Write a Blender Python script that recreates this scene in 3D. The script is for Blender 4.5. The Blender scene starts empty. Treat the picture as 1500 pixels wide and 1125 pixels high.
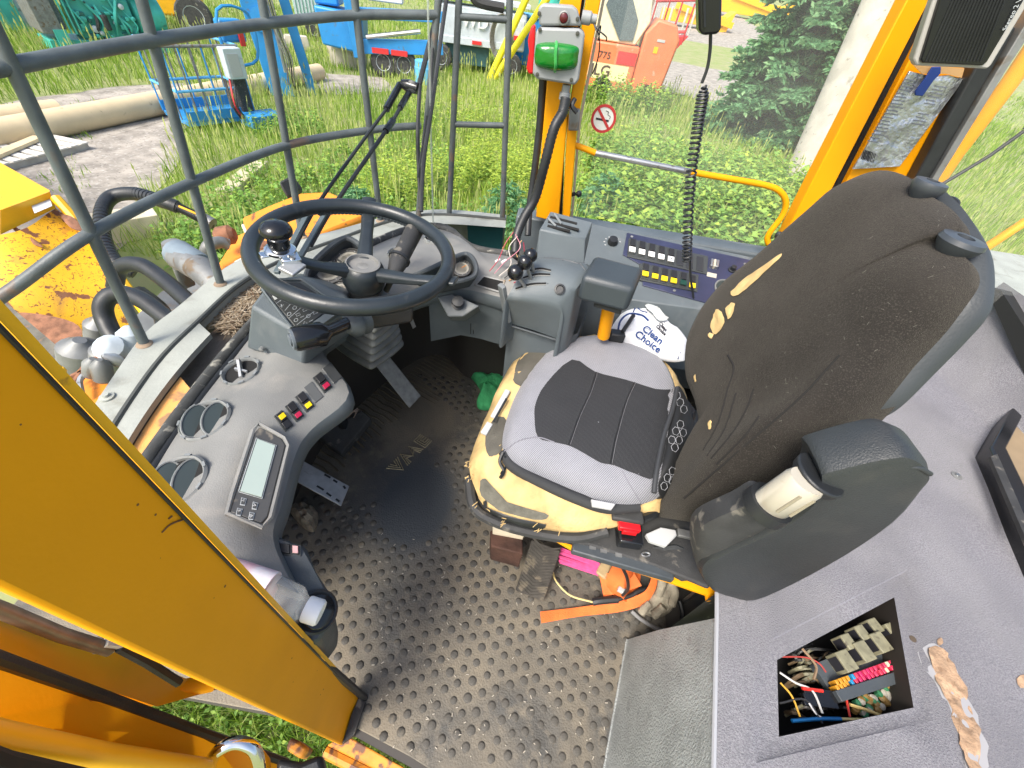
import bpy, bmesh, math, random
import numpy as np
from mathutils import Vector, Matrix, noise
random.seed(5); np.random.seed(5)
S = bpy.context.scene
COL = S.collection
# ---------------------------------------------------------------- camera
FPX, PITCH, ROLL, HCAM = 600.0, math.radians(44.5), math.radians(9.0), 1.25
R0 = Vector((1, 0, 0)); FW = Vector((0, math.cos(PITCH), -math.sin(PITCH))); U0 = Vector((0, math.sin(PITCH), math.cos(PITCH)))
RT = R0*math.cos(ROLL) + U0*math.sin(ROLL); UP = -R0*math.sin(ROLL) + U0*math.cos(ROLL)
CAM = Vector((0, 0, HCAM))
cd = bpy.data.cameras.new('camera'); cam = bpy.data.objects.new('camera', cd); COL.objects.link(cam)
cd.sensor_width = 36; cd.lens = FPX/1500*36; cd.clip_start = 0.02; cd.clip_end = 2000
m = Matrix((RT, UP, -FW)).transposed().to_4x4(); m.translation = CAM; cam.matrix_world = m
S.camera = cam
# ---------------------------------------------------------------- sky and sun
SUN_EL, SUN_AZ = math.radians(52), math.radians(215)     # azimuth measured like the sky texture
w = bpy.data.worlds.new('World'); S.world = w; w.use_nodes = True
nt = w.node_tree; bg = nt.nodes['Background']
sky = nt.nodes.new('ShaderNodeTexSky'); sky.sky_type = 'NISHITA'; sky.sun_disc = False
sky.sun_elevation = SUN_EL; sky.sun_rotation = SUN_AZ; sky.air_density = 1.0; sky.dust_density = 4.0; sky.ozone_density = 0.6
nt.links.new(sky.outputs[0], bg.inputs[0]); bg.inputs[1].default_value = 0.15
sd = bpy.data.lights.new('sun', 'SUN'); sd.energy = 2.4; sd.angle = math.radians(22); sd.color = (1, .95, .88)
sun = bpy.data.objects.new('sun', sd); COL.objects.link(sun)
sdir = Vector((math.sin(SUN_AZ)*math.cos(SUN_EL), math.cos(SUN_AZ)*math.cos(SUN_EL), math.sin(SUN_EL)))
sun.rotation_euler = sdir.to_track_quat('Z', 'Y').to_euler(); sun.location = (0, 0, 20)
S.view_settings.view_transform = 'Standard'; S.view_settings.look = 'None'
S.view_settings.exposure = 0.92; S.view_settings.gamma = 1
S.cycles.max_bounces = 6; S.cycles.transparent_max_bounces = 12

# ---------------------------------------------------------------- helpers: rays to places
def ray(x, y): return RT*((x-750)/FPX) - UP*((y-562.5)/FPX) + FW
def U(x, y, h):                                # on a level plane at height h
    d = ray(x, y); return CAM + d*((h-HCAM)/d.z)
def VX(x, y, v): d = ray(x, y); return CAM + d*(v/d.x)
def VY(x, y, v): d = ray(x, y); return CAM + d*(v/d.y)
def D(x, y, t): return CAM + ray(x, y)*t
def PN(x, y, p0, n):
    d = ray(x, y); return CAM + d*((p0-CAM).dot(n)/d.dot(n))
def UPR(x, y, b):                              # on the upright plane through b that faces the door
    n = Vector((b.x, b.y, 0)).normalized(); return PN(x, y, b, n)
def nrm(a, b, c): return (b-a).cross(c-a).normalized()
Z = Vector((0, 0, 1))

# ---------------------------------------------------------------- helpers: materials
MC = {}
def mat(name, col, rough=.6, metal=0., var=0., vscale=8., col2=None, bump=0., bscale=60., dirt=None, dirt_amt=0., dscale=5., spec=.5, alpha=1., trans=0., coat=0., dsharp=.08, tex=None):
    if name in MC: return MC[name]
    M = bpy.data.materials.new(name); M.use_nodes = True; MC[name] = M
    n = M.node_tree.nodes; L = M.node_tree.links; b = n['Principled BSDF']
    b.inputs['Roughness'].default_value = rough; b.inputs['Metallic'].default_value = metal
    b.inputs['Specular IOR Level'].default_value = spec; b.inputs['Alpha'].default_value = alpha
    b.inputs['Transmission Weight'].default_value = trans; b.inputs['Coat Weight'].default_value = coat
    c4 = (*col, 1); b.inputs['Base Color'].default_value = c4
    tc = n.new('ShaderNodeTexCoord'); src = tc.outputs['Object']; out = None
    def nz(scale, det=4, dist=0.):
        t = n.new('ShaderNodeTexNoise'); t.inputs['Scale'].default_value = scale; t.inputs['Detail'].default_value = det
        t.inputs['Distortion'].default_value = dist; L.new(src, t.inputs['Vector']); return t.outputs['Fac']
    def mix(f, a, c):
        x = n.new('ShaderNodeMix'); x.data_type = 'RGBA'; L.new(f, x.inputs[0])
        for i, v in ((6, a), (7, c)):
            if isinstance(v, tuple): x.inputs[i].default_value = v
            else: L.new(v, x.inputs[i])
        return x.outputs[2]
    def ramp(f, lo, hi):
        r = n.new('ShaderNodeMapRange'); r.clamp = True; r.inputs[1].default_value = lo; r.inputs[2].default_value = hi; L.new(f, r.inputs[0]); return r.outputs[0]
    if var or col2:
        c2 = (*col2, 1) if col2 else tuple(max(0, v*(1-var)) for v in col)+(1,)
        c1 = c4 if col2 else tuple(min(1, v*(1+var)) for v in col)+(1,)
        out = mix(ramp(nz(vscale, 6), .35, .65), c1, c2)
    if dirt:
        f = ramp(nz(dscale, 8, .4), .62-.3*dirt_amt, .62-.3*dirt_amt+dsharp)
        out = mix(f, out if out else c4, (*dirt, 1))
    if tex: out = tex(n, L, src, out if out else c4, mix, ramp, nz)
    if out: L.new(out, b.inputs['Base Color'])
    if bump:
        bp = n.new('ShaderNodeBump'); bp.inputs['Strength'].default_value = min(1, bump); bp.inputs['Distance'].default_value = .002*max(1, bump)
        L.new(nz(bscale, 5), bp.inputs['Height']); L.new(bp.outputs[0], b.inputs['Normal'])
    return M

# ---------------------------------------------------------------- helpers: mesh building
class MB:
    def __init__(s): s.v = []; s.f = []; s.smooth = 0
    def add(s, vs, fs):
        o = len(s.v); s.v += [Vector(p) for p in vs]; s.f += [tuple(i+o for i in f) for f in fs]; return s
    def quad(s, a, b, c, d): return s.add([a, b, c, d], [(0, 1, 2, 3)])
    def poly(s, ps): return s.add(ps, [tuple(range(len(ps)))])
    def prism(s, ps, vec):                     # outline swept along a vector
        n = len(ps); q = [p+vec for p in ps]
        return s.add(list(ps)+q, [tuple(range(n))[::-1], tuple(range(n, 2*n))]+[(i, (i+1) % n, n+(i+1) % n, n+i) for i in range(n)])
    def rings(s, rs, close=True, cap=True):    # loft through equal rings
        n = len(rs[0]); vs = [p for r in rs for p in r]; fs = []
        for k in range(len(rs)-1):
            for i in range(n if close else n-1):
                j = (i+1) % n; fs.append((k*n+i, k*n+j, (k+1)*n+j, (k+1)*n+i))
        if cap and close: fs += [tuple(range(n))[::-1], tuple(range((len(rs)-1)*n, len(rs)*n))]
        return s.add(vs, fs)
    def box(s, c, sx, sy, sz, ax=None):        # centred box; ax = (x, y, z) axes
        X, Y, Q = ax if ax else (Vector((1, 0, 0)), Vector((0, 1, 0)), Z); c = Vector(c)
        r = lambda k: [c+X*sx*a*.5+Y*sy*b*.5+Q*sz*k*.5 for a, b in ((-1, -1), (1, -1), (1, 1), (-1, 1))]
        return s.rings([r(-1), r(1)])
    def bar(s, a, b, w, h, up=Z):              # box along a segment
        a = Vector(a); b = Vector(b); d = (b-a); X = d.normalized(); Y = up.cross(X)
        if Y.length < 1e-4: Y = Vector((0, 1, 0)).cross(X)
        Y.normalize(); Q = X.cross(Y); return s.box((a+b)/2, d.length, w, h, (X, Y, Q))
    def tube(s, pts, r, n=10, closed=False, cap=True):
        pts = [Vector(p) for p in pts]; m_ = len(pts); rs = r if isinstance(r, (list, tuple)) else [r]*m_
        prev = None; R_ = []
        for i, p in enumerate(pts):
            if closed: t = pts[(i+1) % m_]-pts[i-1]
            else: t = pts[min(i+1, m_-1)]-pts[max(i-1, 0)]
            t.normalize()
            if prev is None:
                a = Z if abs(t.z) < .9 else Vector((1, 0, 0)); x = t.cross(a).normalized()
            else: x = (prev-t*prev.dot(t)).normalized()
            prev = x; y = t.cross(x)
            R_.append([p+(x*math.cos(k*2*math.pi/n)+y*math.sin(k*2*math.pi/n))*rs[i] for k in range(n)])
        if closed:
            vs = [p for q in R_ for p in q]; fs = []
            for k in range(m_):
                for i in range(n): j = (i+1) % n; k2 = (k+1) % m_; fs.append((k*n+i, k*n+j, k2*n+j, k2*n+i))
            return s.add(vs, fs)
        return s.rings(R_, True, cap)
    def lathe(s, c, ax, prof, n=20, ref=None):  # prof: (radius, height) along axis
        ax = Vector(ax).normalized(); a = Vector(ref) if ref else (Z if abs(ax.z) < .9 else Vector((1, 0, 0)))
        x = ax.cross(a).normalized(); y = ax.cross(x); c = Vector(c)
        rs = [[c+ax*h+(x*math.cos(k*2*math.pi/n)+y*math.sin(k*2*math.pi/n))*r for k in range(n)] for r, h in prof]
        return s.rings(rs)
    def pad(s, bd, N, h, depth=.02, ns=8, prof=2.4, extra=None, sub=4):  # inflated cushion over a closed outline
        b = smooth_closed(bd, sub); N = N.normalized(); c = sum(b, Vector())/len(b); rs = []
        rs.append([p-N*depth*1.0+(c-p)*.04 for p in b])
        for k in range(ns+1):
            t = 1-k/ns if k < ns else .001
            hh = h*(1-t**prof)**(1/2.0)
            rs.append([c+(p-c)*t+N*hh+(N*extra(c+(p-c)*t, t) if extra else Vector()) for p in b])
        return s.rings(rs)
def smooth_closed(p, sub=4):
    n = len(p); o = []
    for i in range(n):
        a, b, c, d = p[i-1], p[i], p[(i+1) % n], p[(i+2) % n]
        for k in range(sub):
            t = k/sub; o.append(.5*((2*b)+(c-a)*t+(2*a-5*b+4*c-d)*t*t+(3*b-a-3*c+d)*t**3))
    return o
def smooth_open(p, sub=5):
    p = [Vector(q) for q in p]; q = [2*p[0]-p[1]]+p+[2*p[-1]-p[-2]]; o = []
    for i in range(1, len(q)-2):
        a, b, c, d = q[i-1:i+3]
        for k in range(sub):
            t = k/sub; o.append(.5*((2*b)+(c-a)*t+(2*a-5*b+4*c-d)*t*t+(3*b-a-3*c+d)*t**3))
    return o+[p[-1]]
def mesh_from(mb, name, off, recalc=True):
    me = bpy.data.meshes.new(name); me.from_pydata([p-off for p in mb.v], [], mb.f)
    if recalc:
        bm = bmesh.new(); bm.from_mesh(me); bmesh.ops.recalc_face_normals(bm, faces=bm.faces); bm.to_mesh(me); bm.free()
    return me
def finish(me, M, ang):
    me.materials.append(M); me.shade_smooth()
    me.set_sharp_from_angle(angle=math.radians(ang))
def obj(name, mb, M, parent=None, bevel=0., ang=40, kind=None, seg=2, label=None):
    off = Vector(parent['_w']) if parent is not None else Vector()
    if parent is None and mb.v:
        xs = [p.x for p in mb.v]; ys = [p.y for p in mb.v]; zs = [p.z for p in mb.v]
        off = Vector(((min(xs)+max(xs))/2, (min(ys)+max(ys))/2, min(zs)))
    me = mesh_from(mb, name, off); finish(me, M, ang)
    o = bpy.data.objects.new(name, me); COL.objects.link(o)
    if parent is not None: o.parent = parent; o['_w'] = parent['_w']
    else: o.location = off; o['_w'] = tuple(off)
    if bevel:
        b = o.modifiers.new('bevel', 'BEVEL'); b.width = bevel; b.segments = seg; b.limit_method = 'ANGLE'; b.angle_limit = math.radians(35); b.harden_normals = False
    if kind: o['kind'] = kind
    if label: o['label'] = label
    return o
def tag(o, label=None, cat=None, group=None, kind=None):
    if label: o['label'] = label
    if cat: o['category'] = cat
    if group: o['group'] = group
    if kind: o['kind'] = kind
    return o
def thing(name, label, cat, loc, group=None):
    o = bpy.data.objects.new(name, None); COL.objects.link(o); o.location = loc; o['_w'] = tuple(loc); o.empty_display_size = .05
    return tag(o, label, cat, group)
def clone(o, parent=None, loc=None, rot=None):
    c = o.copy(); COL.objects.link(c)
    if parent is not None: c.parent = parent
    if loc is not None: c.location = loc
    if rot is not None: c.rotation_euler = rot
    for ch in o.children: clone(ch, c)
    return c
def text(name, s, p, xd, N, size, M, parent, depth=.0004, font_sx=1., bold=0.):
    cu = bpy.data.curves.new(name, 'FONT'); cu.body = s; cu.size = size; cu.extrude = depth; cu.offset = bold; cu.align_x = 'CENTER'; cu.align_y = 'CENTER'; cu.resolution_u = 3
    t = bpy.data.objects.new('tmp', cu); COL.objects.link(t)
    dg = bpy.context.evaluated_depsgraph_get(); me = bpy.data.meshes.new_from_object(t.evaluated_get(dg)); bpy.data.objects.remove(t)
    xd = (xd-N*xd.dot(N)).normalized(); yd = N.cross(xd)
    off = Vector(parent['_w'])
    for v in me.vertices: q = v.co.copy(); v.co = p+xd*q.x*font_sx+yd*q.y+N*(q.z+.0006)-off
    me.materials.clear(); me.materials.append(M); me.name = name
    o = bpy.data.objects.new(name, me); COL.objects.link(o); o.parent = parent; o['_w'] = parent['_w']; return o
def fix(o):
    return o
# ================================================================= materials
GZ = -2.0
YEL = mat('yellow_paint', (.80, .33, .001), .5, spec=.25, var=.05, vscale=6, bump=.08, bscale=200, dirt=(.30, .12, .02), dirt_amt=-.35, dscale=26, dsharp=.03)
YEL2 = mat('yellow_paint_bright', (.88, .45, .01), .4, var=.06, vscale=7, dirt=(.25, .11, .03), dirt_amt=-.25, dscale=16, dsharp=.03)
RUSTY = mat('chipped_yellow', (.80, .42, .012), .5, var=.08, vscale=3, dirt=(.20, .075, .03), dirt_amt=.06, dscale=9, dsharp=.03, bump=.5, bscale=40,
            tex=lambda n, L, src, base, mix, ramp, nz: mix(ramp(nz(30, 8, 1.5), .60, .63), mix(ramp(nz(2.2, 6, .6), .56, .70), base, (.25, .12, .06, 1)), (.16, .06, .02, 1)))
ORG = mat('orange_paint', (.80, .27, .02), .5, var=.1, vscale=5, dirt=(.22, .09, .04), dirt_amt=.0, dscale=12)
GREY = mat('grey_moulding', (.17, .185, .19), .52, var=.1, vscale=14, bump=.35, bscale=500, dirt=(.26, .24, .20), dirt_amt=.12, dscale=7, dsharp=.25)
DUST = mat('dusty_grey_moulding', (.235, .235, .22), .65, col2=(.15, .152, .148), vscale=5, bump=.3, bscale=450, dirt=(.34, .315, .27), dirt_amt=.2, dscale=11, dsharp=.35)
BLUEG = mat('blue_grey_moulding', (.098, .118, .128), .5, var=.08, vscale=12, bump=.3, bscale=500, dirt=(.2, .21, .21), dirt_amt=.05, dscale=9, dsharp=.3)
DGREY = mat('dark_grey_moulding', (.055, .065, .072), .5, var=.15, vscale=15, bump=.3, bscale=400, dirt=(.12, .12, .115), dirt_amt=.0, dscale=12, dsharp=.2)
BLK = mat('black_rubber', (.018, .02, .022), .45, var=.2, vscale=20, bump=.2, bscale=300)
BLKD = mat('dusty_black_rubber', (.035, .036, .036), .7, var=.2, vscale=20, bump=.4, bscale=300, dirt=(.14, .13, .11), dirt_amt=.1, dscale=30)
GLOSSB = mat('glossy_black_plastic', (.010, .011, .013), .16, bump=.05, bscale=60)
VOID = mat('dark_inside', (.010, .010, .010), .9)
STEEL = mat('bright_steel', (.55, .55, .53), .3, metal=.9, var=.1, dirt=(.2, .17, .12), dirt_amt=0., dscale=30)
ALU = mat('worn_aluminium', (.45, .46, .46), .45, metal=.6, var=.15, vscale=30, dirt=(.16, .14, .12), dirt_amt=.05, dscale=25)
GALV = mat('dull_metal', (.22, .225, .22), .55, metal=.4, var=.2, vscale=12, dirt=(.16, .12, .08), dirt_amt=.15, dscale=14)
BARM = mat('cage_paint', (.095, .112, .115), .48, var=.2, vscale=18, bump=.3, bscale=160, dirt=(.16, .11, .08), dirt_amt=.02, dscale=16, dsharp=.1)
PLATE = mat('pale_fender_paint', (.33, .345, .31), .7, var=.1, vscale=8, bump=.4, bscale=120, dirt=(.17, .165, .13), dirt_amt=.2, dscale=12, dsharp=.2)
WHITE = mat('white_plastic', (.78, .78, .76), .45, var=.03)
CREAM = mat('cream_plastic', (.46, .43, .35), .4, var=.08, dirt=(.35, .29, .2), dirt_amt=.05, dscale=25, dsharp=.2)
FOAM = mat('yellow_foam', (.62, .44, .19), .9, var=.2, vscale=16, bump=.9, bscale=180, dirt=(.33, .21, .09), dirt_amt=.25, dscale=17, dsharp=.3)
def sheen(M, w_, c=(.5, .47, .4)):
    b = M.node_tree.nodes['Principled BSDF']; b.inputs['Sheen Weight'].default_value = w_; b.inputs['Sheen Tint'].default_value = (*c, 1); b.inputs['Sheen Roughness'].default_value = .35
def speck(c2, sc, lo, hi):
    def f(n, L, src, base, mix, ramp, nz): return mix(ramp(nz(sc, 2), lo, hi), base, (*c2, 1))
    return f
FAB = mat('worn_velour', (.030, .027, .024), .92, var=.25, vscale=7, bump=1.2, bscale=700, tex=speck((.058, .054, .045), 520, .52, .72), spec=.15)
FABE = mat('worn_velour_edge', (.040, .037, .032), .92, var=.25, vscale=9, bump=1.2, bscale=700, tex=speck((.16, .15, .11), 420, .54, .68), spec=.15)
sheen(FAB, .26); FABG = mat('grey_velour', (.10, .095, .08), .92, var=.2, vscale=12, bump=1., bscale=500, spec=.15)
def weave(sx, c2, amt, ang=.7, tilt=(0, 0)):
    def f(n, L, src, base, mix, ramp, nz):
        mp = n.new('ShaderNodeMapping'); mp.inputs['Rotation'].default_value = (0, 0, ang); L.new(src, mp.inputs[0])
        w_ = n.new('ShaderNodeTexWave'); w_.inputs['Scale'].default_value = sx; w_.inputs['Distortion'].default_value = 1.2; w_.inputs['Detail'].default_value = 2; w_.inputs['Detail Scale'].default_value = 3
        L.new(mp.outputs[0], w_.inputs[0]); r = ramp(w_.outputs['Fac'], .3, .3+amt); return mix(r, base, (*c2, 1))
    return f
PADG = mat('pale_grey_mesh_cloth', (.17, .175, .195), .85, var=.08, vscale=20, bump=.8, bscale=600, tex=weave(95, (.34, .345, .375), .6), spec=.2)
PADB = mat('black_mesh_cloth', (.014, .015, .017), .75, var=.1, bump=.8, bscale=600, tex=weave(120, (.05, .052, .056), .6, .2), spec=.3)
CARP = mat('grey_carpet', (.215, .213, .225), .95, var=.18, vscale=5, bump=1.2, bscale=420, tex=lambda n, L, src, base, mix, ramp, nz: mix(ramp(nz(330, 3), .38, .62), base, mix(ramp(nz(2.6, 4, .8), .45, .62), (.15, .15, .165, 1), (.195, .195, .20, 1))), dirt=(.12, .11, .105), dirt_amt=.0, dscale=2.2, dsharp=.3, spec=.1)
sheen(PADG, .2, (1, 1, 1)); sheen(CARP, .25, (.8, .8, 1))
VINYL = mat('grained_vinyl', (.30, .32, .315), .42, var=.15, vscale=10, bump=1.5, bscale=240, dirt=(.20, .215, .21), dirt_amt=.2, dscale=35, dsharp=.2)
WOOD = mat('grey_wood', (.42, .40, .36), .8, var=.15, vscale=6, bump=.6, bscale=40)
RED = mat('red_plastic', (.65, .01, .015), .3)
LABEL = mat('label_white', (.44, .45, .45), .6)
ICON = mat('icon_grey', (.42, .45, .46), .6)
INK = mat('print_black', (.015, .015, .02), .6)
def glass(name, tint, fac, rough=.05):
    M = bpy.data.materials.new(name); M.use_nodes = True; n = M.node_tree.nodes; L = M.node_tree.links; n.clear()
    o = n.new('ShaderNodeOutputMaterial'); t = n.new('ShaderNodeBsdfTransparent'); t.inputs[0].default_value = (*tint, 1)
    d = n.new('ShaderNodeBsdfDiffuse'); d.inputs[0].default_value = (.8, .82, .8, 1); g = n.new('ShaderNodeBsdfGlossy'); g.inputs['Roughness'].default_value = rough
    tc = n.new('ShaderNodeTexCoord'); nz = n.new('ShaderNodeTexNoise'); nz.inputs['Scale'].default_value = 3.; nz.inputs['Detail'].default_value = 8; L.new(tc.outputs['Object'], nz.inputs['Vector'])
    r = n.new('ShaderNodeMapRange'); r.inputs[1].default_value = .3; r.inputs[2].default_value = .75; r.inputs[3].default_value = fac*.5; r.inputs[4].default_value = fac*1.6; L.new(nz.outputs['Fac'], r.inputs[0])
    m1 = n.new('ShaderNodeMixShader'); L.new(r.outputs[0], m1.inputs[0]); L.new(t.outputs[0], m1.inputs[1]); L.new(d.outputs[0], m1.inputs[2])
    fr = n.new('ShaderNodeFresnel'); fr.inputs[0].default_value = 1.03; m2 = n.new('ShaderNodeMixShader'); L.new(fr.outputs[0], m2.inputs[0]); L.new(m1.outputs[0], m2.inputs[1]); L.new(g.outputs[0], m2.inputs[2])
    L.new(m2.outputs[0], o.inputs[0]); return M
GLS = glass('dusty_window_glass', (.97, .99, .975), .075)
GLC = glass('clear_screen_glass', (.985, .995, .99), .015)

# ================================================================= ground, yard, road
def gz(x, y):
    r = math.hypot(x, y); return GZ+(max(0, r-45)*.055 if r < 400 else 19.5)
def sheet(name, M, dz, rads, nth=96):
    mb = MB(); vs = [(0, 0, GZ+dz)]; fs = []
    for r in rads:
        for k in range(nth): a = 2*math.pi*k/nth; vs.append((r*math.cos(a), r*math.sin(a), gz(r*math.cos(a), r*math.sin(a))+dz))
    for k in range(nth): fs.append((0, 1+k, 1+(k+1) % nth))
    for q in range(len(rads)-1):
        for k in range(nth): fs.append((1+q*nth+k, 1+(q+1)*nth+k, 1+(q+1)*nth+(k+1) % nth, 1+q*nth+(k+1) % nth))
    mb.add(vs, fs); return obj(name, mb, M, kind='structure')
SOIL = mat('grassy_soil', (.22, .28, .08), .95, col2=(.30, .30, .14), vscale=1.2, bump=1, bscale=9, dirt=(.30, .28, .20), dirt_amt=0, dscale=.8)
sheet('ground', SOIL, 0, [3, 8, 20, 40, 60, 90, 150, 300, 500, 900])
GRAV = mat('yard_gravel', (.31, .28, .24), .95, var=.3, vscale=2.5, bump=2, bscale=30, dirt=(.15, .13, .11), dirt_amt=.08, dscale=16, dsharp=.08,
           tex=lambda n, L, src, base, mix, ramp, nz: mix(ramp(nz(14, 3), .55, .75), base, (.46, .44, .40, 1)))
def inpoly(x, y, P):
    c = np.zeros(np.shape(x), bool); n = len(P)
    for i in range(n):
        x1, y1 = P[i]; x2, y2 = P[(i+1) % n]
        with np.errstate(divide='ignore', invalid='ignore'):
            c ^= ((y1 > y) != (y2 > y)) & (x < (x2-x1)*(y-y1)/(y2-y1+1e-9)+x1)
    return c
YARD = [(U(a_, b_, GZ).x, U(a_, b_, GZ).y) for a_, b_ in [(-500, 215), (-150, 172), (0, 152), (130, 132), (262, 122), (300, 152), (262, 205), (238, 270), (205, 320), (120, 420), (-200, 600), (-700, 600)]]
PATCH = [(-9.2, 17.5), (-6.6, 18.6), (-5.3, 16.6), (-7.0, 14.8), (-8.6, 15.6)]
ROAD = [(4, 27), (8, 24), (12.5, 26), (15.5, 34), (24, 60), (30, 120), (12, 120), (9, 62), (5, 40)]
def flat(name, P, M, dz, wob=.35):
    rp = []
    for i in range(len(P)):
        a = Vector((*P[i], 0)); b = Vector((*P[(i+1) % len(P)], 0))
        for k in range(8):
            q = a.lerp(b, k/8); q += Vector((noise.noise(q*.9)*wob, noise.noise(q*.9+Vector((7, 3, 1)))*wob, 0)); rp.append((q.x, q.y))
    mb = MB(); c = Vector((sum(p[0] for p in rp)/len(rp), sum(p[1] for p in rp)/len(rp), 0)); n_ = len(rp); rings = []
    for t in (1, .8, .6, .4, .2, .02): rings.append([Vector((c.x+(p[0]-c.x)*t, c.y+(p[1]-c.y)*t, gz(c.x+(p[0]-c.x)*t, c.y+(p[1]-c.y)*t)+dz)) for p in rp])
    vs = [p for r in rings for p in r]; fs = [(k*n_+i, k*n_+(i+1) % n_, (k+1)*n_+(i+1) % n_, (k+1)*n_+i) for k in range(5) for i in range(n_)]+[tuple(range(5*n_, 6*n_))]
    mb.add(vs, fs); obj(name, mb, M, kind='structure'); return rp
YP = flat('gravel_yard', YARD, GRAV, .012); PP = flat('gravel_path', PATCH, GRAV, .016); RP = flat('gravel_road', ROAD, GRAV, .05, .8)

# ================================================================= grass and weeds (numpy)
def leafmat(name, c1, c2, c3):
    M = bpy.data.materials.new(name); M.use_nodes = True; n = M.node_tree.nodes; L = M.node_tree.links; b = n['Principled BSDF']
    a = n.new('ShaderNodeAttribute'); a.attribute_name = 'tone'; r = n.new('ShaderNodeValToRGB'); L.new(a.outputs['Fac'], r.inputs[0])
    e = r.color_ramp.elements; e[0].color = (*c1, 1); e[1].color = (*c3, 1); x = e.new(.55); x.color = (*c2, 1)
    L.new(r.outputs[0], b.inputs['Base Color']); b.inputs['Roughness'].default_value = .6; b.inputs['Specular IOR Level'].default_value = .25
    t = n.new('ShaderNodeBsdfTranslucent'); L.new(r.outputs[0], t.inputs[0]); mx = n.new('ShaderNodeMixShader'); mx.inputs[0].default_value = .35
    L.new(b.outputs[0], mx.inputs[1]); L.new(t.outputs[0], mx.inputs[2]); L.new(mx.outputs[0], n['Material Output'].inputs[0]); return M
def soup(name, V, F, tone, M, loc=(0, 0, 0)):       # V (n,k,3) polygons of k corners
    n, k, _ = V.shape; me = bpy.data.meshes.new(name); me.vertices.add(n*k); me.vertices.foreach_set('co', (V.reshape(-1, 3)-np.array(loc)).astype(np.float32).ravel())
    me.loops.add(n*k); me.loops.foreach_set('vertex_index', np.arange(n*k, dtype=np.int32)); me.polygons.add(n)
    me.polygons.foreach_set('loop_start', np.arange(0, n*k, k, dtype=np.int32))
    me.update(calc_edges=True); at = me.attributes.new('tone', 'FLOAT', 'POINT'); at.data.foreach_set('value', np.repeat(tone, k).astype(np.float32)); me.materials.append(M)
    o = bpy.data.objects.new(name, me); COL.objects.link(o); o.location = loc; o['_w'] = tuple(loc); return o
rng = np.random.default_rng(3)
GRASSM = leafmat('grass_blades', (.09, .19, .02), (.28, .43, .05), (.58, .58, .24))
WEEDM = leafmat('broad_leaves', (.09, .20, .04), (.24, .43, .09), (.48, .58, .09))
FIRM = leafmat('needles', (.05, .15, .06), (.15, .34, .15), (.38, .56, .28))
def nfield(x, y, s, o=0):
    return np.sin(x*s+1.3+o)*np.cos(y*s*1.1-.7+o)+.5*np.sin(x*s*2.3+y*s*1.7+o*2)+.3*np.cos(x*s*4.1-y*s*3.7+o)
def scatter(n, r0, r1, a0, a1, pw=1.0):
    u = rng.random(n); r = (r0**pw+(r1**pw-r0**pw)*u)**(1/pw); a = rng.uniform(a0, a1, n); return r*np.sin(a), r*np.cos(a), r
def outside(x, y):
    k = ~inpoly(x, y, YP) & ~inpoly(x, y, RP) & ~inpoly(x, y, PP)
    k &= ~((x > -6.2) & (x < 3) & (y < 4.6) & (x < -1.1-0*y)) | (rng.random(x.shape) < .0)
    return k
def blades(name, label, x, y, r, hmin, hmax, wk, M):
    n = len(x); h = rng.uniform(hmin, hmax, n)*(1+.25*nfield(x, y, .8)); w_ = (.0045+.0011*r)*wk*rng.uniform(.6, 1.3, n)
    z0 = GZ+np.maximum(0, r-45)*.055; a = rng.uniform(0, 2*np.pi, n); ln = rng.uniform(.05, .55, n)*h; la = rng.uniform(0, 2*np.pi, n)
    sx, sy = np.cos(a)*w_/2, np.sin(a)*w_/2; lx, ly = np.cos(la)*ln, np.sin(la)*ln
    B0 = np.stack([x-sx, y-sy, z0], 1); B1 = np.stack([x+sx, y+sy, z0], 1)
    m0 = np.stack([x+lx*.35-sx*.8, y+ly*.35-sy*.8, z0+h*.6], 1); m1 = np.stack([x+lx*.35+sx*.8, y+ly*.35+sy*.8, z0+h*.6], 1)
    T = np.stack([x+lx, y+ly, z0+h], 1); T2 = np.stack([x+lx+sx*.15, y+ly+sy*.15, z0+h*1.0], 1)
    V = np.concatenate([np.stack([B0, B1, m1, m0], 1), np.stack([m0, m1, T2, T], 1)])
    tone = np.clip(.5+.16*nfield(x, y, .55, 2)+rng.normal(0, .2, n), 0, 1); o = soup(name, V, None, np.concatenate([tone, tone]), M)
    return tag(o, label, 'grass', kind='stuff')
x, y, r = scatter(210000, 3.2, 60, math.radians(-88), math.radians(70), .55); k = outside(x, y); k &= (y > 1.2)
blades('meadow_grass', 'long bright green grass growing all round the yard machines', x[k], y[k], r[k], .14, .42, 1., GRASSM)
x, y, r = scatter(9000, 6, 30, math.radians(-60), math.radians(60), .7); k = outside(x, y) & (nfield(x, y, .9, 1) > -.2)
n = k.sum()
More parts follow.
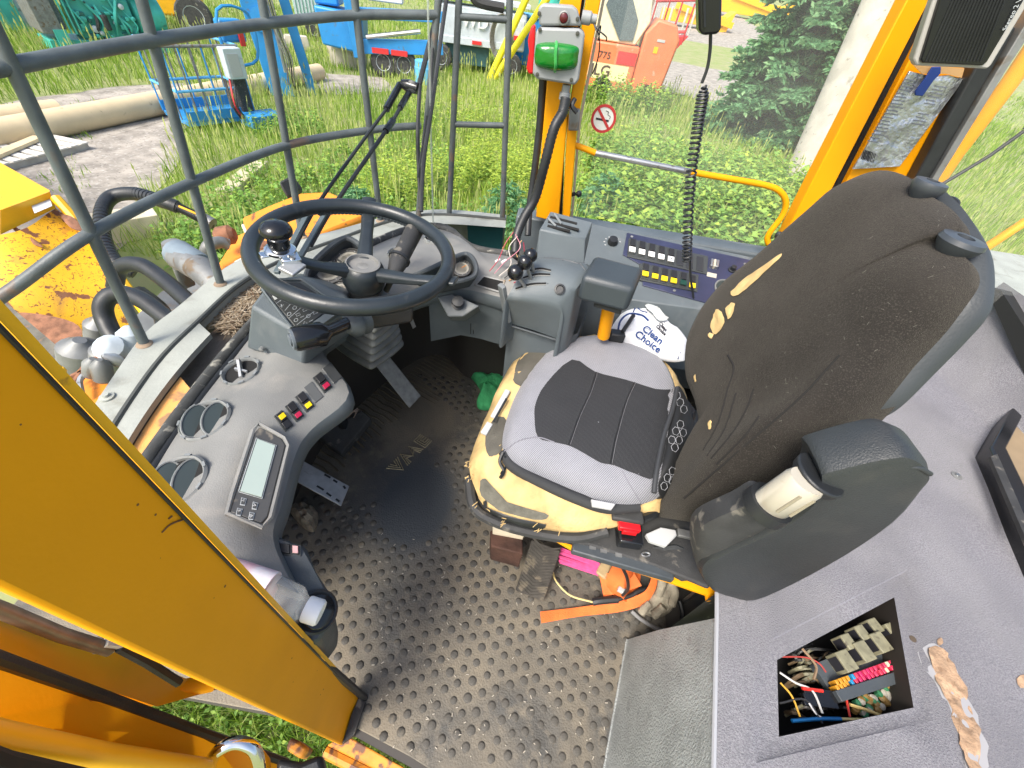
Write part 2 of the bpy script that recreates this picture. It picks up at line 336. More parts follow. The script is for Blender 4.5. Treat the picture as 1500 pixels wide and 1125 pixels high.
def seedheads(x, y, r):
    n = len(x); h = rng.uniform(.5, .85, n); a = rng.uniform(0, 6.28, n); lx, ly = np.cos(a)*.08, np.sin(a)*.08; z0 = np.full(n, GZ)
    w_ = .004+.0007*r; sx = np.cos(a+1.5)*w_/2; sy = np.sin(a+1.5)*w_/2
    st = np.stack([np.stack([x-sx, y-sy, z0], 1), np.stack([x+sx, y+sy, z0], 1), np.stack([x+lx+sx, y+ly+sy, z0+h], 1), np.stack([x+lx-sx, y+ly-sy, z0+h], 1)], 1)
    w2 = w_*3; hx, hy = np.cos(a+1.5)*w2/2, np.sin(a+1.5)*w2/2
    hd = np.stack([np.stack([x+lx, y+ly, z0+h*.82], 1), np.stack([x+lx+hx, y+ly+hy, z0+h*.9], 1), np.stack([x+lx*1.3, y+ly*1.3, z0+h*1.05], 1), np.stack([x+lx-hx, y+ly-hy, z0+h*.92], 1)], 1)
    o = soup('seed_heads', np.concatenate([st, hd]), None, np.concatenate([np.full(n, .75), np.full(n, .92)]), GRASSM); tag(o, 'tall pale grass stems with seed heads standing above the meadow', 'grass', kind='stuff')
seedheads(x[k], y[k], r[k])
# short tufts scattered on the gravel
x, y, r = scatter(26000, 4, 24, math.radians(-85), math.radians(-20), .8); k = inpoly(x, y, YP) & (nfield(x, y, 1.7, 4) > .75)
blades('yard_tufts', 'short thin weeds coming up through the yard gravel', x[k], y[k], r[k], .03, .12, .8, GRASSM)
def leaves(name, cx, cy, z0, h, nl, ll, lw, tone0, M, label, cat='weeds', droop=.25, kind='stuff'):
    n = len(cx); N_ = n*nl; ci = np.repeat(np.arange(n), nl); t = np.tile((np.arange(nl)+.5)/nl, n)+rng.normal(0, .04, N_)
    a = rng.uniform(0, 6.28, N_); L_ = ll*(1-.5*t)*rng.uniform(.7, 1.25, N_); W = lw*rng.uniform(.7, 1.2, N_)
    bx, by, bz = cx[ci]+rng.normal(0, .02, N_), cy[ci]+rng.normal(0, .02, N_), z0[ci]+h[ci]*t
    up = rng.uniform(-.1, .55, N_); dx, dy = np.cos(a), np.sin(a)
    P0 = np.stack([bx, by, bz], 1); Mx = np.stack([bx+dx*L_*.5, by+dy*L_*.5, bz+L_*up*.6], 1); s = np.stack([-dy*W/2, dx*W/2, rng.normal(0, .25, N_)*W], 1)
    T = np.stack([bx+dx*L_, by+dy*L_, bz+L_*(up-droop)], 1); V = np.stack([P0, Mx+s, T, Mx-s], 1)
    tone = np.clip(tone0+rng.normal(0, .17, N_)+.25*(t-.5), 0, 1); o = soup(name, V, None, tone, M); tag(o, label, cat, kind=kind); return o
def clump(cx, cy, rad, n):
    a = rng.uniform(0, 6.28, n); r = rad*np.sqrt(rng.random(n)); return cx+r*np.cos(a), cy+r*np.sin(a)
def weedpatch(name, label, spots, ll, lw, hh, nl, tone):
    X, Y = [], []
    for (cx, cy, rad, n) in spots: a, b = clump(cx, cy, rad, n); X.append(a); Y.append(b)
    X = np.concatenate(X); Y = np.concatenate(Y); h = rng.uniform(hh*.6, hh*1.15, len(X)); leaves(name, X, Y, np.full(len(X), GZ), h, nl, ll, lw, tone, WEEDM, label)
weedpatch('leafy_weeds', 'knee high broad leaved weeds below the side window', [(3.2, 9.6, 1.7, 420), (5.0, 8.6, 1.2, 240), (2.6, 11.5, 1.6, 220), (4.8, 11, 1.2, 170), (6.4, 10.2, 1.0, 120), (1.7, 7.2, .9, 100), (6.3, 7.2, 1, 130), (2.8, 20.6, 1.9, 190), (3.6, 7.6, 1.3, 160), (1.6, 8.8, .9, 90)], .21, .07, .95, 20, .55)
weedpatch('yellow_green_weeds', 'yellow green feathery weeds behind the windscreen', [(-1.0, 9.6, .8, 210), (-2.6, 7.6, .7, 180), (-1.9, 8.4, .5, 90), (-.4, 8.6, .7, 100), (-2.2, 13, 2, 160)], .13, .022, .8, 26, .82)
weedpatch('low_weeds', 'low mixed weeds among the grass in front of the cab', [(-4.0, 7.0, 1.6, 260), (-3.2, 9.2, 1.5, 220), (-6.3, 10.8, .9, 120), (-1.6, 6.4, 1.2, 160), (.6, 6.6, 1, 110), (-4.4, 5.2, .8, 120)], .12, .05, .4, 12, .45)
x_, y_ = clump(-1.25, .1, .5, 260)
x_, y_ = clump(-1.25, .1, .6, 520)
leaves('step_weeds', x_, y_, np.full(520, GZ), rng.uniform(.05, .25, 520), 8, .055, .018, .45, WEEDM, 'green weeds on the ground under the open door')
xx = rng.uniform(-2.2, 0, 14000); yy = rng.uniform(-.6, .6, 14000); blades('step_grass', 'grass on the ground below the cab step', xx, yy, np.full(14000, 3.), .10, .34, .7, GRASSM)

# ---------------------------------------------------------------- spruces
BARK = mat('brown_bark', (.13, .10, .075), .95, var=.3, vscale=30, bump=2, bscale=60)
def spruce(base, H, R, n, label, seed, low=.0, cat='tree', group=None, dens=1.0, nl=.13):
    rg = np.random.default_rng(seed); t = thing('spruce_tree', label, cat, Vector(base), group)
    mb = MB(); mb.tube([Vector(base)+Z*H*k/6+Vector((.02*math.sin(k), .02*math.cos(k*2), 0)) for k in range(7)], [max(.01, .022*H*(1-k/6.2)) for k in range(7)], 8)
    V, T = [], []
    for i in range(n):
        f = low+(1-low)*(i+rg.random())/n; z = f*H; a = i*2.399+rg.normal(0, .25); L_ = R*(1-f)**.85*rg.uniform(.75, 1.12)+.06; rise = .45-.5*(1-f)
        if L_ < .05: continue
        d = np.array([math.cos(a), math.sin(a), 0]); P = lambda s: np.array(base)+np.array([0, 0, z])+d*L_*s+np.array([0, 0, L_*(rise*s-.35*s*s+.12*s**3)])
        if i % 3 == 0 and L_ > .3: mb.tube([Vector(P(s)) for s in (0, .5, .95)], [.006*H*.3, .004*H*.3, .002], 4)
        m_ = int(max(10, 34*L_*dens)); s = rg.uniform(.12, 1, m_)
        for si in s:
            p = P(si); side = rg.choice([-1, 1]); tl = (.38*L_*(1-si*.72)+.07); az = a+side*rg.uniform(.6, 1.15); td = np.array([math.cos(az), math.sin(az), rg.normal(-.12, .16)])
            q = int(max(3, tl/.045)); 
            for j in range(q):
                c = p+td*tl*(j+.5)/q; e = td+rg.normal(0, .42, 3); e /= np.linalg.norm(e); l_ = nl*rg.uniform(.7, 1.2); w_ = l_*.20
                sd = np.cross(e, rg.normal(0, 1, 3)); sd /= np.linalg.norm(sd)+1e-6
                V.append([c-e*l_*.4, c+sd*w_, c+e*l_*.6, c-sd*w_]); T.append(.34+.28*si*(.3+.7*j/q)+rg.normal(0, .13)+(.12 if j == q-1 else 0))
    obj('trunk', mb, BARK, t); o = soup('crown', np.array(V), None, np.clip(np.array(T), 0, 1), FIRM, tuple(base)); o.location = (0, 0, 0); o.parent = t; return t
spruce(tuple(U(1128, 205, GZ)), 7.8, 3.2, 230, 'tall dark green spruce standing left of the pale pole', 11, .03, dens=.6, nl=.26)
spruce((13.0, 22.5, GZ), 7.8, 2.6, 150, 'spruce partly hidden behind the pale pole', 12, .03, dens=.6, nl=.26)
for i, (bx, by, h, rr, lb) in enumerate([(1.15, 8.0, .95, .85, 'small pale young fir just outside the side window'), (2.3, 7.4, .6, .7, 'low young fir beside the broad leaved weeds'), (-.55, 6.9, .9, .8, 'small blue green fir seen through the narrow cage gate'), (-3.0, 6.6, .55, .6, 'tiny fir growing ahead of the steering wheel')]):
    spruce((bx, by, GZ), h, rr, 46, lb, 20+i, .02, group=None, dens=1.5, nl=.08)
# ================================================================= machines and things in the yard
TEAL = mat('teal_enamel', (.06, .44, .37), .4, var=.15, vscale=3, dirt=(.05, .18, .15), dirt_amt=-.05, dscale=4)
BLUE = mat('lift_blue', (.025, .25, .58), .45, var=.1, vscale=2, dirt=(.10, .16, .22), dirt_amt=-.05, dscale=6)
BLUEP = mat('pale_lift_blue', (.12, .42, .70), .5, var=.15)
LGREY = mat('light_grey_paint', (.50, .56, .60), .45, var=.06, dirt=(.3, .3, .28), dirt_amt=-.1, dscale=5)
CREAMP = mat('cream_boom_paint', (.70, .64, .45), .5, var=.08)
JORG = mat('lift_orange', (.72, .19, .08), .5, var=.08, vscale=2, dirt=(.5, .3, .2), dirt_amt=-.1, dscale=5)
PIPE = mat('pale_tan_pipe', (.66, .53, .33), .6, var=.08, vscale=2, dirt=(.35, .27, .17), dirt_amt=-.1, dscale=5)
STONE = mat('pale_block_stone', (.50, .46, .38), .9, var=.15, vscale=3, bump=1, bscale=12)
TYRE = mat('dusty_tyre', (.05, .05, .048), .85, var=.3, vscale=12, dirt=(.25, .23, .2), dirt_amt=.05, dscale=10)
REDP = mat('red_paint', (.60, .03, .03), .45)
YELB = mat('pole_yellow', (.85, .72, .02), .5)
SCR = mat('grimy_grille', (.10, .13, .14), .7, var=.3, vscale=30)
TIMB = mat('pale_timber', (.62, .55, .40), .8, var=.12, vscale=4, bump=1, bscale=30)
def G(px, py, h=GZ): return U(px, py, h)
class FR:
    """local frame on the ground: x to the right of the view, y away, z up"""
    def __init__(s, o, rot=0.): 
        s.o = Vector(o); d = Vector((s.o.x, s.o.y, 0)).normalized(); d.rotate(Matrix.Rotation(math.radians(rot), 3, 'Z')); s.y = d; s.x = Vector((d.y, -d.x, 0))
    def __call__(s, x, y, z): return s.o+s.x*x+s.y*y+Z*z
    def box(s, mb, x0, x1, y0, y1, z0, z1): 
        mb.rings([[s(x0, y0, z), s(x1, y0, z), s(x1, y1, z), s(x0, y1, z)] for z in (z0, z1)]); return mb
def wheel(f, x, y, r, w, parent, axis=None):
    ax = axis or f.y; c = f(x, y, r)
    o = obj('wheel', MB().lathe(c-ax*w/2, ax, [(r*.55, 0), (r*.9, 0), (r, w*.15), (r, w*.85), (r*.9, w), (r*.55, w)], 22), TYRE, parent)
    obj('rim', MB().lathe(c-ax*(w/2+.01), ax, [(r*.1, .04), (r*.5, .02), (r*.56, 0), (r*.56, w+.02), (r*.5, w), (r*.1, w-.02)], 16), LGREY, o)
# --- shed wall at far left
f = FR(G(-75, 62), 8); t = thing('metal_shed', 'pale grey corrugated shed wall behind the tall grass', 'shed', f.o)
obj('wall', f.box(MB(), -6, 2.6, 2, 8, 0, 6), LGREY, t)
for k in range(30): obj('panel_rib', f.box(MB(), -6+k*.28, -5.95+k*.28, 1.96, 1.995, 0, 6), LGREY, t)
obj('door', f.box(MB(), 1.3, 2.4, 1.9, 1.99, 0, 2.2), TEAL, t)
# --- teal engine on a skid with radiator
f = FR(G(178, 78), 14); t = thing('industrial_engine', 'large teal industrial engine on a skid with dark radiator frame', 'engine', f.o)
obj('radiator_frame', f.box(MB(), -1.75, -1.25, -.2, 1.2, .5, 2.9), GALV, t, .02)
obj('radiator_core', f.box(MB(), -1.24, -1.12, -.1, 1.1, .6, 2.8), SCR, t)
for x in (-1.10, -.98, -.86): obj('guard_bar', f.box(MB(), x, x+.04, -.2, -.15, .5, 2.8), TEAL, t)
obj('skid', f.box(MB(), -1.7, 1.6, -.1, 1.1, 0.05, .35), TEAL, t, .02)
for x in (-1.5, 1.2): obj('foot', f.box(MB(), x, x+.3, -.25, -.11, 0, .6), TEAL, t)
obj('engine_block', f.box(MB(), -.8, .75, 0, .9, .35, 1.35), TEAL, t, .05)
obj('cylinder_head', f.box(MB(), -.7, .65, .15, .8, 1.36, 1.65), TEAL, t, .03)
for k in range(6): obj('valve_cover', f.box(MB(), -.68+k*.22, -.5+k*.22, .2, .75, 1.655, 1.82), TEAL, t, .02)
obj('generator_housing', MB().lathe(f(.8, .45, .95), f.x, [(.3, 0), (.52, .05), (.55, .5), (.5, .85), (.25, .95)], 20), TEAL, t)
obj('turbo', MB().lathe(f(-.35, .1, 1.98), f.x, [(.1, 0), (.24, .05), (.26, .2), (.12, .3)], 14), TEAL, t)
obj('exhaust', MB().tube(smooth_open([f(-.7, .2, 1.95), f(-.75, .1, 2.4), f(-.6, 0, 2.6)]), .13, 10), mat('rust_brown', (.16, .07, .04), .8, var=.3), t)
obj('air_filter', MB().lathe(f(.1, .1, 2.15), f.x, [(.12, 0), (.27, .03), (.27, .5), (.1, .55)], 16), TEAL, t)
obj('yellow_cover', f.box(MB(), .25, .75, -.12, -.005, 1.5, 1.72), YEL2, t, .02)
obj('oil_filter', MB().lathe(f(-.1, -.15, .6), Z, [(.08, 0), (.1, .02), (.1, .35), (.05, .38)], 12), BLKD, t)
obj('red_valve', MB().lathe(f(1.15, -.15, 1.35), f.y, [(.03, -.02), (.11, 0), (.11, .04), (.03, .1)], 12), REDP, t)
for k in range(9): a = random.uniform(-.7, .6); obj('engine_pipe', MB().tube(smooth_open([f(a, -.02, .45), f(a+random.uniform(-.2, .2), -.16, random.uniform(.6, 1)), f(a+random.uniform(-.4, .4), -.03, random.uniform(1.1, 1.5))]), random.choice((.02, .035, .045)), 6), random.choice((TEAL, TEAL, BLKD)), t)
rd_ = random.Random(4)
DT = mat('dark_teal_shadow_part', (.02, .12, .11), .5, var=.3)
for k in range(34):
    x_ = rd_.uniform(-.8, .7); z_ = rd_.uniform(.35, 1.3); a_ = rd_.uniform(.05, .16); b_ = rd_.uniform(.04, .14)
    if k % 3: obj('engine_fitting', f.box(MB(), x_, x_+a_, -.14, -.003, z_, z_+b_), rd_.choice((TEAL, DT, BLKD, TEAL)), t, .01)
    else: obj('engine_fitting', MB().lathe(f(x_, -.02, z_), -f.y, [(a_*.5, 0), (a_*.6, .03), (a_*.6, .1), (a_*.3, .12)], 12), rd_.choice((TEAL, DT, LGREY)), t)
obj('control_box', f.box(MB(), .8, 1.5, -.12, .2, 1.52, 2.3), TEAL, t, .02)
# --- backhoe behind
f = FR(G(262, 52), -10); t = thing('backhoe_loader', 'yellow and black backhoe cab parked behind the blue basket', 'backhoe', f.o)
obj('body', f.box(MB(), -1.3, 1.1, 0, 1.4, .6, 1.35), YEL2, t, .08)
obj('bonnet', MB().rings([[f(-1.3, y, 1.36), f(-.1, y, 1.36), f(-.1, y, 1.85), f(-1.2, y, 1.6)] for y in (.1, 1.3)]), CREAMP, t, .05)
c_ = obj('cab', MB().rings([[f(-.1, y, 1.36), f(1.3, y, 1.36), f(1.1, y, 3), f(.1, y, 3)] for y in (.15, 1.25)]), GLOSSB, t, .04)
obj('cab_window', MB().rings([[f(0, y, 1.8), f(.55, y, 1.8), f(.55, y, 2.8), f(.15, y, 2.8)] for y in (.11, .14)]), mat('green_tinted_glass', (.09, .2, .18), .15), c_, .03)
d_ = obj('door', MB().rings([[f(.62, y, 1.4), f(1.25, y, 1.4), f(1.08, y, 2.85), f(.66, y, 2.85)] for y in (.07, .12)]), YEL2, t, .03)
obj('door_window', MB().rings([[f(.70, y, 1.75), f(1.08, y, 1.75), f(.98, y, 2.6), f(.72, y, 2.6)] for y in (.04, .075)]), MC['green_tinted_glass'], d_, .03)
obj('hand_wheel', MB().tube([f(-.15+.16*math.cos(a), .0, 1.95+.2*math.sin(a)) for a in np.linspace(0, 6.28, 17)[:-1]], .02, 6, closed=True), GLOSSB, t)
obj('red_light', MB().lathe(f(-.45, -.06, 1.45), f.y, [(.04, 0), (.12, .02), (.12, .06)], 12), REDP, t)
wheel(f, .8, -.1, .65, .4, t); wheel(f, -1.0, -.1, .42, .3, t)
# --- work platform basket
P0 = G(345, 186); f = FR(P0, 24); t = thing('work_platform', 'empty blue steel work platform basket resting on the gravel beside the pipe', 'platform', P0)
W0, W1, Dp, Ht = -.95, .55, 1.15, 1.5
obj('deck', f.box(MB(), W0, W1, 0, Dp, .1, .19), BLUE, t, .01)
for yy in (0, Dp): obj('kick_plate', f.box(MB(), W0, W1, yy-.02, yy+.02, .195, .38), BLUE, t)
for yy in (0., Dp):
    for zz in (.75, Ht): obj('rail', MB().tube([f(W0, yy, zz), f(W1, yy, zz)], .028, 8), GALV if zz == Ht else BLUEP, t)
    for k in range(7): xx = W0+(W1-W0)*k/6; obj('baluster', MB().tube([f(xx, yy, .19), f(xx, yy, Ht)], .017, 6), BLUE if k % 3 == 0 else GALV, t)
for xx in (W0, W1):
    for zz in (.75, Ht): obj('rail', MB().tube([f(xx, 0, zz), f(xx, Dp, zz)], .028, 8), BLUEP, t)
    for k in range(1, 4): obj('baluster', MB().tube([f(xx, Dp*k/4, .19), f(xx, Dp*k/4, Ht)], .015, 6), GALV, t)
cb = obj('control_box', f.box(MB(), .1, .5, -.25, -.03, .95, 1.5), LGREY, t, .02); obj('label', f.box(MB(), .16, .40, -.262, -.254, 1.0, 1.4), LABEL, cb)
obj('control_guard', MB().tube(smooth_closed([f(.45, .3, 1.2), f(1.1, .3, 1.2), f(1.15, .3, 2.0), f(.5, .3, 2.05)], 4), .03, 6, closed=True), BLUE, t)
obj('hood', f.box(MB(), .48, 1.0, .32, .6, 1.5, 1.9), BLUE, t, .05); obj('red_lamp', f.box(MB(), .8, .9, .24, .3, 1.45, 1.7), REDP, t)
obj('black_support', f.box(MB(), .25, .5, -.1, .15, .2, .94), BLKD, t, .02)
for k in range(3): obj('hose', MB().tube(smooth_open([f(.05+k*.1, -.1, .95), f(-.05+k*.05, -.3, .5), f(.1+k*.05, -.2, .2)]), .022, 6), random.choice((BLKD, REDP)), t)
obj('mount_plate', f.box(MB(), .15, .95, -.55, -.02, .04, .3), BLUE, t, .02)
# --- blue mast of a lift
P0 = G(432, 142); f = FR(P0, 0); t = thing('lift_mast', 'blue folded lift boom standing on end left of the centre', 'lift boom', P0)
for i, (x0, x1, y0) in enumerate([(-.62, .02, 0), (.26, .52, .25)]):
    b = MB(); b.rings([[f(x0+.15*i, y0, 0), f(x1+.15*i, y0, 0), f(x1+.15*i, y0+.3, 0), f(x0+.15*i, y0+.3, 0)], [f(x0-.35, y0, 3.6), f(x1-.35, y0, 3.6), f(x1-.35, y0+.3, 3.6), f(x0-.35, y0+.3, 3.6)]]); obj('boom_beam', b, BLUE, t, .02)
obj('pivot_plate', MB().lathe(f(-.4, -.04, 1.7), f.y, [(.02, -.02), (.27, 0), (.27, .03)], 18), BLUE, t)
obj('cylinder', MB().tube([f(-.1, -.08, .6), f(-.12, -.08, 1.8)], .05, 8), STEEL, t)
for k in range(4): obj('hose', MB().tube(smooth_open([f(-.12+k*.06, -.05, .3), f(-.02+k*.05, -.16, .9), f(-.16+k*.05, -.1, 1.6), f(-.3+k*.05, -.06, 3.4)]), .02, 6), random.choice((BLKD, GALV)), t)
# --- big blue boom lift
P0 = G(560, 112); f = FR(P0, -6); t = thing('boom_lift', 'big blue boom lift with red reflectors and dusty black wheels', 'boom lift', P0)
b = MB().rings([[f(-2.0, y, .75), f(-.6, y, .6), f(-.5, y, 1.7), f(-2.1, y, 1.8)] for y in (0, 1.6)]); obj('chassis_cover', b, BLUE, t, .06)
obj('lower_beam', MB().bar(f(-.7, -.12, .85), f(2.3, -.12, 1.1), .25, .42), BLUE, t, .02)
obj('upper_beam', MB().bar(f(-.9, -.14, 1.75), f(2.3, -.14, 1.95), .25, .30), BLUE, t, .02)
obj('post', MB().bar(f(-.75, -.35, .55), f(-.95, -.35, 3.2), .25, .4, f.y), BLUE, t, .03)
obj('counterweight', f.box(MB(), -2.1, -1.3, .3, 1.5, 1.82, 3.0), BLUE, t, .06)
for x in (-.25, .42): obj('reflector', f.box(MB(), x, x+.58, -.3, -.26, .72, .88), REDP, t)
obj('tank', f.box(MB(), -.3, .9, .3, 1.2, 2.1, 2.8), WHITE, t, .04)
obj('axle', MB().tube([f(.1, .1, .45), f(.1, 1.5, .45)], .12, 8), GALV, t)
for x in (.1, .85): wheel(f, x, .0, .46, .38, t)
obj('cylinder', MB().tube([f(-.4, -.3, 1.15), f(1.5, -.3, 1.5)], .07, 8), STEEL, t)
obj('blue_drum', MB().lathe(f(1.6, -.5, 0), Z, [(.3, 0), (.36, .02), (.36, .5), (.34, .52), (.34, .7), (.3, .72)], 18), BLUEP, t)
# --- pale grey lift with 4WD lettering
P0 = G(695, 108); f = FR(P0, 0); t = thing('scissor_lift', 'pale grey rough terrain lift marked 4WD with coiled hose', 'scissor lift', P0)
obj('chassis', f.box(MB(), -1.7, 2.1, 0, 1.8, .95, 2.2), LGREY, t, .08); obj('skirt', f.box(MB(), -1.4, 1.5, -.05, -.003, .95, 1.2), LGREY, t, .02)
obj('deck', f.box(MB(), -1.8, 2.2, -.1, 1.9, 2.35, 2.5), LGREY, t, .02)
obj('underframe', f.box(MB(), -1.3, .6, .15, 1.5, .25, .94), mat('dark_teal_paint', (.03, .09, .10), .5, var=.1), t, .03)
wheel(f, -1.45, -.05, .45, .35, t); wheel(f, 1.6, -.05, .45, .35, t)
text('lettering', '4WD', f(-.2, -.06, 1.75), f.x, -f.y, .62, WHITE, t, .02)
obj('reflector', f.box(MB(), -.15, .25, -.1, -.055, 1.02, 1.14), REDP, t)
for k in range(5): obj('coiled_hose', MB().tube([f(1.05+(.3+.04*k)*math.cos(a), -.12-.03*k, 1.4+(.62+.03*k)*math.sin(a)) for a in np.linspace(0, 6.28, 17)[:-1]], .03, 6, closed=True), GALV, t)
obj('rear_panel', f.box(MB(), 1.45, 2.0, -.12, -.01, 1.3, 2.0), LGREY, t, .02); obj('red_handle', f.box(MB(), 1.6, 2.0, -.2, -.125, 1.35, 1.5), REDP, t)
# --- yellow poles, blue bin
for i, (a, b) in enumerate([((716, 118), (770, 0)), ((724, 116), (800, 0))]):
    A = G(*a); B = UPR(b[0], b[1], A)*1.0; mb = MB().tube([A, A.lerp(B, 1.25)], .13, 12)
    tag(obj('yellow_pole', mb, YELB), ['left of the two long yellow poles leaning together', 'right of the two long yellow poles, the one in front of the blue bin'][i], 'pole', 'leaning yellow poles')
P0 = G(785, 110); f = FR(P0, 0); t = thing('blue_bin', 'blue steel bin with lid behind the signal light box', 'bin', P0)
obj('body', f.box(MB(), -1.1, 1.3, 0, 1.2, .3, 2.0), BLUE, t, .03); obj('lid', f.box(MB(), -1.18, 1.38, -.08, 1.25, 2.01, 2.14), BLUEP, t, .03)
for x in (-1.0, -.2, .6, 1.15): obj('rib', f.box(MB(), x, x+.1, -.05, -.003, .3, 1.98), BLUE, t)
obj('wheel', MB().lathe(f(.9, -.1, .2), f.y, [(.05, 0), (.2, 0), (.2, .12), (.05, .12)], 14), TYRE, t)
P0 = G(800, 70); f = FR(P0, 0); t = thing('teal_tank', 'teal tank behind the blue bin', 'tank', P0)
obj('shell', MB().lathe(f(0, .5, .2), Z, [(.8, 0), (.9, .1), (.9, 2.6), (.6, 2.9)], 20), TEAL, t); obj('cap', MB().lathe(f(0, .5, 3.1), Z, [(.2, 0), (.2, .2)], 12), LGREY, t)
# --- small generator trailer
P0 = G(468, 58); f = FR(P0, 0); t = thing('pump_trailer', 'pale green pump trailer with a red ball on top', 'trailer', P0)
obj('radiator', f.box(MB(), -.9, .5, 0, .8, .8, 1.5), mat('pale_green', (.30, .5, .43), .5), t, .03)
for k in range(9): obj('fin', f.box(MB(), -.85+k*.15, -.79+k*.15, -.04, -.003, .82, 1.48), LGREY, t)
obj('bonnet', f.box(MB(), -.8, .4, .1, .7, 1.51, 2.0), LGREY, t, .05); wheel(f, .6, -.05, .42, .25, t); wheel(f, -.2, -.05, .36, .22, t)
obj('ball', MB().lathe(f(.1, .3, 2.02), Z, [(.02, 0), (.2, .1), (.24, .25), (.2, .4), (.02, .5)], 14), REDP, t)
obj('tow_bar', MB().tube([f(-.9, .3, .6), f(-2.4, .2, .5)], .05, 6), GALV, t)
# --- stone blocks
for (px, py, sx, sy, sz, lb) in [(520, 102, .9, .7, .8, 'pale rough stone block in front of the blue boom lift'), (438, 76, .95, .6, .5, 'low pale stone block left of the rough one'), (506, 100, 1.3, .8, 1.0, 'largest pale stone block beside the blue chassis')]:
    P0 = G(px, py); f = FR(P0, random.uniform(-20, 20)); bm_ = MB(); rs = []
    for k in range(5):
        z = sz*k/4; e = .9 if k in (0, 4) else 1; rs.append([f(math.cos(a)*sx/2*e*(1+.1*noise.noise(Vector((a, k, px)))) / max(abs(math.cos(a)), abs(math.sin(a)))**.8, sy/2+math.sin(a)*sy/2*e*(1+.14*noise.noise(Vector((a, k+3, px)))) / max(abs(math.cos(a)), abs(math.sin(a)))**.8, z) for a in np.linspace(0, 6.28, 17)[:-1]])
    tag(obj('stone_block', bm_.rings(rs), STONE), lb, 'stone')
# --- pipes and pallet
A = G(-90, 240); B = G(470, 118); r = .235
mb = MB(); mb.tube([A+Z*r, A.lerp(B, .5)+Z*r, B+Z*r], r, 20); tag(obj('long_pipe', mb, PIPE), 'very long pale tan pipe lying across the gravel yard', 'pipe')
A = G(-90, 205); B = G(96, 178); r = .2; tag(obj('short_pipe', MB().tube([A+Z*r, B+Z*r], r, 18), PIPE), 'shorter pale tan pipe lying behind the long one', 'pipe')
P0 = G(35, 246); f = FR(P0, 30); t = thing('pallet', 'weathered wooden pallet of pale boards on the gravel near the yellow bucket', 'pallet', P0)
for y in (0, .55, 1.1): obj('stringer', f.box(MB(), -.3, 1.2, y, y+.1, 0, .11), WOOD, t)
for k in range(8): obj('board', f.box(MB(), -.3+k*.195, -.16+k*.195, -.03, 1.25, .113, .135), mat('bleached_board', (.62, .6, .55), .8, var=.12, vscale=8), t)
b_ = obj('plank', MB().bar(G(0, 246)+Z*.17, G(66, 216)+Z*.17, .17, .05), PIPE); tag(b_, 'loose tan plank lying on top of the pallet', 'plank')
for (a, b, wd, h, lb) in [((150, 352), (240, 336), .42, .3, 'pale squared timber lying in the grass behind the curved hose'), ((330, 290), (384, 244), .30, .12, 'pale slab half hidden in the grass')]:
    tag(obj('timber_beam', MB().bar(G(*a)+Z*h/2, G(*b)+Z*h/2, wd, h), TIMB, None, .01), lb, 'timber')
# --- orange lift
P0 = G(905, 150); f = FR(P0, 4); t = thing('orange_boom_lift', 'orange boom lift turntable with cream boom and grey screen, seen through the dusty side window', 'boom lift', P0)
obj('engine_cover', MB().rings([[f(.35, y, .35), f(1.55, y, .35), f(1.75, y, 2.2), f(1.5, y, 2.65), f(.75, y, 2.75), f(.4, y, 2.3)] for y in (0, 1.8)]), JORG, t, .08)
obj('side_cover', f.box(MB(), -1.55, .345, .05, 1.7, .35, 1.85), JORG, t, .06)
obj('boom_base', MB().rings([[f(-1.5, y, 1.87), f(.15, y, 1.87), f(.5, y, 2.6), f(.3, y, 3.5), f(-1.6, y, 3.4)] for y in (.2, 1.2)]), CREAMP, t, .05)
obj('boom', MB().bar(f(.2, .6, 2.9), f(.55, 1.6, 5.3), .42, .45), CREAMP, t, .03)
obj('screen', MB().rings([[f(-1.3, y, 2.9), f(-.5, y, 1.95), f(.0, y, 2.0), f(.02, y, 2.6), f(-.35, y, 3.15), f(-1.2, y, 3.2)] for y in (.14, .19)]), SCR, t)
b_ = f.box(MB(), .86, 1.02, -.02, -.003, 1.75, 1.95); obj('warning_sticker', b_, YEL2, t); obj('sticker', f.box(MB(), .9, 1.2, -.02, -.003, 2.1, 2.18), LABEL, t)
text('lettering', 'JLG', f(-1.0, .035, .95), f.x, -f.y, .50, mat('faded_print', (.10, .07, .06), .6), t, .006, 1.1, .008); obj('lettering_band', f.box(MB(), -1.5, .1, .04, .047, .68, 1.2), mat('cream_band', (.7, .62, .35), .5), t)
obj('red_decal', f.box(MB(), -.45, .3, .03, .047, 1.25, 1.65), REDP, t); text('number', '775', f(-.95, .035, 1.45), f.x, -f.y, .30, MC['faded_print'], t, .006, 1.1)
wheel(f, -.8, .2, .4, .4, t); wheel(f, 1.0, .2, .4, .4, t)
pb = thing('orange_platform', 'red tube work basket hanging behind the orange boom lift', 'platform', f(1.3, 2.6, 0))
for z in (1.2, 2.2): obj('rail', MB().tube([f(.7, 2.4, z+1), f(2.2, 2.4, z+1.2), f(2.4, 3.4, z+1.2), f(.9, 3.4, z+1)], .04, 6, closed=True), REDP, pb)
for x in (.7, 1.2, 1.7, 2.2): obj('post', MB().tube([f(x, 2.4, 2.0), f(x+.05, 2.4, 3.3)], .035, 6), REDP, pb)
obj('basket_floor', MB().rings([[f(.8, y, 1.7), f(1.7, y, 1.3), f(2.4, y, 2.3), f(.9, y, 2.0)] for y in (2.4, 3.4)]), REDP, pb)
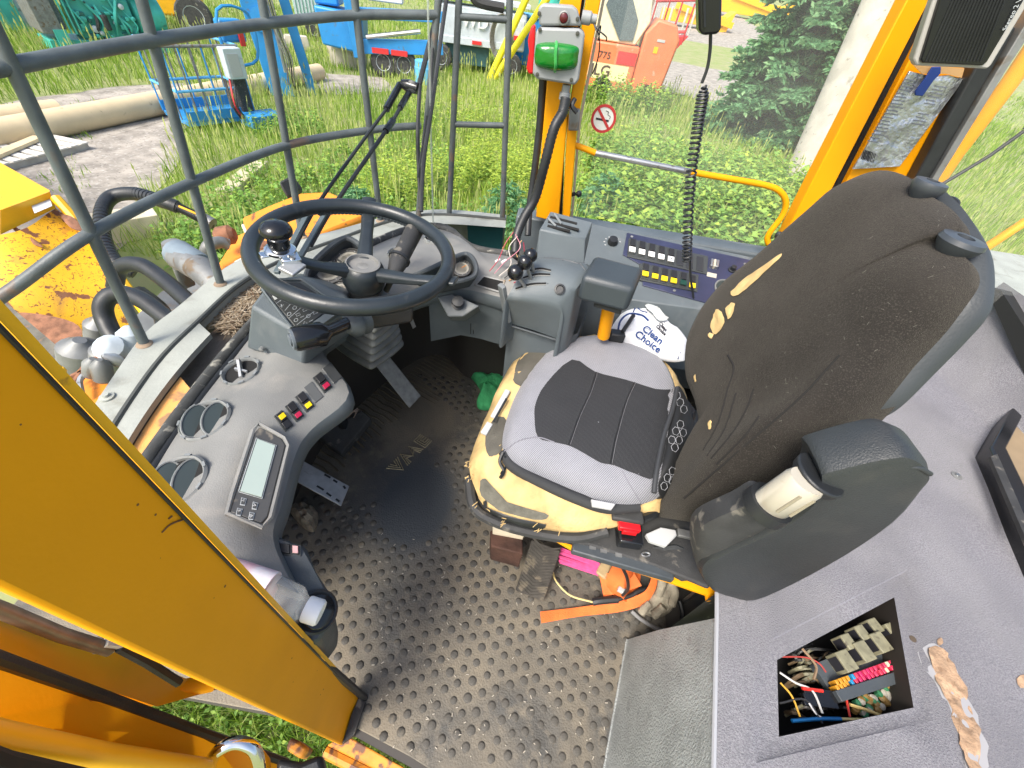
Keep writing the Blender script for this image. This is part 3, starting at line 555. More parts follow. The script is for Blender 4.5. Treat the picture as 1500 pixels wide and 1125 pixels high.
# --- yellow machine parts by the road, tyres of the far fence
for i, (px, py, s, lb) in enumerate([(1000, 33, 1.0, 'yellow steel attachment lying by the gravel road left of the hanging handset'), (1092, 62, 1.0, 'yellow steel attachment on the gravel between handset and spruce')]):
    f0 = U(px, py, GZ) if i else Vector((15.2, 66, gz(15.2, 66))); f0 = Vector((f0.x, f0.y, gz(f0.x, f0.y))); f = FR(f0, 20); k_ = f0.length/60
    t = thing('yellow_attachment', lb, 'attachment', f.o, 'yellow attachments by the road'); 
    obj('frame', f.box(MB(), -4*k_, 2.5*k_, 0, 1.5, .4, 1.3*k_), YEL2, t, .05); obj('arm', MB().bar(f(-3*k_, 0, 1.6*k_), f(3.4*k_, 0, .7*k_), .5, .5*k_), YEL2, t); obj('blade', MB().rings([[f(2*k_, y, 0), f(3*k_, y, .2), f(3.4*k_, y, 1.8*k_), f(2.6*k_, y, 1.2*k_)] for y in (0, 2)]), YEL2, t)
for k in range(9):
    X_ = 6.0+k*.85; Y_ = 57+k*.3; tag(obj('fence_post', MB().lathe((X_, Y_, gz(X_, Y_)-.1), Z, [(.12, 0), (.12, 2.2), (.1, 2.25)], 8), WOOD), 'weathered grey post in the row beyond the orange boom lift', 'post', 'grey posts beyond the road')
# --- pale pole leaning beside the window
PA = U(1172, 268, GZ); PB = UPR(1312, -40, PA); mb = MB(); mb.tube([PA.lerp(PB, k/8) for k in range(-1, 12)], [.50-.010*k for k in range(13)], 20)
tag(obj('utility_pole', mb, mat('bleached_pole_wood', (.50, .47, .42), .85, var=.15, vscale=2.5, bump=2, bscale=18, dirt=(.30, .28, .25), dirt_amt=0., dscale=7)), 'thick bleached wooden pole standing just outside the side window', 'pole')
# ================================================================= surfaces one can aim at
from mathutils.bvhtree import BVHTree
class SURF:
    def __init__(s, mb):
        s.t = BVHTree.FromPolygons([tuple(v) for v in mb.v], mb.f)
    def __call__(s, px, py):
        d = ray(px, py).normalized(); p, n, i, dd = s.t.ray_cast(CAM, d)
        if p is None: p, n, i, dd = s.t.find_nearest(CAM+d*s.last)
        else: s.last = dd
        if n.dot(d) > 0: n = -n
        return p, n
    last = .9
class PLANE:
    def __init__(s, p, n): s.p = p; s.n = n.normalized(); s.n = -s.n if s.n.dot(p-CAM) > 0 else s.n
    def __call__(s, px, py): return PN(px, py, s.p, s.n), s.n
def plate(name, quad, SF, t, M, parent, off=.0004, bevel=0., label=None, sub=1, inset=None):
    hs = [SF(*q) for q in quad]; n = sum((h[1] for h in hs), Vector()).normalized(); ps = [h[0]+n*off for h in hs]
    if sub > 1: ps = smooth_closed(ps, sub)
    return obj(name, MB().prism(ps, n*t), M, parent, bevel, label=label)
def drape(name, poly, SF, M, parent, off=.001, sub=4, rings=7, edge=.0, label=None, rough=0., bd_noise=0.):
    pts = smooth_closed([Vector((x, y, 0)) for x, y in poly], sub) if sub > 1 else [Vector((x, y, 0)) for x, y in poly]
    if sub == 1:
        q = []
        for i in range(len(pts)):
            for k in range(6): q.append(pts[i].lerp(pts[(i+1) % len(pts)], k/6))
        pts = q
    if bd_noise: pts = [p+Vector((random.uniform(-1, 1), random.uniform(-1, 1), 0))*bd_noise for p in pts]
    c = sum(pts, Vector())/len(pts); R_ = []
    for k in range(rings+1):
        t = 1-k/rings if k < rings else .01; r = []
        for p in pts:
            q = c+(p-c)*t; h, n = SF(q.x, q.y); e = off if k else off-edge-.0006
            r.append(h+n*(e+rough*noise.noise(h*60)))
        R_.append(r)
    return obj(name, MB().rings(R_, True, False), M, parent, ang=60, label=label)
def line(name, pts, SF, r, M, parent, off=.0, sub=4, kind=None):
    P = smooth_open([Vector((x, y, 0)) for x, y in pts], sub) if len(pts) > 2 else [Vector((x, y, 0)) for x, y in pts]
    return obj(name, MB().tube([SF(p.x, p.y)[0]+SF(p.x, p.y)[1]*off for p in P], r, 5), M, parent, kind=kind)
FLOOR = PLANE(Vector((0, 0, 0)), Z)
def at(pts): return [U(*p) for p in pts]

# ================================================================= cab floor, sill, rubber mat
FLM = mat('painted_steel_floor', (.06, .055, .05), .7)
fl_ = [Vector((-1.15, .1, -.06)), U(500, 1068, -.06), U(590, 1118, -.06), U(700, 1180, -.06), Vector((1.6, -.2, -.06)), Vector((1.6, 1.42, -.06)), Vector((-1.15, 1.42, -.06))]
obj('cab_floor', MB().prism(fl_, Z*.048), FLM, kind='structure')
sill = thing('door_sill', 'rusty yellow steel door sill along the edge of the rubber floor', 'sill', Vector((0, 0, -.05)))
s0, s1, s2, s3 = U(505, 1075, -.005), U(690, 1180, -.005), U(655, 1180, -.02), U(478, 1092, -.02)
ORN = mat('rusty_sill_paint', (.55, .21, .015), .6, var=.15, vscale=20, bump=1, bscale=60, dirt=(.12, .05, .025), dirt_amt=.38, dscale=18, dsharp=.05)
obj('step_edge', MB().prism([s0, s1, s2, s3], Z*-.03), ORN, sill, .004)
obj('step_lip', MB().tube([s3+Vector((0, -.01, -.01)), s2+Vector((0, -.01, -.01))], .012, 8), ORN, sill)
def dusttex(n, L, src, base, mix, ramp, nz):
    o = mix(ramp(nz(2.6, 6, .8), .36, .58), base, (.20, .172, .125, 1))
    o = mix(ramp(nz(34, 6), .52, .7), o, (.17, .15, .115, 1))
    sx = n.new('ShaderNodeVectorMath'); sx.operation = 'DISTANCE'; mp = n.new('ShaderNodeMapping'); mp.inputs['Scale'].default_value = (1, .8, 1); L.new(src, mp.inputs[0])
    L.new(mp.outputs[0], sx.inputs[0]); sx.inputs[1].default_value = (WORN.x, WORN.y*.8, 0); o = mix(ramp(sx.outputs['Value'], .22, .10), o, (.050, .058, .066, 1)); return o
WORN = U(610, 735, 0)
RUB = mat('dusty_rubber_mat', (.075, .074, .068), .62, var=.2, vscale=12, bump=.8, bscale=220, tex=dusttex)
STUD = mat('rubber_studs', (.075, .070, .060), .65, dirt=(.16, .14, .105), dirt_amt=.25, dscale=40, dsharp=.2, var=.3, vscale=9, bump=.4, bscale=300)
matt = thing('floor_mat', 'dirty studded black rubber floor mat with VME lettering and ribs', 'mat', Vector((0, 0, -.006)))
mpts = [Vector((-1.15, .1, -.006))] + [U(525, 1068, -.006), U(600, 1108, -.006), U(690, 1165, -.006)] + [Vector((.5, -.1, -.006)), Vector((.62, 1.4, -.006)), Vector((-1.15, 1.4, -.006))]
obj('sheet', MB().prism(mpts, Z*.006), RUB, matt, .002)
ribz = [(420, 660), (560, 600), (640, 560), (640, 640), (560, 720), (470, 700)]
RZ = [(-.80, .62), (-.50, 1.3), (-.10, 1.0), (-.24, .80), (-.33, .70), (-.42, .62)]
def inp(x, y, P): return bool(inpoly(np.array([x]), np.array([y]), P)[0])
mxy = [(p.x, p.y) for p in mpts]; studs = []; s_ = .0355; ca, sa = math.cos(.35), math.sin(.35)
for i in range(-40, 40):
    for j in range(-40, 40):
        a = (i+(j % 2)*.5)*s_; b = j*s_*.87; x, y = a*ca-b*sa+.1, a*sa+b*ca+.5
        x += random.uniform(-.003, .003); y += random.uniform(-.003, .003)
        if not inp(x, y, [(p[0]*1.0, p[1]) for p in mxy]) or y < .06 or x > .56 or x < -.9 or y > 1.25: continue
        if inp(x, y, RZ) or (Vector((x-WORN.x, (y-WORN.y)*.8, 0)).length < .12+.02*noise.noise(Vector((x*20, y*20, 0)))): continue
        if (x < -.22 and y < .16): continue
        studs.append((x, y))
studs.sort(key=lambda q: (Vector((q[0], q[1], 0))-Vector((.15, .3, 0))).length)
sm = MB().lathe((0, 0, 0), Z, [(.0104, .0), (.0092, .0007), (.0088, .0007), (.0080, .0024), (.0062, .0033), (.002, .0037)], 12)
smesh = mesh_from(sm, 'stud', Vector()); finish(smesh, STUD, 50)
for k, (x, y) in enumerate(studs[:300]):
    o = bpy.data.objects.new('stud', smesh); COL.objects.link(o); o.parent = matt; o.location = (x, y, .006); o.scale = [random.uniform(.85, 1.1)]*2+[random.uniform(.6, 1.1)]
rest = MB()
for (x, y) in studs[300:]: rest.lathe((x, y, 0), Z, [(.0104, .0), (.0092, .0007), (.0080, .0024), (.0062, .0033)], 8)
if rest.v: obj('far_studs', rest, STUD, matt, kind='stuff')
RIBM = mat('rubber_ribs', (.125, .102, .060), .7, var=.3, vscale=14, bump=.6, bscale=160)
d1 = (U(620, 640, 0)-U(570, 690, 0)).normalized(); d2 = Vector((-d1.y, d1.x, 0))     # along the lettering, and up the letters
if d2.x > 0: d2 = -d2
rc = U(540, 640, 0)
for k in range(22):                                                   # ribs behind the lettering
    p = rc+d1*(-.26+k*.024)+d2*.07; L_ = .13+.02*math.sin(k*1.7); wv = [p+d2*(L_*q/3)+d1*.006*(q % 2) for q in range(-2, 4)]
    obj('rib', MB().tube([q+Z*.0005 for q in wv], .0035, 6), RIBM, matt)
for k in range(16):
    p = U(640, 560, 0)+d1*(-.1+k*.02)+d2*.03; obj('rib', MB().tube([p-d2*.1, p+d2*.1], .003, 5), RIBM, matt)
EMB = mat('raised_lettering', (.30, .26, .16), .65, var=.3, vscale=30, bump=.4, bscale=200)
lo = U(583, 697, 0); LH = .052
def lt(x, y): return lo+d1*x+d2*y+Z*.0015
em = thing('tmp', 'x', 'x', Vector((0, 0, 0))); bpy.data.objects.remove(em)
for k in range(3):
    e = k*.0085
    obj('letter_v', MB().tube([lt(.0+e*1.1, LH), lt(.028, 0+e*1.6), lt(.056-e*1.1, LH)], .0024, 6), EMB, matt)
    obj('letter_m', MB().tube([lt(.050+e, 0), lt(.071, LH-e*1.6), lt(.092, .010+e*.2), lt(.113, LH-e*1.6), lt(.134-e, 0)], .0024, 6), EMB, matt)
    obj('letter_e', MB().tube([lt(.182, e*.9), lt(.144+e, e*.9), lt(.144+e, LH-e*.9), lt(.182, LH-e*.9)], .0024, 6), EMB, matt)
obj('letter_e', MB().tube([lt(.162, LH/2), lt(.182, LH/2)], .0022, 6), EMB, matt)
# ================================================================= rear deck with carpet
HD = .42
deck = thing('rear_deck', 'grey lilac carpeted deck behind the seat with an open fuse hatch and a long tear', 'deck', Vector((1., .4, 0)))
e0, e1 = U(1045, 1160, HD), U(1050, 868, HD)
dirx = (e1-e0).normalized(); eN = e0-dirx*.3; eF = e1+dirx*1.15
hole = at([(1140, 966, HD), (1312, 874, HD), (1341, 1036, HD), (1143, 1079, HD)])
frm = at([(1108, 950, HD), (1326, 838, HD), (1362, 1052, HD), (1112, 1112, HD)])
def den(q, n): return [q[i].lerp(q[(i+1) % 4], k/n) for i in range(4) for k in range(n)]
XB = 1.5
outer = [Vector((eN.x, eN.y, HD)), Vector((eF.x, eF.y, HD)), Vector((XB, eF.y, HD)), Vector((XB, eN.y, HD))]
# order: near-left -> far-left -> far-right -> near-right, matched to hatch corners
NT = [eN, e0, Vector((e1.x, e1.y, HD)), Vector((e1.x+.20, e1.y+.05, HD)), Vector((e1.x+.22, eF.y, HD))]
ORING = [NT[0], NT[0].lerp(NT[1], .5), NT[1], NT[1].lerp(NT[2], .5), NT[2], NT[2].lerp(NT[3], .5), NT[3], NT[3].lerp(NT[4], .5)]
for a_, b_ in ((NT[4], Vector((XB, eF.y, HD))), (Vector((XB, eF.y, HD)), Vector((XB, eN.y, HD))), (Vector((XB, eN.y, HD)), NT[0])): ORING += [a_.lerp(b_, k/8) for k in range(8)]
hq = [hole[3], hole[0], hole[1], hole[2]]; fq = [frm[3], frm[0], frm[1], frm[2]]
rs = [den(hq, 8), [p-Z*.003 for p in den(fq, 8)]]; cen = sum(fq, Vector())/4
rs[0] = [p-Z*.004 for p in rs[0]]
rs.append([cen+(p+Z*.003-cen)*1.035+Z*.001 for p in rs[1]])
for t in (.12, .3, .55, .8, 1.0):
    rs.append([a.lerp(b, t)+Z*(.004*noise.noise(a.lerp(b, t)*5) if t < 1 else 0) for a, b in zip(rs[2], ORING)])
dm = MB().rings(rs, True, False)
back = [[Vector((XB, y, HD)), Vector((XB+.03, y, HD+.01)), Vector((XB+.07, y, HD+.05)), Vector((XB+.11, y, HD+.14)), Vector((XB+.14, y, HD+.27))] for y in np.linspace(eN.y, eF.y, 12)]
dm2 = MB().rings(back, False, False)
obj('carpet', dm, CARP, deck, ang=50); obj('rear_wall', dm2, CARP, deck, ang=60)
DECK = SURF(dm)
v0, v1 = U(884, 1135, .0), U(918, 937, .0); vb = v0+(v0-v1).normalized()*.4
vw = [[vb, v0, v1], [vb.lerp(eN, .5), v0.lerp(e0, .5)+Vector((-.012, 0, 0)), v1.lerp(U(1050, 905, HD), .5)+Vector((-.012, 0, 0))], [eN, e0, U(1050, 905, HD)]]
obj('front_wall', MB().rings([[p for p in r] for r in vw], False, False), VINYL, deck, ang=60)
obj('side_wall', MB().rings([NT[2:], [Vector((p.x, p.y, 0)) for p in NT[2:]]], False, False), BLKD, deck)
obj('edge_seam', MB().tube([eN, e0, U(1050, 905, HD), e1], .004, 6), mat('seam', (.33, .34, .36), .7), deck)
obj('wall_seam', MB().tube([v0+Z*.002+Vector((-.002, 0, 0)), v1+Z*.002], .0025, 6), VINYL, deck)
# tear and screw
TAN = mat('torn_backing', (.36, .24, .15), .95, var=.3, vscale=40, bump=2.5, bscale=90, dirt=(.20, .12, .07), dirt_amt=.1, dscale=50, dsharp=.1)
PALE = mat('torn_carpet_edge', (.30, .30, .31), .95)
tp = [(1355, 960), (1372, 948), (1388, 965), (1405, 1000), (1418, 1030), (1428, 1060), (1436, 1090), (1434, 1128), (1416, 1130), (1408, 1100), (1398, 1060), (1386, 1030), (1372, 1000)]
drape('tear_edge', [(1396+(x-1396)*1.22, 1040+(y-1040)*1.05) for x, y in tp], DECK, PALE, deck, .0012, 3, 3, bd_noise=3.2)
drape('tear', tp, DECK, TAN, deck, .0035, 3, 8, rough=.007, bd_noise=4., label='long ragged tear showing tan backing')
drape('small_tear', [(1372, 938), (1378, 934), (1381, 942), (1374, 946)], DECK, TAN, deck, .002, 2, 2); drape('small_tear', [(1488, 995), (1500, 988), (1506, 1004), (1494, 1008)], DECK, TAN, deck, .002, 2, 2)
p, n = DECK(1401, 697); obj('screw', MB().lathe(p, n, [(.013, 0), (.013, .002), (.009, .003)], 16), GALV, deck); obj('screw_head', MB().lathe(p, n, [(.006, .0035), (.005, .006), (.001, .006)], 12), STEEL, deck)
p, n = DECK(1337, 936); obj('rivet_hole', MB().lathe(p, n, [(.006, -.001), (.006, .0012), (.001, .0014)], 12), mat('brown_hole', (.08, .06, .04), .9), deck)
# --- fuse hatch
fb = thing('fuse_box', 'open fuse and relay box sunk in the grey carpet', 'fuse box', cen-Z*.16)
obj('well', MB().rings([[p-Z*.004 for p in hole], [p-Z*.15 for p in hole]], True, False), mat('well_brown', (.035, .028, .022), .8), fb); obj('well_floor', MB().poly([p-Z*.15 for p in hole]), VOID, fb)
HF = HD-.045
REL = mat('relay_olive', (.20, .19, .12), .6, var=.2, vscale=60, dirt=(.10, .09, .06), dirt_amt=.15, dscale=70, dsharp=.1)
def onb(px, py, h=HF): return U(px, py, h)
rx = (onb(1330, 935)-onb(1225, 975)).normalized(); ry = Z.cross(rx).normalized()
for (px, py, s, dz) in [(1233, 966, .85, 0), (1257, 953, .85, .004), (1280, 940, .85, .006), (1307, 927, 1.05, .004), (1236, 938, .65, 0), (1256, 925, .65, 0), (1275, 915, .65, 0)]:
    q = onb(px, py+4)+Z*dz; o = obj('relay', MB().box(q, .034*s, .040*s, .032, (rx, ry, Z)), REL, fb, .0015)
    obj('relay_print', MB().box(q-rx*.0174*s, .0006, .026*s, .024, (rx, ry, Z)), INK, o)
obj('relay_base', MB().bar(onb(1215, 998)-Z*.02, onb(1338, 945)-Z*.02, .06, .012), DGREY, fb)
FC = [(.55, .25, .02), (.55, .25, .02), (.02, .22, .42), (.55, .04, .08), (.45, .02, .10), (.5, .04, .1), (.55, .03, .08), (.7, .6, .42), (.5, .03, .08), (.5, .03, .08), (.03, .2, .38)]
for row in range(2):
    for k, c in enumerate([FC[i_] for i_ in (0, 0, 1, 0, 2, 3, 4, 5, 4, 6, 5, 3, 5, 7, 6, 4, 5, 3, 10, 10)]):
        px = 1221+k*5.7; py = 1001-k*2.05+row*8; q = onb(px, py, HF-.004)
        obj('fuse', MB().box(q+Z*random.uniform(-.003, .003), .0058, .0085, .020, (rx, ry, Z)), mat('fuse_%d' % FC.index(c), c, .35), fb, .0008)
obj('fuse_holder', MB().bar(onb(1224, 1021, HF), onb(1336, 985, HF), .017, .018), DGREY, fb, .001)
for k in range(54):
    q = onb(1250+(k%27)*3.3+random.uniform(-3, 3), 1040-(k%27)*1.0+random.uniform(-16, 8), HF-.02); obj('terminal', MB().lathe(q, Z+Vector((random.uniform(-.5, .5), random.uniform(-.5, .5), 0)), [(.003, 0), (.006, .003), (.006, .012), (.002, .014)], 8), mat('terminal_%d' % (k % 3), [(.30, .18, .05), (.05, .22, .10), (.45, .42, .34)][k % 3], .5), fb)
for pts, r, c in [([(1142, 985), (1165, 1000), (1190, 1012), (1205, 1045)], .002, (.5, .5, .48)), ([(1143, 1000), (1160, 1020), (1172, 1050)], .0017, (.6, .35, .05)), ([(1145, 962), (1180, 963), (1200, 972), (1210, 985)], .0015, (.35, .05, .04)), ([(1160, 1056), (1200, 1053), (1232, 1053)], .003, (.01, .16, .42)), ([(1232, 1053), (1265, 1054)], .0022, (.75, .6, .25)), ([(1245, 1032), (1270, 1040), (1290, 1048)], .0028, (.75, .55, .2)), ([(1175, 1008), (1205, 1012)], .003, (.6, .03, .02)), ([(1185, 1030), (1195, 1045), (1205, 1052)], .0015, (.6, .6, .6)), ([(1240, 1025), (1245, 1050)], .002, (.6, .05, .03)), ([(1142, 1030), (1180, 1025), (1205, 1060)], .0018, (.03, .03, .03)), ([(1175, 950), (1195, 975), (1192, 995)], .0025, (.25, .17, .1))]:
    obj('wire', MB().tube(smooth_open([U(x, y, HD-.045) for x, y in pts]) if len(pts) > 2 else [U(x, y, HD-.045) for x, y in pts], r, 6), mat('wire_%s' % (c,), c, .4), fb)
for k in range(60):
    a = (random.uniform(1150, 1220), random.uniform(955, 1050)); b = (a[0]+random.uniform(10, 60), a[1]+random.uniform(-20, 14)); obj('loom_wire', MB().tube(smooth_open([U(*a, HD-.10), U((a[0]+b[0])/2, (a[1]+b[1])/2-4, HD-.07), U(*b, HD-.10)]), random.uniform(.0015, .004), 5), random.choice((BLKD, BLK, REL, mat('loom_brown', (.16, .11, .06), .7), mat('loom_grey', (.18, .18, .17), .6))), fb)
for i in range(3): obj('connector', MB().bar(U(1176, 1012+i*8, HD-.05), U(1226, 1018+i*8, HD-.05), .011, .008), GLOSSB, fb, .001)
# ================================================================= side walls, rear corner, engine hood outside
YW = 1.40
pe = thing('engine_hood', 'pale grey engine hood outside the rear window', 'hood', Vector((2., 2., -.2)))
obj('top_panel', MB().box((4.0, 2.0, .42), 3.6, 1.1, .04), PLATE, pe, .01); obj('side_panel', MB().box((4.0, 2.56, -.2), 3.58, .04, 1.2), YEL, pe)
rw = thing('rear_window_seal', 'thick black rubber seal along the bottom of the rear window', 'seal', U(1450, 430, HD+.27))
obj('seal', MB().prism([VX(1443, 419, 1.6), VX(1466, 425, 1.6), VX(1500, 478, 1.6), VX(1570, 600, 1.6), VX(1570, 680, 1.6), VX(1500, 548, 1.6)], Vector((.05, 0, 0))), mat('matt_black_seal', (.012, .013, .013), .85), rw)
wf = thing('rear_vent_box', 'black framed box on the carpet at the right edge of the cab', 'box', U(1480, 760, HD))
q = [(1442, 672), (1500, 560), (1560, 640), (1560, 900), (1500, 812), (1446, 690)]
A_ = [U(x, y, HD+.05) for x, y in [(1452, 655), (1512, 545), (1640, 660), (1535, 840)]]; Bq = [sum(A_, Vector())/4+(p-sum(A_, Vector())/4)*.72 for p in A_]
obj('frame', MB().rings([[p-Z*.06 for p in A_], A_, Bq, [p-Z*.05 for p in Bq]], True, False), GLOSSB, wf, .006); obj('panel', MB().poly([p-Z*.02 for p in Bq]), mat('tan_panel', (.24, .18, .11), .7, var=.2), wf)
obj('corner_bracket', MB().prism([U(x, y, HD+.052) for x, y in [(1446, 672), (1456, 668), (1500, 770), (1500, 800)]], Z*.01), BLKD, wf)
# ================================================================= cab frame: pillars, side window
fr_ = thing('cab_frame', 'yellow steel cab frame around the side window', 'cab frame', Vector((.4, YW, -.05)))
def vp(pts, y, t, M, name, parent, bevel=.003, label=None): return obj(name, MB().prism([VY(a, b, y) for a, b in pts], Vector((0, t, 0))), M, parent, bevel, label=label)
pf = vp([(838, -70), (806, 60), (785, 318), (818, 326), (838, 100), (862, -70)], 1.33, .05, YEL, 'front_pillar', fr_)
vp([(856, -70), (822, 180), (819, 330), (823, 330), (828, 180), (868, -70)], 1.345, .05, VOID, 'pillar_gap', fr_)
vp([(869, -70), (831, 180), (823, 330), (834, 332), (846, 180), (884, -20), (892, -70)], 1.335, .06, YEL, 'front_pillar_flange', fr_)
vp([(886, -20), (847, 180), (835, 332), (838, 332), (851, 180), (890, -20)], 1.40, .01, CREAM, 'pillar_edge', fr_, .001)
vp([(1365, -70), (1172, 300), (1132, 380), (1164, 372), (1207, 300), (1398, -70)], 1.36, .05, YEL, 'rear_pillar', fr_)
vp([(1399, -70), (1208, 300), (1166, 372), (1178, 376), (1218, 306), (1414, -70)], 1.39, .03, VOID, 'pillar_gap', fr_)
vp([(1415, -70), (1219, 306), (1170, 400), (1300, 400), (1345, 262), (1470, 60), (1550, -70)], 1.37, .06, YEL, 'rear_pillar_panel', fr_)
vp([(1462, 40), (1340, 262), (1290, 400), (1320, 400), (1362, 262), (1490, 40)], 1.33, .04, BLK, 'rubber_trim', fr_, .004)
vp([(1560, -60), (1366, 262), (1330, 400), (1340, 400), (1376, 262), (1575, -60)], 1.32, .04, GALV, 'window_seal', fr_, .002)
obj('window_sill', MB().box((.45, YW+.03, .55), 1.05, .08, .26), BLUEG, fr_, .008)
wall = obj('side_panel', MB().box((.3, YW+.02, .22), 2.4, .04, .44), BLKD, fr_)
gl = thing('side_window', 'dusty side window pane of the cab with a no smoking sticker', 'window', Vector((.4, 1.415, .69)))
obj('pane', MB().quad(VY(852, 300, 1.415)+Z*-.03, Vector((.80, 1.415, .69)), Vector((.80, 1.415, 1.5)), VY(852, 300, 1.415)+Z*.8), GLS, gl)
gr = thing('rear_side_window', 'dusty rear side window to the right of the seat', 'window', Vector((1.2, 1.38, .6)))
obj('pane', MB().quad(Vector((.93, 1.385, .6)), Vector((2.2, 1.385, .6)), Vector((2.2, 1.385, 1.7)), Vector((.93, 1.385, 1.7))), GLS, gr)
# sticker
st = thing('no_smoking_sticker', 'round red and white no smoking sticker on the side window', 'sticker', VY(884, 174, 1.408))
PS = PLANE(VY(884, 174, 1.408), Vector((0, -1, 0))); cS = PS(884, 174)[0]; rS = .036
def disc(c, r0, r1, y, n=36): return MB().rings([[c+Vector((math.cos(a)*r, y, math.sin(a)*r)) for a in np.linspace(0, 2*math.pi, n+1)[:-1]] for r in (r0, r1)], True, False)
obj('sticker_face', disc(cS, .0005, rS*.84, 0), mat('sticker_white', (.62, .64, .6), .5), st); REDS = mat('sticker_red', (.42, .03, .03), .5)
obj('sticker_ring', disc(cS, rS*.80, rS, -.0012), REDS, st)
obj('slash', MB().bar(cS+Vector((-.55*rS, -.0016, .6*rS)), cS+Vector((.55*rS, -.0016, -.6*rS)), .0006, .007), REDS, st)
obj('cigarette', MB().bar(cS+Vector((-.6*rS, -.0008, -.05*rS)), cS+Vector((.45*rS, -.0008, -.1*rS)), .0006, .005), INK, st)
obj('smoke', MB().tube(smooth_open([cS+Vector((x*rS, -.0008, y*rS)) for x, y in ((.45, .05), (.5, .2), (.25, .35), (.3, .5), (.05, .55))]), .0007, 5), INK, st)
# rail
rl = thing('grab_rail', 'yellow bent grab rail with a worn bare steel middle across the side window', 'rail', VY(960, 240, 1.37))
rp = [VY(x, y, 1.36) for x, y in [(838, 214), (846, 214), (872, 224)]]; obj('rail_end', MB().tube(smooth_open([rp[0]+Vector((0, .03, 0))]+rp), .0085, 10), YEL, rl)
obj('bare_section', MB().tube([VY(872, 224, 1.36), VY(1012, 252, 1.36)], .0084, 10), STEEL, rl)
obj('rail_bend', MB().tube(smooth_open([VY(x, y, 1.36) for x, y in [(1012, 252), (1070, 262), (1120, 271), (1142, 280), (1151, 296), (1146, 316), (1128, 340), (1124, 352), (1132, 359), (1170, 350)]]), .0088, 10), YEL, rl)
obj('mount', MB().lathe(VY(1140, 344, 1.37), Vector((0, -1, 0)), [(.012, 0), (.014, .01), (.008, .02)], 12), BLK, rl)
# small ball stud on pillar
bs = thing('ball_stud', 'small black ball stud sticking out of the front pillar', 'knob', VY(838, 284, 1.36))
obj('stem', MB().tube([VY(834, 286, 1.36), VY(842, 284, 1.35)], .006, 8), BLK, bs); obj('ball', MB().lathe(VY(848, 284, 1.35), Vector((0, -1, 0)), [(.002, -.010), (.008, -.007), (.010, 0), (.008, .007), (.002, .010)], 14), GLOSSB, bs)
# signal light box
lb = thing('signal_light_box', 'grey junction box with a green lens and red lamp fixed to the front pillar', 'light box', VY(815, 110, 1.27))
YB = 1.25; BXG = mat('box_grey', (.27, .285, .29), .5, var=.04)
vp([(785, 46), (790, 40), (850, 42), (857, 50), (848, 118), (842, 125), (786, 116), (780, 108)], YB, .07, BXG, 'lower_box', lb, .005)
vp([(788, 12), (794, 5), (838, 8), (846, 14), (852, 38), (790, 38)], YB+.01, .06, BXG, 'upper_box', lb, .005)
for x, y in [(791, 43.5), (846, 49), (787, 109), (837, 117), (790, 20), (846, 28)]: obj('screw', MB().lathe(VY(x, y, YB-.001+(.01 if y < 30 else 0)), Vector((0, -1, 0)), [(.0045, 0), (.0045, .0015), (.001, .002)], 10), mat('dark_screw', (.1, .1, .09), .4, metal=.6), lb)
GRN = mat('green_lens', (.002, .16, .012), .12, coat=.6, bump=.6, bscale=90)
gp = [VY(x, y, YB) for x, y in [(784, 74), (788, 64), (812, 62), (845, 68), (847, 82), (842, 100), (815, 104), (788, 98), (783, 86)]]
obj('green_lens', MB().pad(gp, Vector((0, -1, 0)), .02, .001, 7, 3), GRN, lb, ang=60)
obj('lens_band', MB().tube(smooth_open([VY(x, y, YB-d) for x, y, d in [(815, 62, .002), (815, 68, .021), (814, 83, .023), (814, 97, .02), (813, 104, .002)]]), .004, 6), mat('green_light', (.05, .35, .08), .2), lb)
obj('button', MB().lathe(VY(826, 26, YB+.008), Vector((0, -1, 0)), [(.013, 0), (.013, .008), (.010, .009), (.009, .004)], 18), GALV, lb); obj('button_cap', MB().lathe(VY(826, 26, YB+.006), Vector((0, -1, 0)), [(.009, 0), (.009, .008), (.003, .011)], 14), mat('dark_red', (.09, .01, .012), .2), lb)
rpts = [VY(x, y, YB+.045) for x, y in [(784, 36), (778, 38), (773, 60), (775, 75), (771, 100), (774, 109), (782, 109)]]
obj('red_lamp', MB().prism(rpts, Vector((0, .035, 0))), RED, lb, .005)
obj('gland', MB().lathe(VY(830, 124, YB+.03), Vector((0, 0, -1)), [(.010, 0), (.010, .015), (.014, .017), (.014, .032), (.010, .034)], 12), BXG, lb)
obj('side_gland', MB().lathe(VY(852, 25, YB+.03), Vector((1, 0, 0)), [(.013, 0), (.013, .02), (.009, .024), (.009, .035)], 12), BXG, lb)
for k in range(3): obj('cable', MB().tube(smooth_open([VY(868, 28+k*2, YB+.03), VY(874+k*2, 45, YB+.02), VY(880+k*4, 38+k*8, YB+.02), VY(876+k*6, 60, YB+.03)] if k != 1 else [VY(868, 30, YB+.03), VY(878, 55, YB+.03), VY(876, 85, YB+.06), VY(868, 108, YB+.08)]), .0016, 6), BLK, lb)
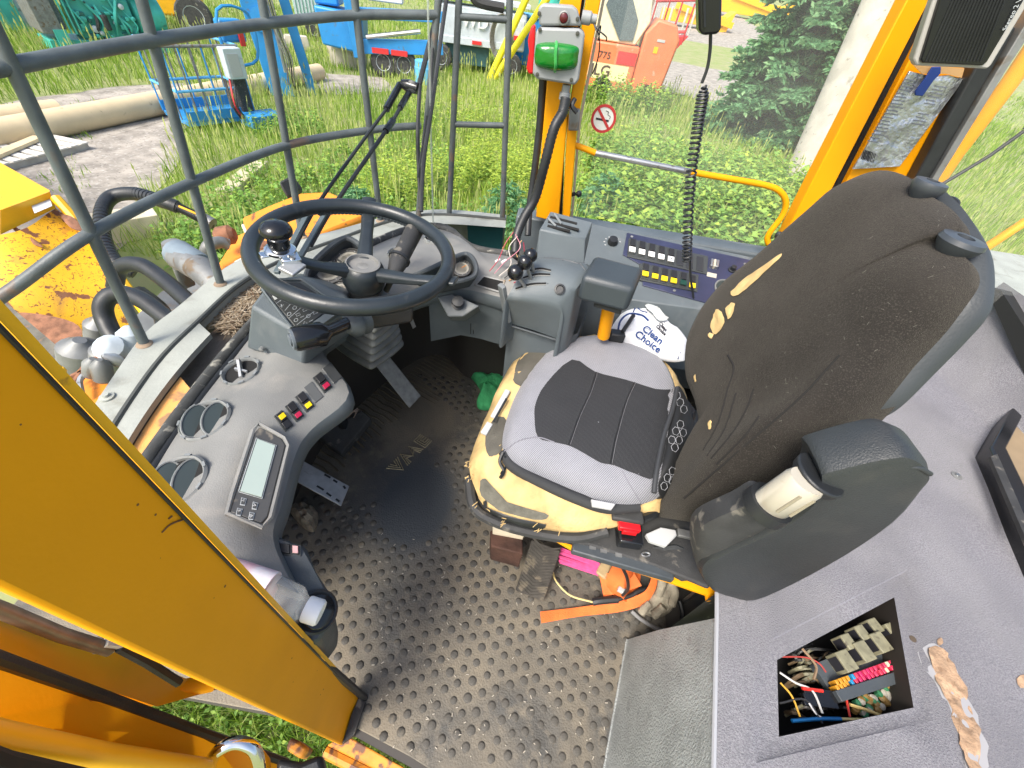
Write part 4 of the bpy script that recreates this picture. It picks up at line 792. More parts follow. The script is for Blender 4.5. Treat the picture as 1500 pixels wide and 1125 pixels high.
# conduit and hose
cn = [VY(829, 143, 1.26), VY(824, 165, 1.25), VY(811, 190, 1.23), VY(798, 240, 1.22), VY(784, 290, 1.22), VY(768, 318, 1.2), VY(757, 345, 1.17), VY(754, 372, 1.13)]; cn = smooth_open(cn, 14)
t = thing('corrugated_conduit', 'ribbed black cable conduit running down the front pillar', 'conduit', cn[-1])
obj('conduit', MB().tube(cn, [.0125+(.0016 if k % 2 else 0) for k in range(len(cn))], 12), BLK, t, ang=80)
for k, c in enumerate([(.4, .03, .06), (.5, .2, .25), (.55, .5, .45), (.02, .02, .02), (.5, .25, .06), (.3, .02, .05)]):
    a = VY(752+k*3, 340+k*3, 1.15); obj('loose_wire', MB().tube(smooth_open([a, a+Vector((random.uniform(-.02, .02), -.02, -.03)), a+Vector((-.03+k*.012, -.06, -.06)), a+Vector((-.05+k*.008, -.09, -.085))]), .0014, 5), mat('loose_%d' % k, c, .4), t)
for k in range(2): q = VY(726+k*9, 384+k*1, 1.09); obj('white_plug', MB().bar(q, q+Vector((.012, .012, .004)), .007, .006), WHITE, t)
t = obj('black_hose', MB().tube(smooth_open([VY(797, 95, 1.36), VY(791, 180, 1.36), VY(783, 250, 1.35), VY(776, 300, 1.33), VY(773, 345, 1.28)]), .011, 10), BLK); tag(t, 'smooth black hose behind the front pillar', 'hose')
t = thing('pillar_bracket', 'grimy metal latch bracket on the front pillar below the light box', 'bracket', VY(842, 175, 1.31)); vp([(834, 160), (850, 162), (848, 192), (832, 192)], 1.30, .03, GALV, 'plate', t, .004); obj('cable_end', MB().tube(smooth_open([VY(842, 145, 1.28), VY(838, 155, 1.27), VY(845, 165, 1.27)]), .006, 8), BLK, t)
# ================================================================= guard cage
cg = thing('window_guard', 'dark grey tubular steel guard cage in front of the windscreen', 'guard', U(322, 412, .55)); r_ = .0104
bases = {k: U(*v) for k, v in dict(A=(210, 502, .56), B=(322, 414, .56), C=(442, 345, .56), D=(557, 322, .56), E=(612, 316, .56)).items()}
tops = dict(A=(-38, -20), B=(196, -40), C=(377, -40), D=(515, -40), E=(646, -40))
T_ = {}
for k, b in bases.items():
    tpt = UPR(*tops[k], b); obj('upright', MB().tube([b-Z*.01, b.lerp(tpt, .33)+Vector((0, 0, 0)), b.lerp(tpt, .66), tpt], r_, 12), BARM, cg)
    obj('foot_weld', MB().lathe(b-Z*.004, Z, [(.017, 0), (.014, .004), (.010, .006)], 14), mat('rust_weld', (.30, .22, .15), .8, var=.3), cg)
def along(k, px, py): return UPR(px, py, bases[k])
top = [along('A', -130, 125), along('A', 8, 98), along('B', 228, 58), along('C', 394, 34), along('D', 524, 22), along('E', 640, 22)]
mid = [along('A', -150, 520), along('A', 0, 436)*1, along('A', 133, 342), along('B', 284, 266), along('C', 423, 212), along('D', 548, 190), along('E', 616, 184)]
obj('top_rail', MB().tube(smooth_open(top, 6), r_*1.12, 12), BARM, cg); obj('middle_rail', MB().tube(smooth_open(mid, 6), r_*1.05, 12), BARM, cg)
gg = thing('guard_gate', 'narrow section of grey guard bars left of the front pillar', 'guard', U(700, 315, .56)); bF, bG = U(658, 312, .56), U(736, 318, .56)
for b, q in ((bF, (674, -40)), (bG, (748, -40))): obj('upright', MB().tube([b, UPR(*q, b)], .0105, 12), BARM, gg)
for y0, y1 in ((24, 29), (182, 184)): obj('cross_bar', MB().tube([UPR(668-(y0 > 100)*5, y0, bF), UPR(744-(y0 > 100)*3, y1, bG)], .0095, 10), BARM, gg)
obj('latch_rod', MB().tube(smooth_open([UPR(690, -14, bF), UPR(700, 3, bF), UPR(738, 12, bG)]), .012, 8), BLKD, gg)
# ================================================================= fender plate, gasket, windscreen
HP = .555
fp = thing('front_ledge', 'pale dirty steel ledge outside the curved windscreen', 'ledge', U(300, 450, HP))
out = [(60, 760), (120, 625), (168, 548), (212, 488), (262, 448), (330, 392), (385, 366), (440, 350), (500, 335), (560, 318), (610, 309), (662, 307), (742, 315)]
inn = [(140, 830), (188, 718), (232, 640), (282, 572), (330, 510), (365, 470), (410, 430), (455, 400), (505, 372), (560, 345), (612, 330), (665, 330), (740, 335)]
O_ = smooth_open([U(a, b, HP) for a, b in out], 4); I_ = smooth_open([U(a, b, HP) for a, b in inn], 4); mdl = [a.lerp(b, .45) for a, b in zip(O_, I_)]; ml2 = [a.lerp(b, .72) for a, b in zip(O_, I_)]
obj('outer_plate', MB().rings([[a-Z*.14 for a in O_], O_, mdl, [p-Z*.02 for p in mdl]], False, False), PLATE, fp, ang=40)
k1 = 17; obj('inner_plate', MB().rings([[p+Z*.006 for p in [a.lerp(b, .43) for a, b in zip(O_, I_)][:k1]], [p+Z*.006 for p in ml2[:k1]], [p-Z*.008 for p in ml2[:k1]]], False, False), PLATE, fp)
obj('far_plate', MB().rings([[p+Z*.004 for p in mdl[k1+6:]], [p+Z*.004 for p in I_[k1+6:]]], False, False), PLATE, fp)
obj('orange_strip', MB().rings([[p-Z*.012 for p in ml2[:k1-4]], [p-Z*.012 for p in [a.lerp(b, .95) for a, b in zip(O_, I_)][:k1-4]]], False, False), mat('faded_orange', (.75, .36, .10), .6, var=.15, vscale=12, dirt=(.35, .2, .1), dirt_amt=.1, dscale=30), fp)
obj('gutter', MB().rings([[p-Z*.045 for p in mdl[:38]], [p-Z*.045 for p in I_[:38]], [p-Z*.1 for p in I_[:38]]], False, False), mat('dirty_gutter', (.13, .11, .09), .9, var=.3, vscale=14, bump=1, bscale=60), fp)
obj('seam_strip', MB().tube([p+Z*.006 for p in mdl], .006, 6), mat('dark_seam', (.06, .065, .06), .7), fp)
for x, y in ((157, 582), (545, 332)): obj('bolt', MB().lathe(U(x, y, HP+.001), Z, [(.013, 0), (.013, .003), (.007, .004), (.006, .009), (.001, .009)], 14), PLATE, fp)
# straw
N_ = 900; sx_, sy_ = rng.random(N_), rng.random(N_); q0 = np.array([list(U(a, b, HP-.04)) for a, b in ((298, 470), (390, 415), (372, 462), (340, 492))])
P_ = ((1-sx_)*(1-sy_))[:, None]*q0[0]+(sx_*(1-sy_))[:, None]*q0[1]+(sx_*sy_)[:, None]*q0[2]+((1-sx_)*sy_)[:, None]*q0[3]; P_[:, 2] += rng.random(N_)*.025
a_ = rng.uniform(0, 6.28, N_); L_ = rng.uniform(.01, .035, N_); dv = np.stack([np.cos(a_)*L_, np.sin(a_)*L_, rng.normal(0, .003, N_)], 1); sv = np.stack([-np.sin(a_), np.cos(a_), 0*a_], 1)*.0012
so = soup('straw', np.stack([P_-dv-sv, P_-dv+sv, P_+dv+sv, P_+dv-sv], 1), None, np.clip(rng.normal(.6, .25, N_), 0, 1), leafmat('dry_straw', (.16, .09, .05), (.42, .33, .22), (.66, .58, .45))); tag(so, 'dry pine needles and straw piled against the windscreen', 'straw', kind='stuff')
tg = thing('green_side_panel', 'dark teal sheet panel hanging under the ledge beyond the dash', 'panel', U(712, 345, .5)); pb0, pb1 = U(684, 321, HP-.006), U(738, 324, HP-.006)
obj('sheet', MB().quad(pb0, pb1, UPR(735, 366, pb1), UPR(686, 360, pb0)), mat('teal_sheet', (.03, .12, .13), .3, var=.1), tg)
ws = thing('windscreen', 'curved clear windscreen between the dash and the guard cage', 'window', U(300, 560, .58))
gk = smooth_open([U(a, b, .60) for a, b in [(130, 830), (186, 722), (228, 658), (272, 596), (318, 536), (362, 484), (405, 440), (450, 408), (505, 378), (560, 350), (612, 333), (655, 335), (690, 362), (742, 372), (790, 375)]], 4)
obj('gasket', MB().tube(gk, .013, 10), mat('weathered_seal', (.05, .052, .05), .75, var=.3, vscale=30, dirt=(.28, .27, .23), dirt_amt=.2, dscale=40, dsharp=.1), ws, ang=70)
obj('inner_seal', MB().tube([p+Vector((.016, -.016, -.006)) for p in gk[:34]], .011, 8), BLK, ws, ang=70)
gtop = [p+Z*.75 for p in gk]; obj('pane', MB().rings([gk[:45], gtop[:45]], False, False), GLC, ws)
obj('pane_joint', MB().tube([gk[42], gk[42]+Z*.75], .003, 6), mat('clear_joint', (.5, .55, .5), .3, alpha=.45), ws)

fwm = [[Vector((p.x, p.y, 0)) for p in gk], [Vector((p.x, p.y, .585)) for p in gk]]
tag(obj('footwell_wall', MB().rings(fwm, False, False), mat('footwell_black', (.045, .040, .034), .8)), kind='structure')  # wall below the windscreen, added to keep light out of the footwell
# ================================================================= dashboard
hO, hT, hM, hE = .595, .64, .632, .585
rows = [((186, 775), (285, 812), (345, 830), (440, 870), .10), ((196, 735), (285, 775), (340, 792), (405, 790), .16), ((218, 690), (298, 728), (350, 728), (418, 738), .2), ((250, 635), (325, 665), (362, 668), (440, 662), .2),
        ((290, 582), (352, 612), (392, 614), (462, 630), .2), ((335, 526), (392, 556), (440, 542), (517, 578), .2), ((375, 478), (410, 506), (436, 506), (474, 512), .2), ((430, 428), (456, 456), (478, 464), (505, 482), .2),
        ((500, 384), (535, 410), (560, 420), (588, 446), .16), ((560, 352), (600, 385), (618, 400), (640, 430), .12), ((612, 336), (645, 372), (665, 396), (676, 426), .1), ((660, 338), (700, 376), (720, 400), (708, 432), .1), ((690, 364), (725, 385), (745, 402), (744, 442), .1), ((738, 374), (760, 384), (775, 398), (778, 455), .1)]
rr = []
for o, t_, m_, e, dz in rows:
    O, T, M_, E_ = U(*o, hO), U(*t_, hT), U(*m_, hM), U(*e, hE); c = (T-O); 
    rr.append([O-Z*.03, O, O.lerp(T, .5)+Z*.006, T, T.lerp(M_, .5)+Z*.001, M_, M_.lerp(E_, .5)+Z*.002, M_.lerp(E_, .92), E_-Z*.006, E_-Z*.03, E_-Z*.05+(O-E_)*.06, E_-Z*.11+(O-E_)*.35])
cols = [smooth_open([r[k] for r in rr], 5) for k in range(len(rr[0]))]
prof = [[cols[k][i] for k in range(len(cols))] for i in range(len(cols[0]))]
DM = MB().rings(prof, False, False); da = thing('dashboard', 'curved dusty grey dashboard with round vents, rocker switches and a display', 'dashboard', U(330, 650, .4))
# upper moulding dusty, lower fascia blue-grey
n_ = len(cols); DU = MB().rings([p[:8] for p in prof], False, False); DL = MB().rings([p[7:] for p in prof], False, False)
obj('top_moulding', DU, DUST, da, ang=50); obj('front_fascia', DL, BLUEG, da, ang=60)
SD = SURF(DM)
obj('end_panel', MB().poly(prof[0]), GREY, da)
# lower shelf at the near end with switch and round cover
sh = thing('dash_end_box', 'grey end box of the dash with a rocker switch and a round black cover', 'dash panel', U(440, 850, .35))
TB = at([(330, 830, .60), (352, 795, .60), (400, 782, .57), (448, 800, .56), (462, 836, .56), (486, 872, .52), (487, 905, .50), (468, 940, .48), (400, 960, .50)])
obj('box', MB().rings([[Vector((p.x-.03, p.y, .30)) for p in TB], TB], True), DGREY, sh, .006)
SB = PLANE(U(400, 840, .57), Z)
p = U(464, 896, .532); nn = (U(486, 872, .52)-p).cross(U(440, 900, .53)-p); nn = nn if nn.z > 0 else -nn; nn = (Z*1.+Vector((.75, -.15, 0))).normalized()
obj('round_cover', MB().lathe(p, nn, [(.031, 0), (.031, .003), (.028, .005), (.026, .004), (.02, .003), (.001, .004)], 28), BLK, sh)
obj('cover_disc', MB().lathe(p+nn*.009, nn, [(.024, 0), (.023, .002), (.014, .005), (.001, .006)], 24), GLOSSB, sh)
# vents
def vent(px, py, r, tilt, kind, label=None):
    p, n = SD(px, py); n = (n+Vector((.12, -.1, 0))).normalized(); v = obj('vent', MB().lathe(p, n, [(r*.99, -.004), (r, .006), (r*.93, .010), (r*.86, .007), (r*.84, -.001)], 36), mat('vent_ring', (.20, .21, .205), .6, var=.15, vscale=40), da, label=label)
    obj('bore', MB().lathe(p+n*.0012, n, [(r*.85, 0), (r*.85, .0005), (.001, .0006)], 30), VOID, v)
    for k in range(7): a = k*math.pi*2/7; q = p+n*.0085; x = n.orthogonal().normalized(); x.rotate(Matrix.Rotation(a, 3, n)); obj('notch', MB().box(q+x*r*.95, .004, .010, .0045, (x, n.cross(x), n)), GREY, v)
    if kind == 'flap':
        X = Vector((-.25, 1, 0)); X = (X-n*X.dot(n)).normalized(); Y_ = n.cross(X); vb_ = mat('vent_flap', (.045, .062, .064), .6, var=.1)
        for s, e in ((-.45, 1.0), (.42, 1.0)):
            c = p+Y_*r*s*.9+n*.006; bl = [c+X*math.cos(a)*r*.80*math.sqrt(1-.2*s*s)+(n*.55+Y_*(.62 if s < 0 else .62)).normalized()*math.sin(a)*r*.42 for a in np.linspace(0, 2*math.pi, 25)[:-1]]
            obj('flap', MB().prism(bl, Y_*.003), vb_, v); obj('flap_rim', MB().tube(bl, .0016, 5, closed=True), mat('vent_ring', (.4, .4, .4)), v)
    else:
        X = Vector((-.6, 1, 0)); X = (X-n*X.dot(n)).normalized(); Y_ = n.cross(X)
        obj('broken_vane', MB().bar(p-X*r*.5+n*.004, p+X*r*.75+n*.012, .005, .012, n), ALU, v); obj('broken_vane', MB().bar(p-X*r*.2-Y_*r*.3+n*.004, p+X*r*.2+Y_*r*.25+n*.008, .004, .008, n), ALU, v)
vent(355, 546, .037, 0, 'x', 'round vent with its flap missing'); vent(303, 617, .044, 0, 'flap'); vent(262, 707, .046, 0, 'flap'); vent(636, 352, .033, 0, 'x', 'far round vent left empty'); vent(583, 374, .030, 0, 'x', 'open ring vent beside the stalk grip')
# display
dp = [U(336, 752, hT+.004), U(377, 628, hT+.006), U(418, 651, hM-.006)]; dn = nrm(*dp); SP = PLANE(dp[0], dn)
ds = plate('display', [(336, 752), (344, 725), (372, 636), (380, 627), (412, 644), (418, 654), (392, 758), (382, 768)], SP, .010, mat('display_bezel', (.07, .07, .068), .45, dirt=(.25, .22, .17), dirt_amt=-.02, dscale=30), da, -.006, .002)
obj('display_rim', MB().tube([SP(x, y)[0]+SP(x, y)[1]*.003 for x, y in [(332, 754), (341, 722), (370, 632), (379, 622), (416, 643), (422, 655), (396, 760), (384, 773)]], .004, 6, closed=True), DUST, da)
plate('screen', [(351, 722), (376, 646), (402, 656), (382, 731)], SP, .002, mat('lcd', (.40, .48, .43), .25, var=.04), ds, .005)
line('screen_line', [(349, 722), (375, 644), (404, 655), (383, 733), (349, 723)], SP, .0006, ICON, ds, .0055, 1)
for x, y, g in [(355, 737, '^'), (372, 743, '>'), (349, 752, '*'), (367, 758, '#')]:
    k = 6; b_ = plate('button', [(x-k+2, y+k-1), (x-k+4, y-k), (x+k, y-k+2), (x+k-3, y+k)], SP, .0006, ICON, ds, .0045, .0002)
    plate('button_face', [(x-k+3, y+k-2), (x-k+4.6, y-k+1.2), (x+k-1.2, y-k+3), (x+k-3.6, y+k-1.2)], SP, .0004, mat('button_dark', (.06, .062, .06), .4), b_, .0052)
    q, nq = SP(x, y); XD = (SP(x+10, y+4)[0]-q).normalized(); text('symbol', g, q+nq*.0052, XD, nq, .009, LABEL, b_)
# rocker strip
XS = [(415, 617, 'y', 'b'), (431, 603, 'r', 'n'), (446, 589, 'y', 'n'), (459, 575, 'n', 'n'), (472, 561, 'w', 'n'), (486, 547, 'n', 'n')]
ROK = mat('rocker_black', (.022, .022, .023), .35, var=.2); YL = mat('rocker_yellow', (.80, .58, .01), .4); RL = mat('rocker_red', (.42, .015, .06), .4); BZ = mat('switch_bezel', (.045, .05, .05), .5)
def rocker(SF, c, u, v, par, top=None, bot=None, h=.006, sym=None):   # u, v = half sizes in pixels
    cx, cy = c; Q = lambda a, b: (cx+u[0]*a+v[0]*b, cy+u[1]*a+v[1]*b)
    w_ = plate('rocker_switch', [Q(-1, -1), Q(1, -1), Q(1, 1), Q(-1, 1)], SF, h*.4, BZ, par, 0, .0005)
    plate('rocker_key', [Q(-.75, -.85), Q(.75, -.85), Q(.75, .02), Q(-.75, .02)], SF, h, ROK, w_, h*.3, .0006); plate('rocker_key', [Q(-.75, .06), Q(.75, .06), Q(.75, .85), Q(-.75, .85)], SF, h*.6, ROK, w_, h*.3, .0006)
    if bot is not None: plate('lamp_cap', [Q(-.62, .30), Q(.62, .30), Q(.62, .80), Q(-.62, .80)], SF, h*.35, bot, w_, h*.91, .0005)
    if top is not None: plate('lamp_cap', [Q(-.62, -.65), Q(.62, -.65), Q(.62, -.12), Q(-.62, -.12)], SF, h*.3, top, w_, h*1.31, .0005)
    return w_
for i, (x, y, c, _) in enumerate(XS):
    if c == 'n': plate('blank_cover', [(x-14.5, y-6.5), (x-2.5, y-15.8), (x+14.5, y+6.5), (x+2.5, y+15.8)], SD, .003, mat('blank_grey', (.10, .105, .105), .5), da, -.0005, .0008); continue
    rocker(SD, (x, y), (6.0, -4.6), (8.6, 11.2), da, top=YL if (c == 'y' and i == 0) else None, bot={'y': YL if i else None, 'r': RL, 'w': RL}[c], h=.006)
rocker(PLANE(U(427, 806, .566), Z), (425, 806), (0, 8.5), (16, 1.5), sh, None, mat('pink_cap', (.6, .35, .35), .4), .005)
# instrument pod left
pod = thing('instrument_pod', 'blue grey instrument pod with a panel of warning symbols left of the column', 'instrument panel', U(430, 480, .6))
bot = at([(362, 511, .63), (445, 538, .62), (478, 512, .62), (540, 470, .6), (520, 420, .6), (440, 400, .62), (392, 418, .63)])
fP = [U(378, 432, .743), U(444, 490, .70), U(486, 450, .715)]; FP = PLANE(fP[0], nrm(*fP)); topr = [FP(x, y)[0] for x, y in [(367, 448), (446, 495), (478, 474), (520, 452), (505, 430), (442, 404), (397, 413)]]
obj('housing', MB().rings([bot, topr], True), BLUEG, pod, .006, ang=35)
fP = [U(378, 432, .743), U(444, 490, .70), U(486, 450, .715)]; FP = PLANE(fP[0], nrm(*fP))
wp = plate('symbol_panel', [(388, 426), (403, 415), (440, 416), (490, 449), (443, 484), (434, 482)], FP, .002, mat('panel_black', (.030, .032, .030), .35, var=.1), pod, .003, .002)
obj('panel_rim', MB().tube([FP(x, y)[0]+FP(x, y)[1]*.004 for x, y in [(384, 426), (402, 411), (442, 411), (496, 449), (443, 489), (432, 486)]], .003, 6, closed=True), BLUEG, pod)
plate('blue_strip', [(449, 483), (487, 456), (502, 458), (458, 490)], FP, .008, BLUEG, pod, .003, .001)
plate('label', [(399, 436), (419, 425), (424, 430), (403, 442)], FP, .0006, mat('label_grey', (.35, .36, .34), .6), wp, .0052)
for a, b in [((418, 457), (440, 430)), ((424, 468), (458, 438)), ((435, 478), (476, 446)), ((405, 447), (426, 432))]: line('divider', [a, b], FP, .0004, ICON, wp, .0052)
def icon(k, x, y, s=4.5):
    F = lambda a, b: tuple((x+a*s*1.0+b*s*.3, y+b*s*.8-a*s*.45))
    shapes = {0: [(-1, .8), (0, -1), (1, .8), (-1, .8)], 1: [(math.cos(t), math.sin(t)) for t in np.linspace(0, 6.28, 10)], 2: [(-1, -.7), (1, -.7), (1, .7), (-1, .7), (-1, -.7)], 3: [(-1, 0), (1, 0)], 4: [(-1, -.8), (0, .2), (1, -.8), (0, .2), (0, 1)], 5: [(0, -1), (0, 1)]}
    line('symbol', [F(*q) for q in shapes[k]], FP, .00042, ICON, wp, .0052, 1)
for (k, x, y) in [(0, 432, 436), (3, 413, 450), (5, 413, 450), (1, 424, 462), (1, 432, 453), (2, 437, 463), (1, 441, 446), (4, 449, 440), (1, 434, 471), (3, 443, 466), (2, 447, 456), (4, 459, 450), (1, 452, 465), (2, 462, 460), (1, 470, 454), (0, 447, 475), (3, 456, 472)]: icon(k, x, y, 2.7)
for x, y in ((383, 512), (416, 520)): q = UPR(x, y, bot[0].lerp(bot[1], .4)+Z*.01); nq = (bot[1]-bot[0]).cross(Z).normalized(); nq = -nq if nq.dot(q-CAM) > 0 else nq; obj('screw', MB().lathe(q-nq*.004, nq, [(.0055, 0), (.0055, .006), (.002, .008)], 10), GALV, pod)
# hooded clusters
def cluster(name, label, arch, gauges, h, hb):
    t = thing(name, label, 'instrument cluster', U(arch[0][0], arch[0][1], .55)); ps = [U(x, y, hh) for x, y, hh in arch]
    SFc = PLANE(ps[0], nrm(ps[0], ps[len(ps)//2], ps[-1])); back = [p+(p-CAM).normalized()*.0+Z*0 for p in ps]
    obj('dial_panel', MB().prism([p-SFc.n*.035 for p in ps], SFc.n*-.004), mat('dial_black', (.022, .023, .024), .35), t)
    obj('hood_wall', MB().rings([[p for p in ps], [p-SFc.n*.04 for p in ps]], False, False), DGREY, t); obj('hood_rim', MB().tube(smooth_open(ps, 4), .007, 8), DGREY, t)
    SG = PLANE(ps[0]-SFc.n*.033, SFc.n)
    for gx, gy, r in gauges:
        c, n = SG(gx, gy); g = obj('gauge', MB().lathe(c, n, [(r, 0), (r, .006), (r*.9, .007), (r*.88, .003), (.001, .003)], 28), mat('gauge_ring', (.10, .10, .095), .4), t)
        obj('dial_ring', MB().lathe(c+n*.0035, n, [(r*.72, 0), (r*.72, .0006), (r*.55, .0006), (r*.55, 0)], 28), mat('dial_cream', (.40, .38, .32), .5), g)
        x = n.orthogonal().normalized(); obj('needle', MB().bar(c+n*.005, c+n*.005+x*r*.6, .0015, .0008, n), mat('needle_orange', (.8, .3, .05), .5), g)
        for k in range(9): y_ = x.copy(); y_.rotate(Matrix.Rotation(k*.6, 3, n)); obj('tick', MB().bar(c+n*.0045+y_*r*.75, c+n*.0045+y_*r*.86, .001, .0006, n), LABEL, g)
    return t
cluster('gauge_cluster', 'recessed black gauge cluster under the left of the steering wheel', [(446, 420, .69), (452, 395, .71), (472, 372, .73), (498, 352, .745), (512, 350, .745), (530, 362, .74), (548, 385, .73), (560, 412, .70), (540, 452, .67), (500, 448, .675)], [(482, 398, .04), (512, 384, .04), (500, 430, .036), (530, 430, .034)], .7, .6)
cluster('right_gauge_cluster', 'smaller recessed gauge cluster at the right end of the dash', [(606, 404, .66), (625, 396, .675), (655, 382, .685), (680, 372, .69), (692, 378, .69), (698, 395, .675), (688, 408, .66), (640, 418, .65)], [(630, 405, .022), (650, 397, .024), (676, 394, .028)], .7, .6)
# front facade right
rf = thing('lower_dash_panel', 'blue grey lower dash panel with a black knob right of the steering column', 'dash panel', U(690, 460, .45))
a = [U(x, y, .562) for x, y in [(628, 440), (676, 432), (708, 438), (744, 448)]]; obj('fascia', MB().rings([[p for p in a], [p-Z*.16+Vector((0, .01, 0)) for p in a]], False, False), BLUEG, rf, ang=60)
nb = at([(640, 434, .575), (662, 430, .575), (702, 448, .575), (678, 464, .54), (656, 464, .54)]); obj('knob_box', MB().rings([[p+Vector((0, .05, -.05)) for p in nb], nb], True), GREY, rf, .004)
c = U(671, 446, .565); kn = Vector((.1, -.6, .8)).normalized(); obj('knob', MB().lathe(c, kn, [(.017, 0), (.019, .006), (.012, .008), (.012, .02), (.016, .022), (.016, .032), (.001, .034)], 16), BLK, rf)
for k in range(8): obj('vent_slot', MB().bar(UPR(690+k*4, 466, a[1])-Z*.02, UPR(690+k*4, 478, a[1])-Z*.03, .003, .002), VOID, rf)
p, n = SD(716, 419); pk = plate('ash_pocket', [(694, 418), (707, 403), (741, 411), (733, 430)], SD, .003, GALV, da, .0005, .001); plate('pocket_opening', [(699, 417), (709, 406), (737, 413), (730, 426)], SD, .0006, VOID, pk, .0042)
# ================================================================= steering wheel
CW = U(522, 366, .815); sw = thing('steering_wheel', 'black four spoke steering wheel with a shiny spinner knob', 'steering wheel', CW)
NW = Vector((.10, -.03, 1)).normalized(); XW = Vector((1, 0, 0)); XW = (XW-NW*XW.dot(NW)).normalized(); YW_ = NW.cross(XW); RW = .190
def wp_(a, r=RW, z=0): return CW+XW*math.cos(a)*r+YW_*math.sin(a)*r+NW*z
WR = mat('wheel_rubber', (.020, .026, .030), .34, var=.15, vscale=18, bump=.15, bscale=200, dirt=(.09, .09, .085), dirt_amt=-.05, dscale=26, dsharp=.2)
obj('rim', MB().tube([wp_(k*2*math.pi/72) for k in range(72)], .0158, 14, closed=True), WR, sw, ang=80)
for k in range(26): a = 1.25+k*.045; obj('grip_bump', MB().lathe(wp_(a, RW-.008, -.009), -NW, [(.006, 0), (.007, .004), (.004, .007)], 8), WR, sw)
HB = U(532, 394, .765)
obj('hub', MB().lathe(HB-NW*.045, NW, [(.038, 0), (.045, .015), (.046, .04), (.042, .052), (.036, .058), (.033, .056), (.031, .045)], 30), WR, sw); obj('hub_ring', MB().lathe(HB-NW*.0, NW, [(.036, .008), (.0365, .015), (.033, .016), (.031, .006)], 30), DUST, sw)
obj('hub_cap', MB().lathe(HB-NW*.0, NW, [(.031, 0), (.031, .003), (.014, .004), (.012, .008), (.001, .009)], 26), mat('hub_metal', (.30, .29, .26), .5, metal=.5, var=.2, vscale=60), sw)
def spoke(px, py, w0=.036, w1=.027):
    P0 = HB-NW*.012; tgt = PN(px, py, CW, NW); d = (tgt-P0); P1 = tgt
    pts = [P0+d.normalized()*.03, P0.lerp(P1, .55)-NW*.004, P1]; rs_ = []
    for i, p in enumerate(pts):
        w_ = [w0, w1, w1*1.25][i]; sd_ = d.cross(NW).normalized(); th = [.028, .018, .013][i]; rs_.append([p+sd_*w_*.5*x+NW*th*.5*y for x, y in ((-1, -.7), (-.6, -1), (.6, -1), (1, -.7), (1, .5), (.55, 1), (-.55, 1), (-1, .5))])
    obj('spoke', MB().rings(rs_), WR, sw, .002, ang=50)
spoke(541, 292); spoke(422, 378); spoke(668, 412, .034, .026); 
obj('column_top', MB().lathe(HB-NW*.10, NW, [(.03, 0), (.032, .03), (.038, .05), (.040, .056)], 20), BLK, sw)
# spinner knob (a separate accessory clamped on the rim)
aK = math.atan2((PN(412, 375, CW, NW)-CW).dot(YW_), (PN(412, 375, CW, NW)-CW).dot(XW)); KP = PN(413, 377, CW, NW)+NW*.008; sk = thing('spinner_knob', 'shiny black mushroom shaped spinner knob clamped on the steering wheel rim', 'knob', KP)
obj('knob', MB().lathe(KP+NW*.012, NW, [(.018, 0), (.019, .004), (.0185, .020), (.020, .024), (.0265, .029), (.028, .035), (.025, .043), (.015, .050), (.001, .052)], 28), GLOSSB, sk)
CHR = mat('chrome', (.7, .72, .72), .12, metal=1.); obj('collar', MB().lathe(KP+NW*.004, NW, [(.024, 0), (.027, .003), (.027, .007), (.021, .011)], 26), CHR, sk)
tn = NW.cross(KP-CW).normalized(); obj('clamp_ear', MB().bar(KP-tn*.0+NW*.003, KP+(KP-CW).normalized()*.036+tn*.006+NW*.002, .018, .004, NW), CHR, sk, .0018)
obj('clamp_body', MB().bar(KP-(KP-CW).normalized()*.01-tn*.02, KP-(KP-CW).normalized()*.012+tn*.035, .034, .014, NW), CHR, sk, .003); obj('clamp_plate', MB().bar(KP+tn*.028-NW*.004, KP+tn*.050-NW*.008-(KP-CW).normalized()*.02, .04, .008, NW), ALU, sk, .002)
for k in range(2): obj('bolt', MB().lathe(KP-(KP-CW).normalized()*(.015)+tn*(.012+k*.018)+NW*.006, NW, [(.005, 0), (.005, .004), (.001, .005)], 8), STEEL, sk)
# column boot and stalks
bo = thing('steering_column', 'ribbed grey rubber column boot with black stalks under the steering wheel', 'steering column', U(542, 520, .36))
BOOT = mat('boot_rubber', (.13, .135, .125), .65, var=.2, vscale=24, bump=.4, bscale=200, dirt=(.16, .15, .125), dirt_amt=.1, dscale=18, dsharp=.3)
for k in range(7):
    hh = .50+.028*k; q = [U(x, y, hh) for x, y in [(490+5*k, 499-8*k), (543+1*k, 534-10.5*k), (586-2*k, 502-9*k), (552+1*k, 455-7*k)]]
    c = sum(q, Vector())/4; q = [c+(p_-c)*1.18 for p_ in q]; outr = smooth_closed([v_ for i_ in range(4) for v_ in (q[i_].lerp(q[i_-1], .14), q[i_].lerp(q[(i_+1) % 4], .14))], 3); inr = [c+(p-c)*.80+Z*.010 for p in outr]; lowr = [c+(p-c)*.80-Z*.018 for p in outr]
    obj('boot_fold', MB().rings([lowr, [p-Z*.006 for p in outr], outr, inr], True, True), BOOT, bo, ang=70)
obj('column', MB().tube([U(545, 500, .34), U(540, 440, .66)], .05, 12), VOID, bo)
obj('column_housing', MB().bar(U(520, 462, .735), U(600, 450, .72), .05, .05), BLK, bo, .008)
sa, sb_, sc = U(430, 497, .765), U(472, 489, .76), U(522, 468, .745)
obj('wiper_stalk', MB().tube([sa.lerp(sb_, .0), sa.lerp(sb_, .12), sb_, sb_.lerp(sc, .15), sc], [.021, .0225, .0225, .012, .012], 20), GLOSSB, bo, ang=50)
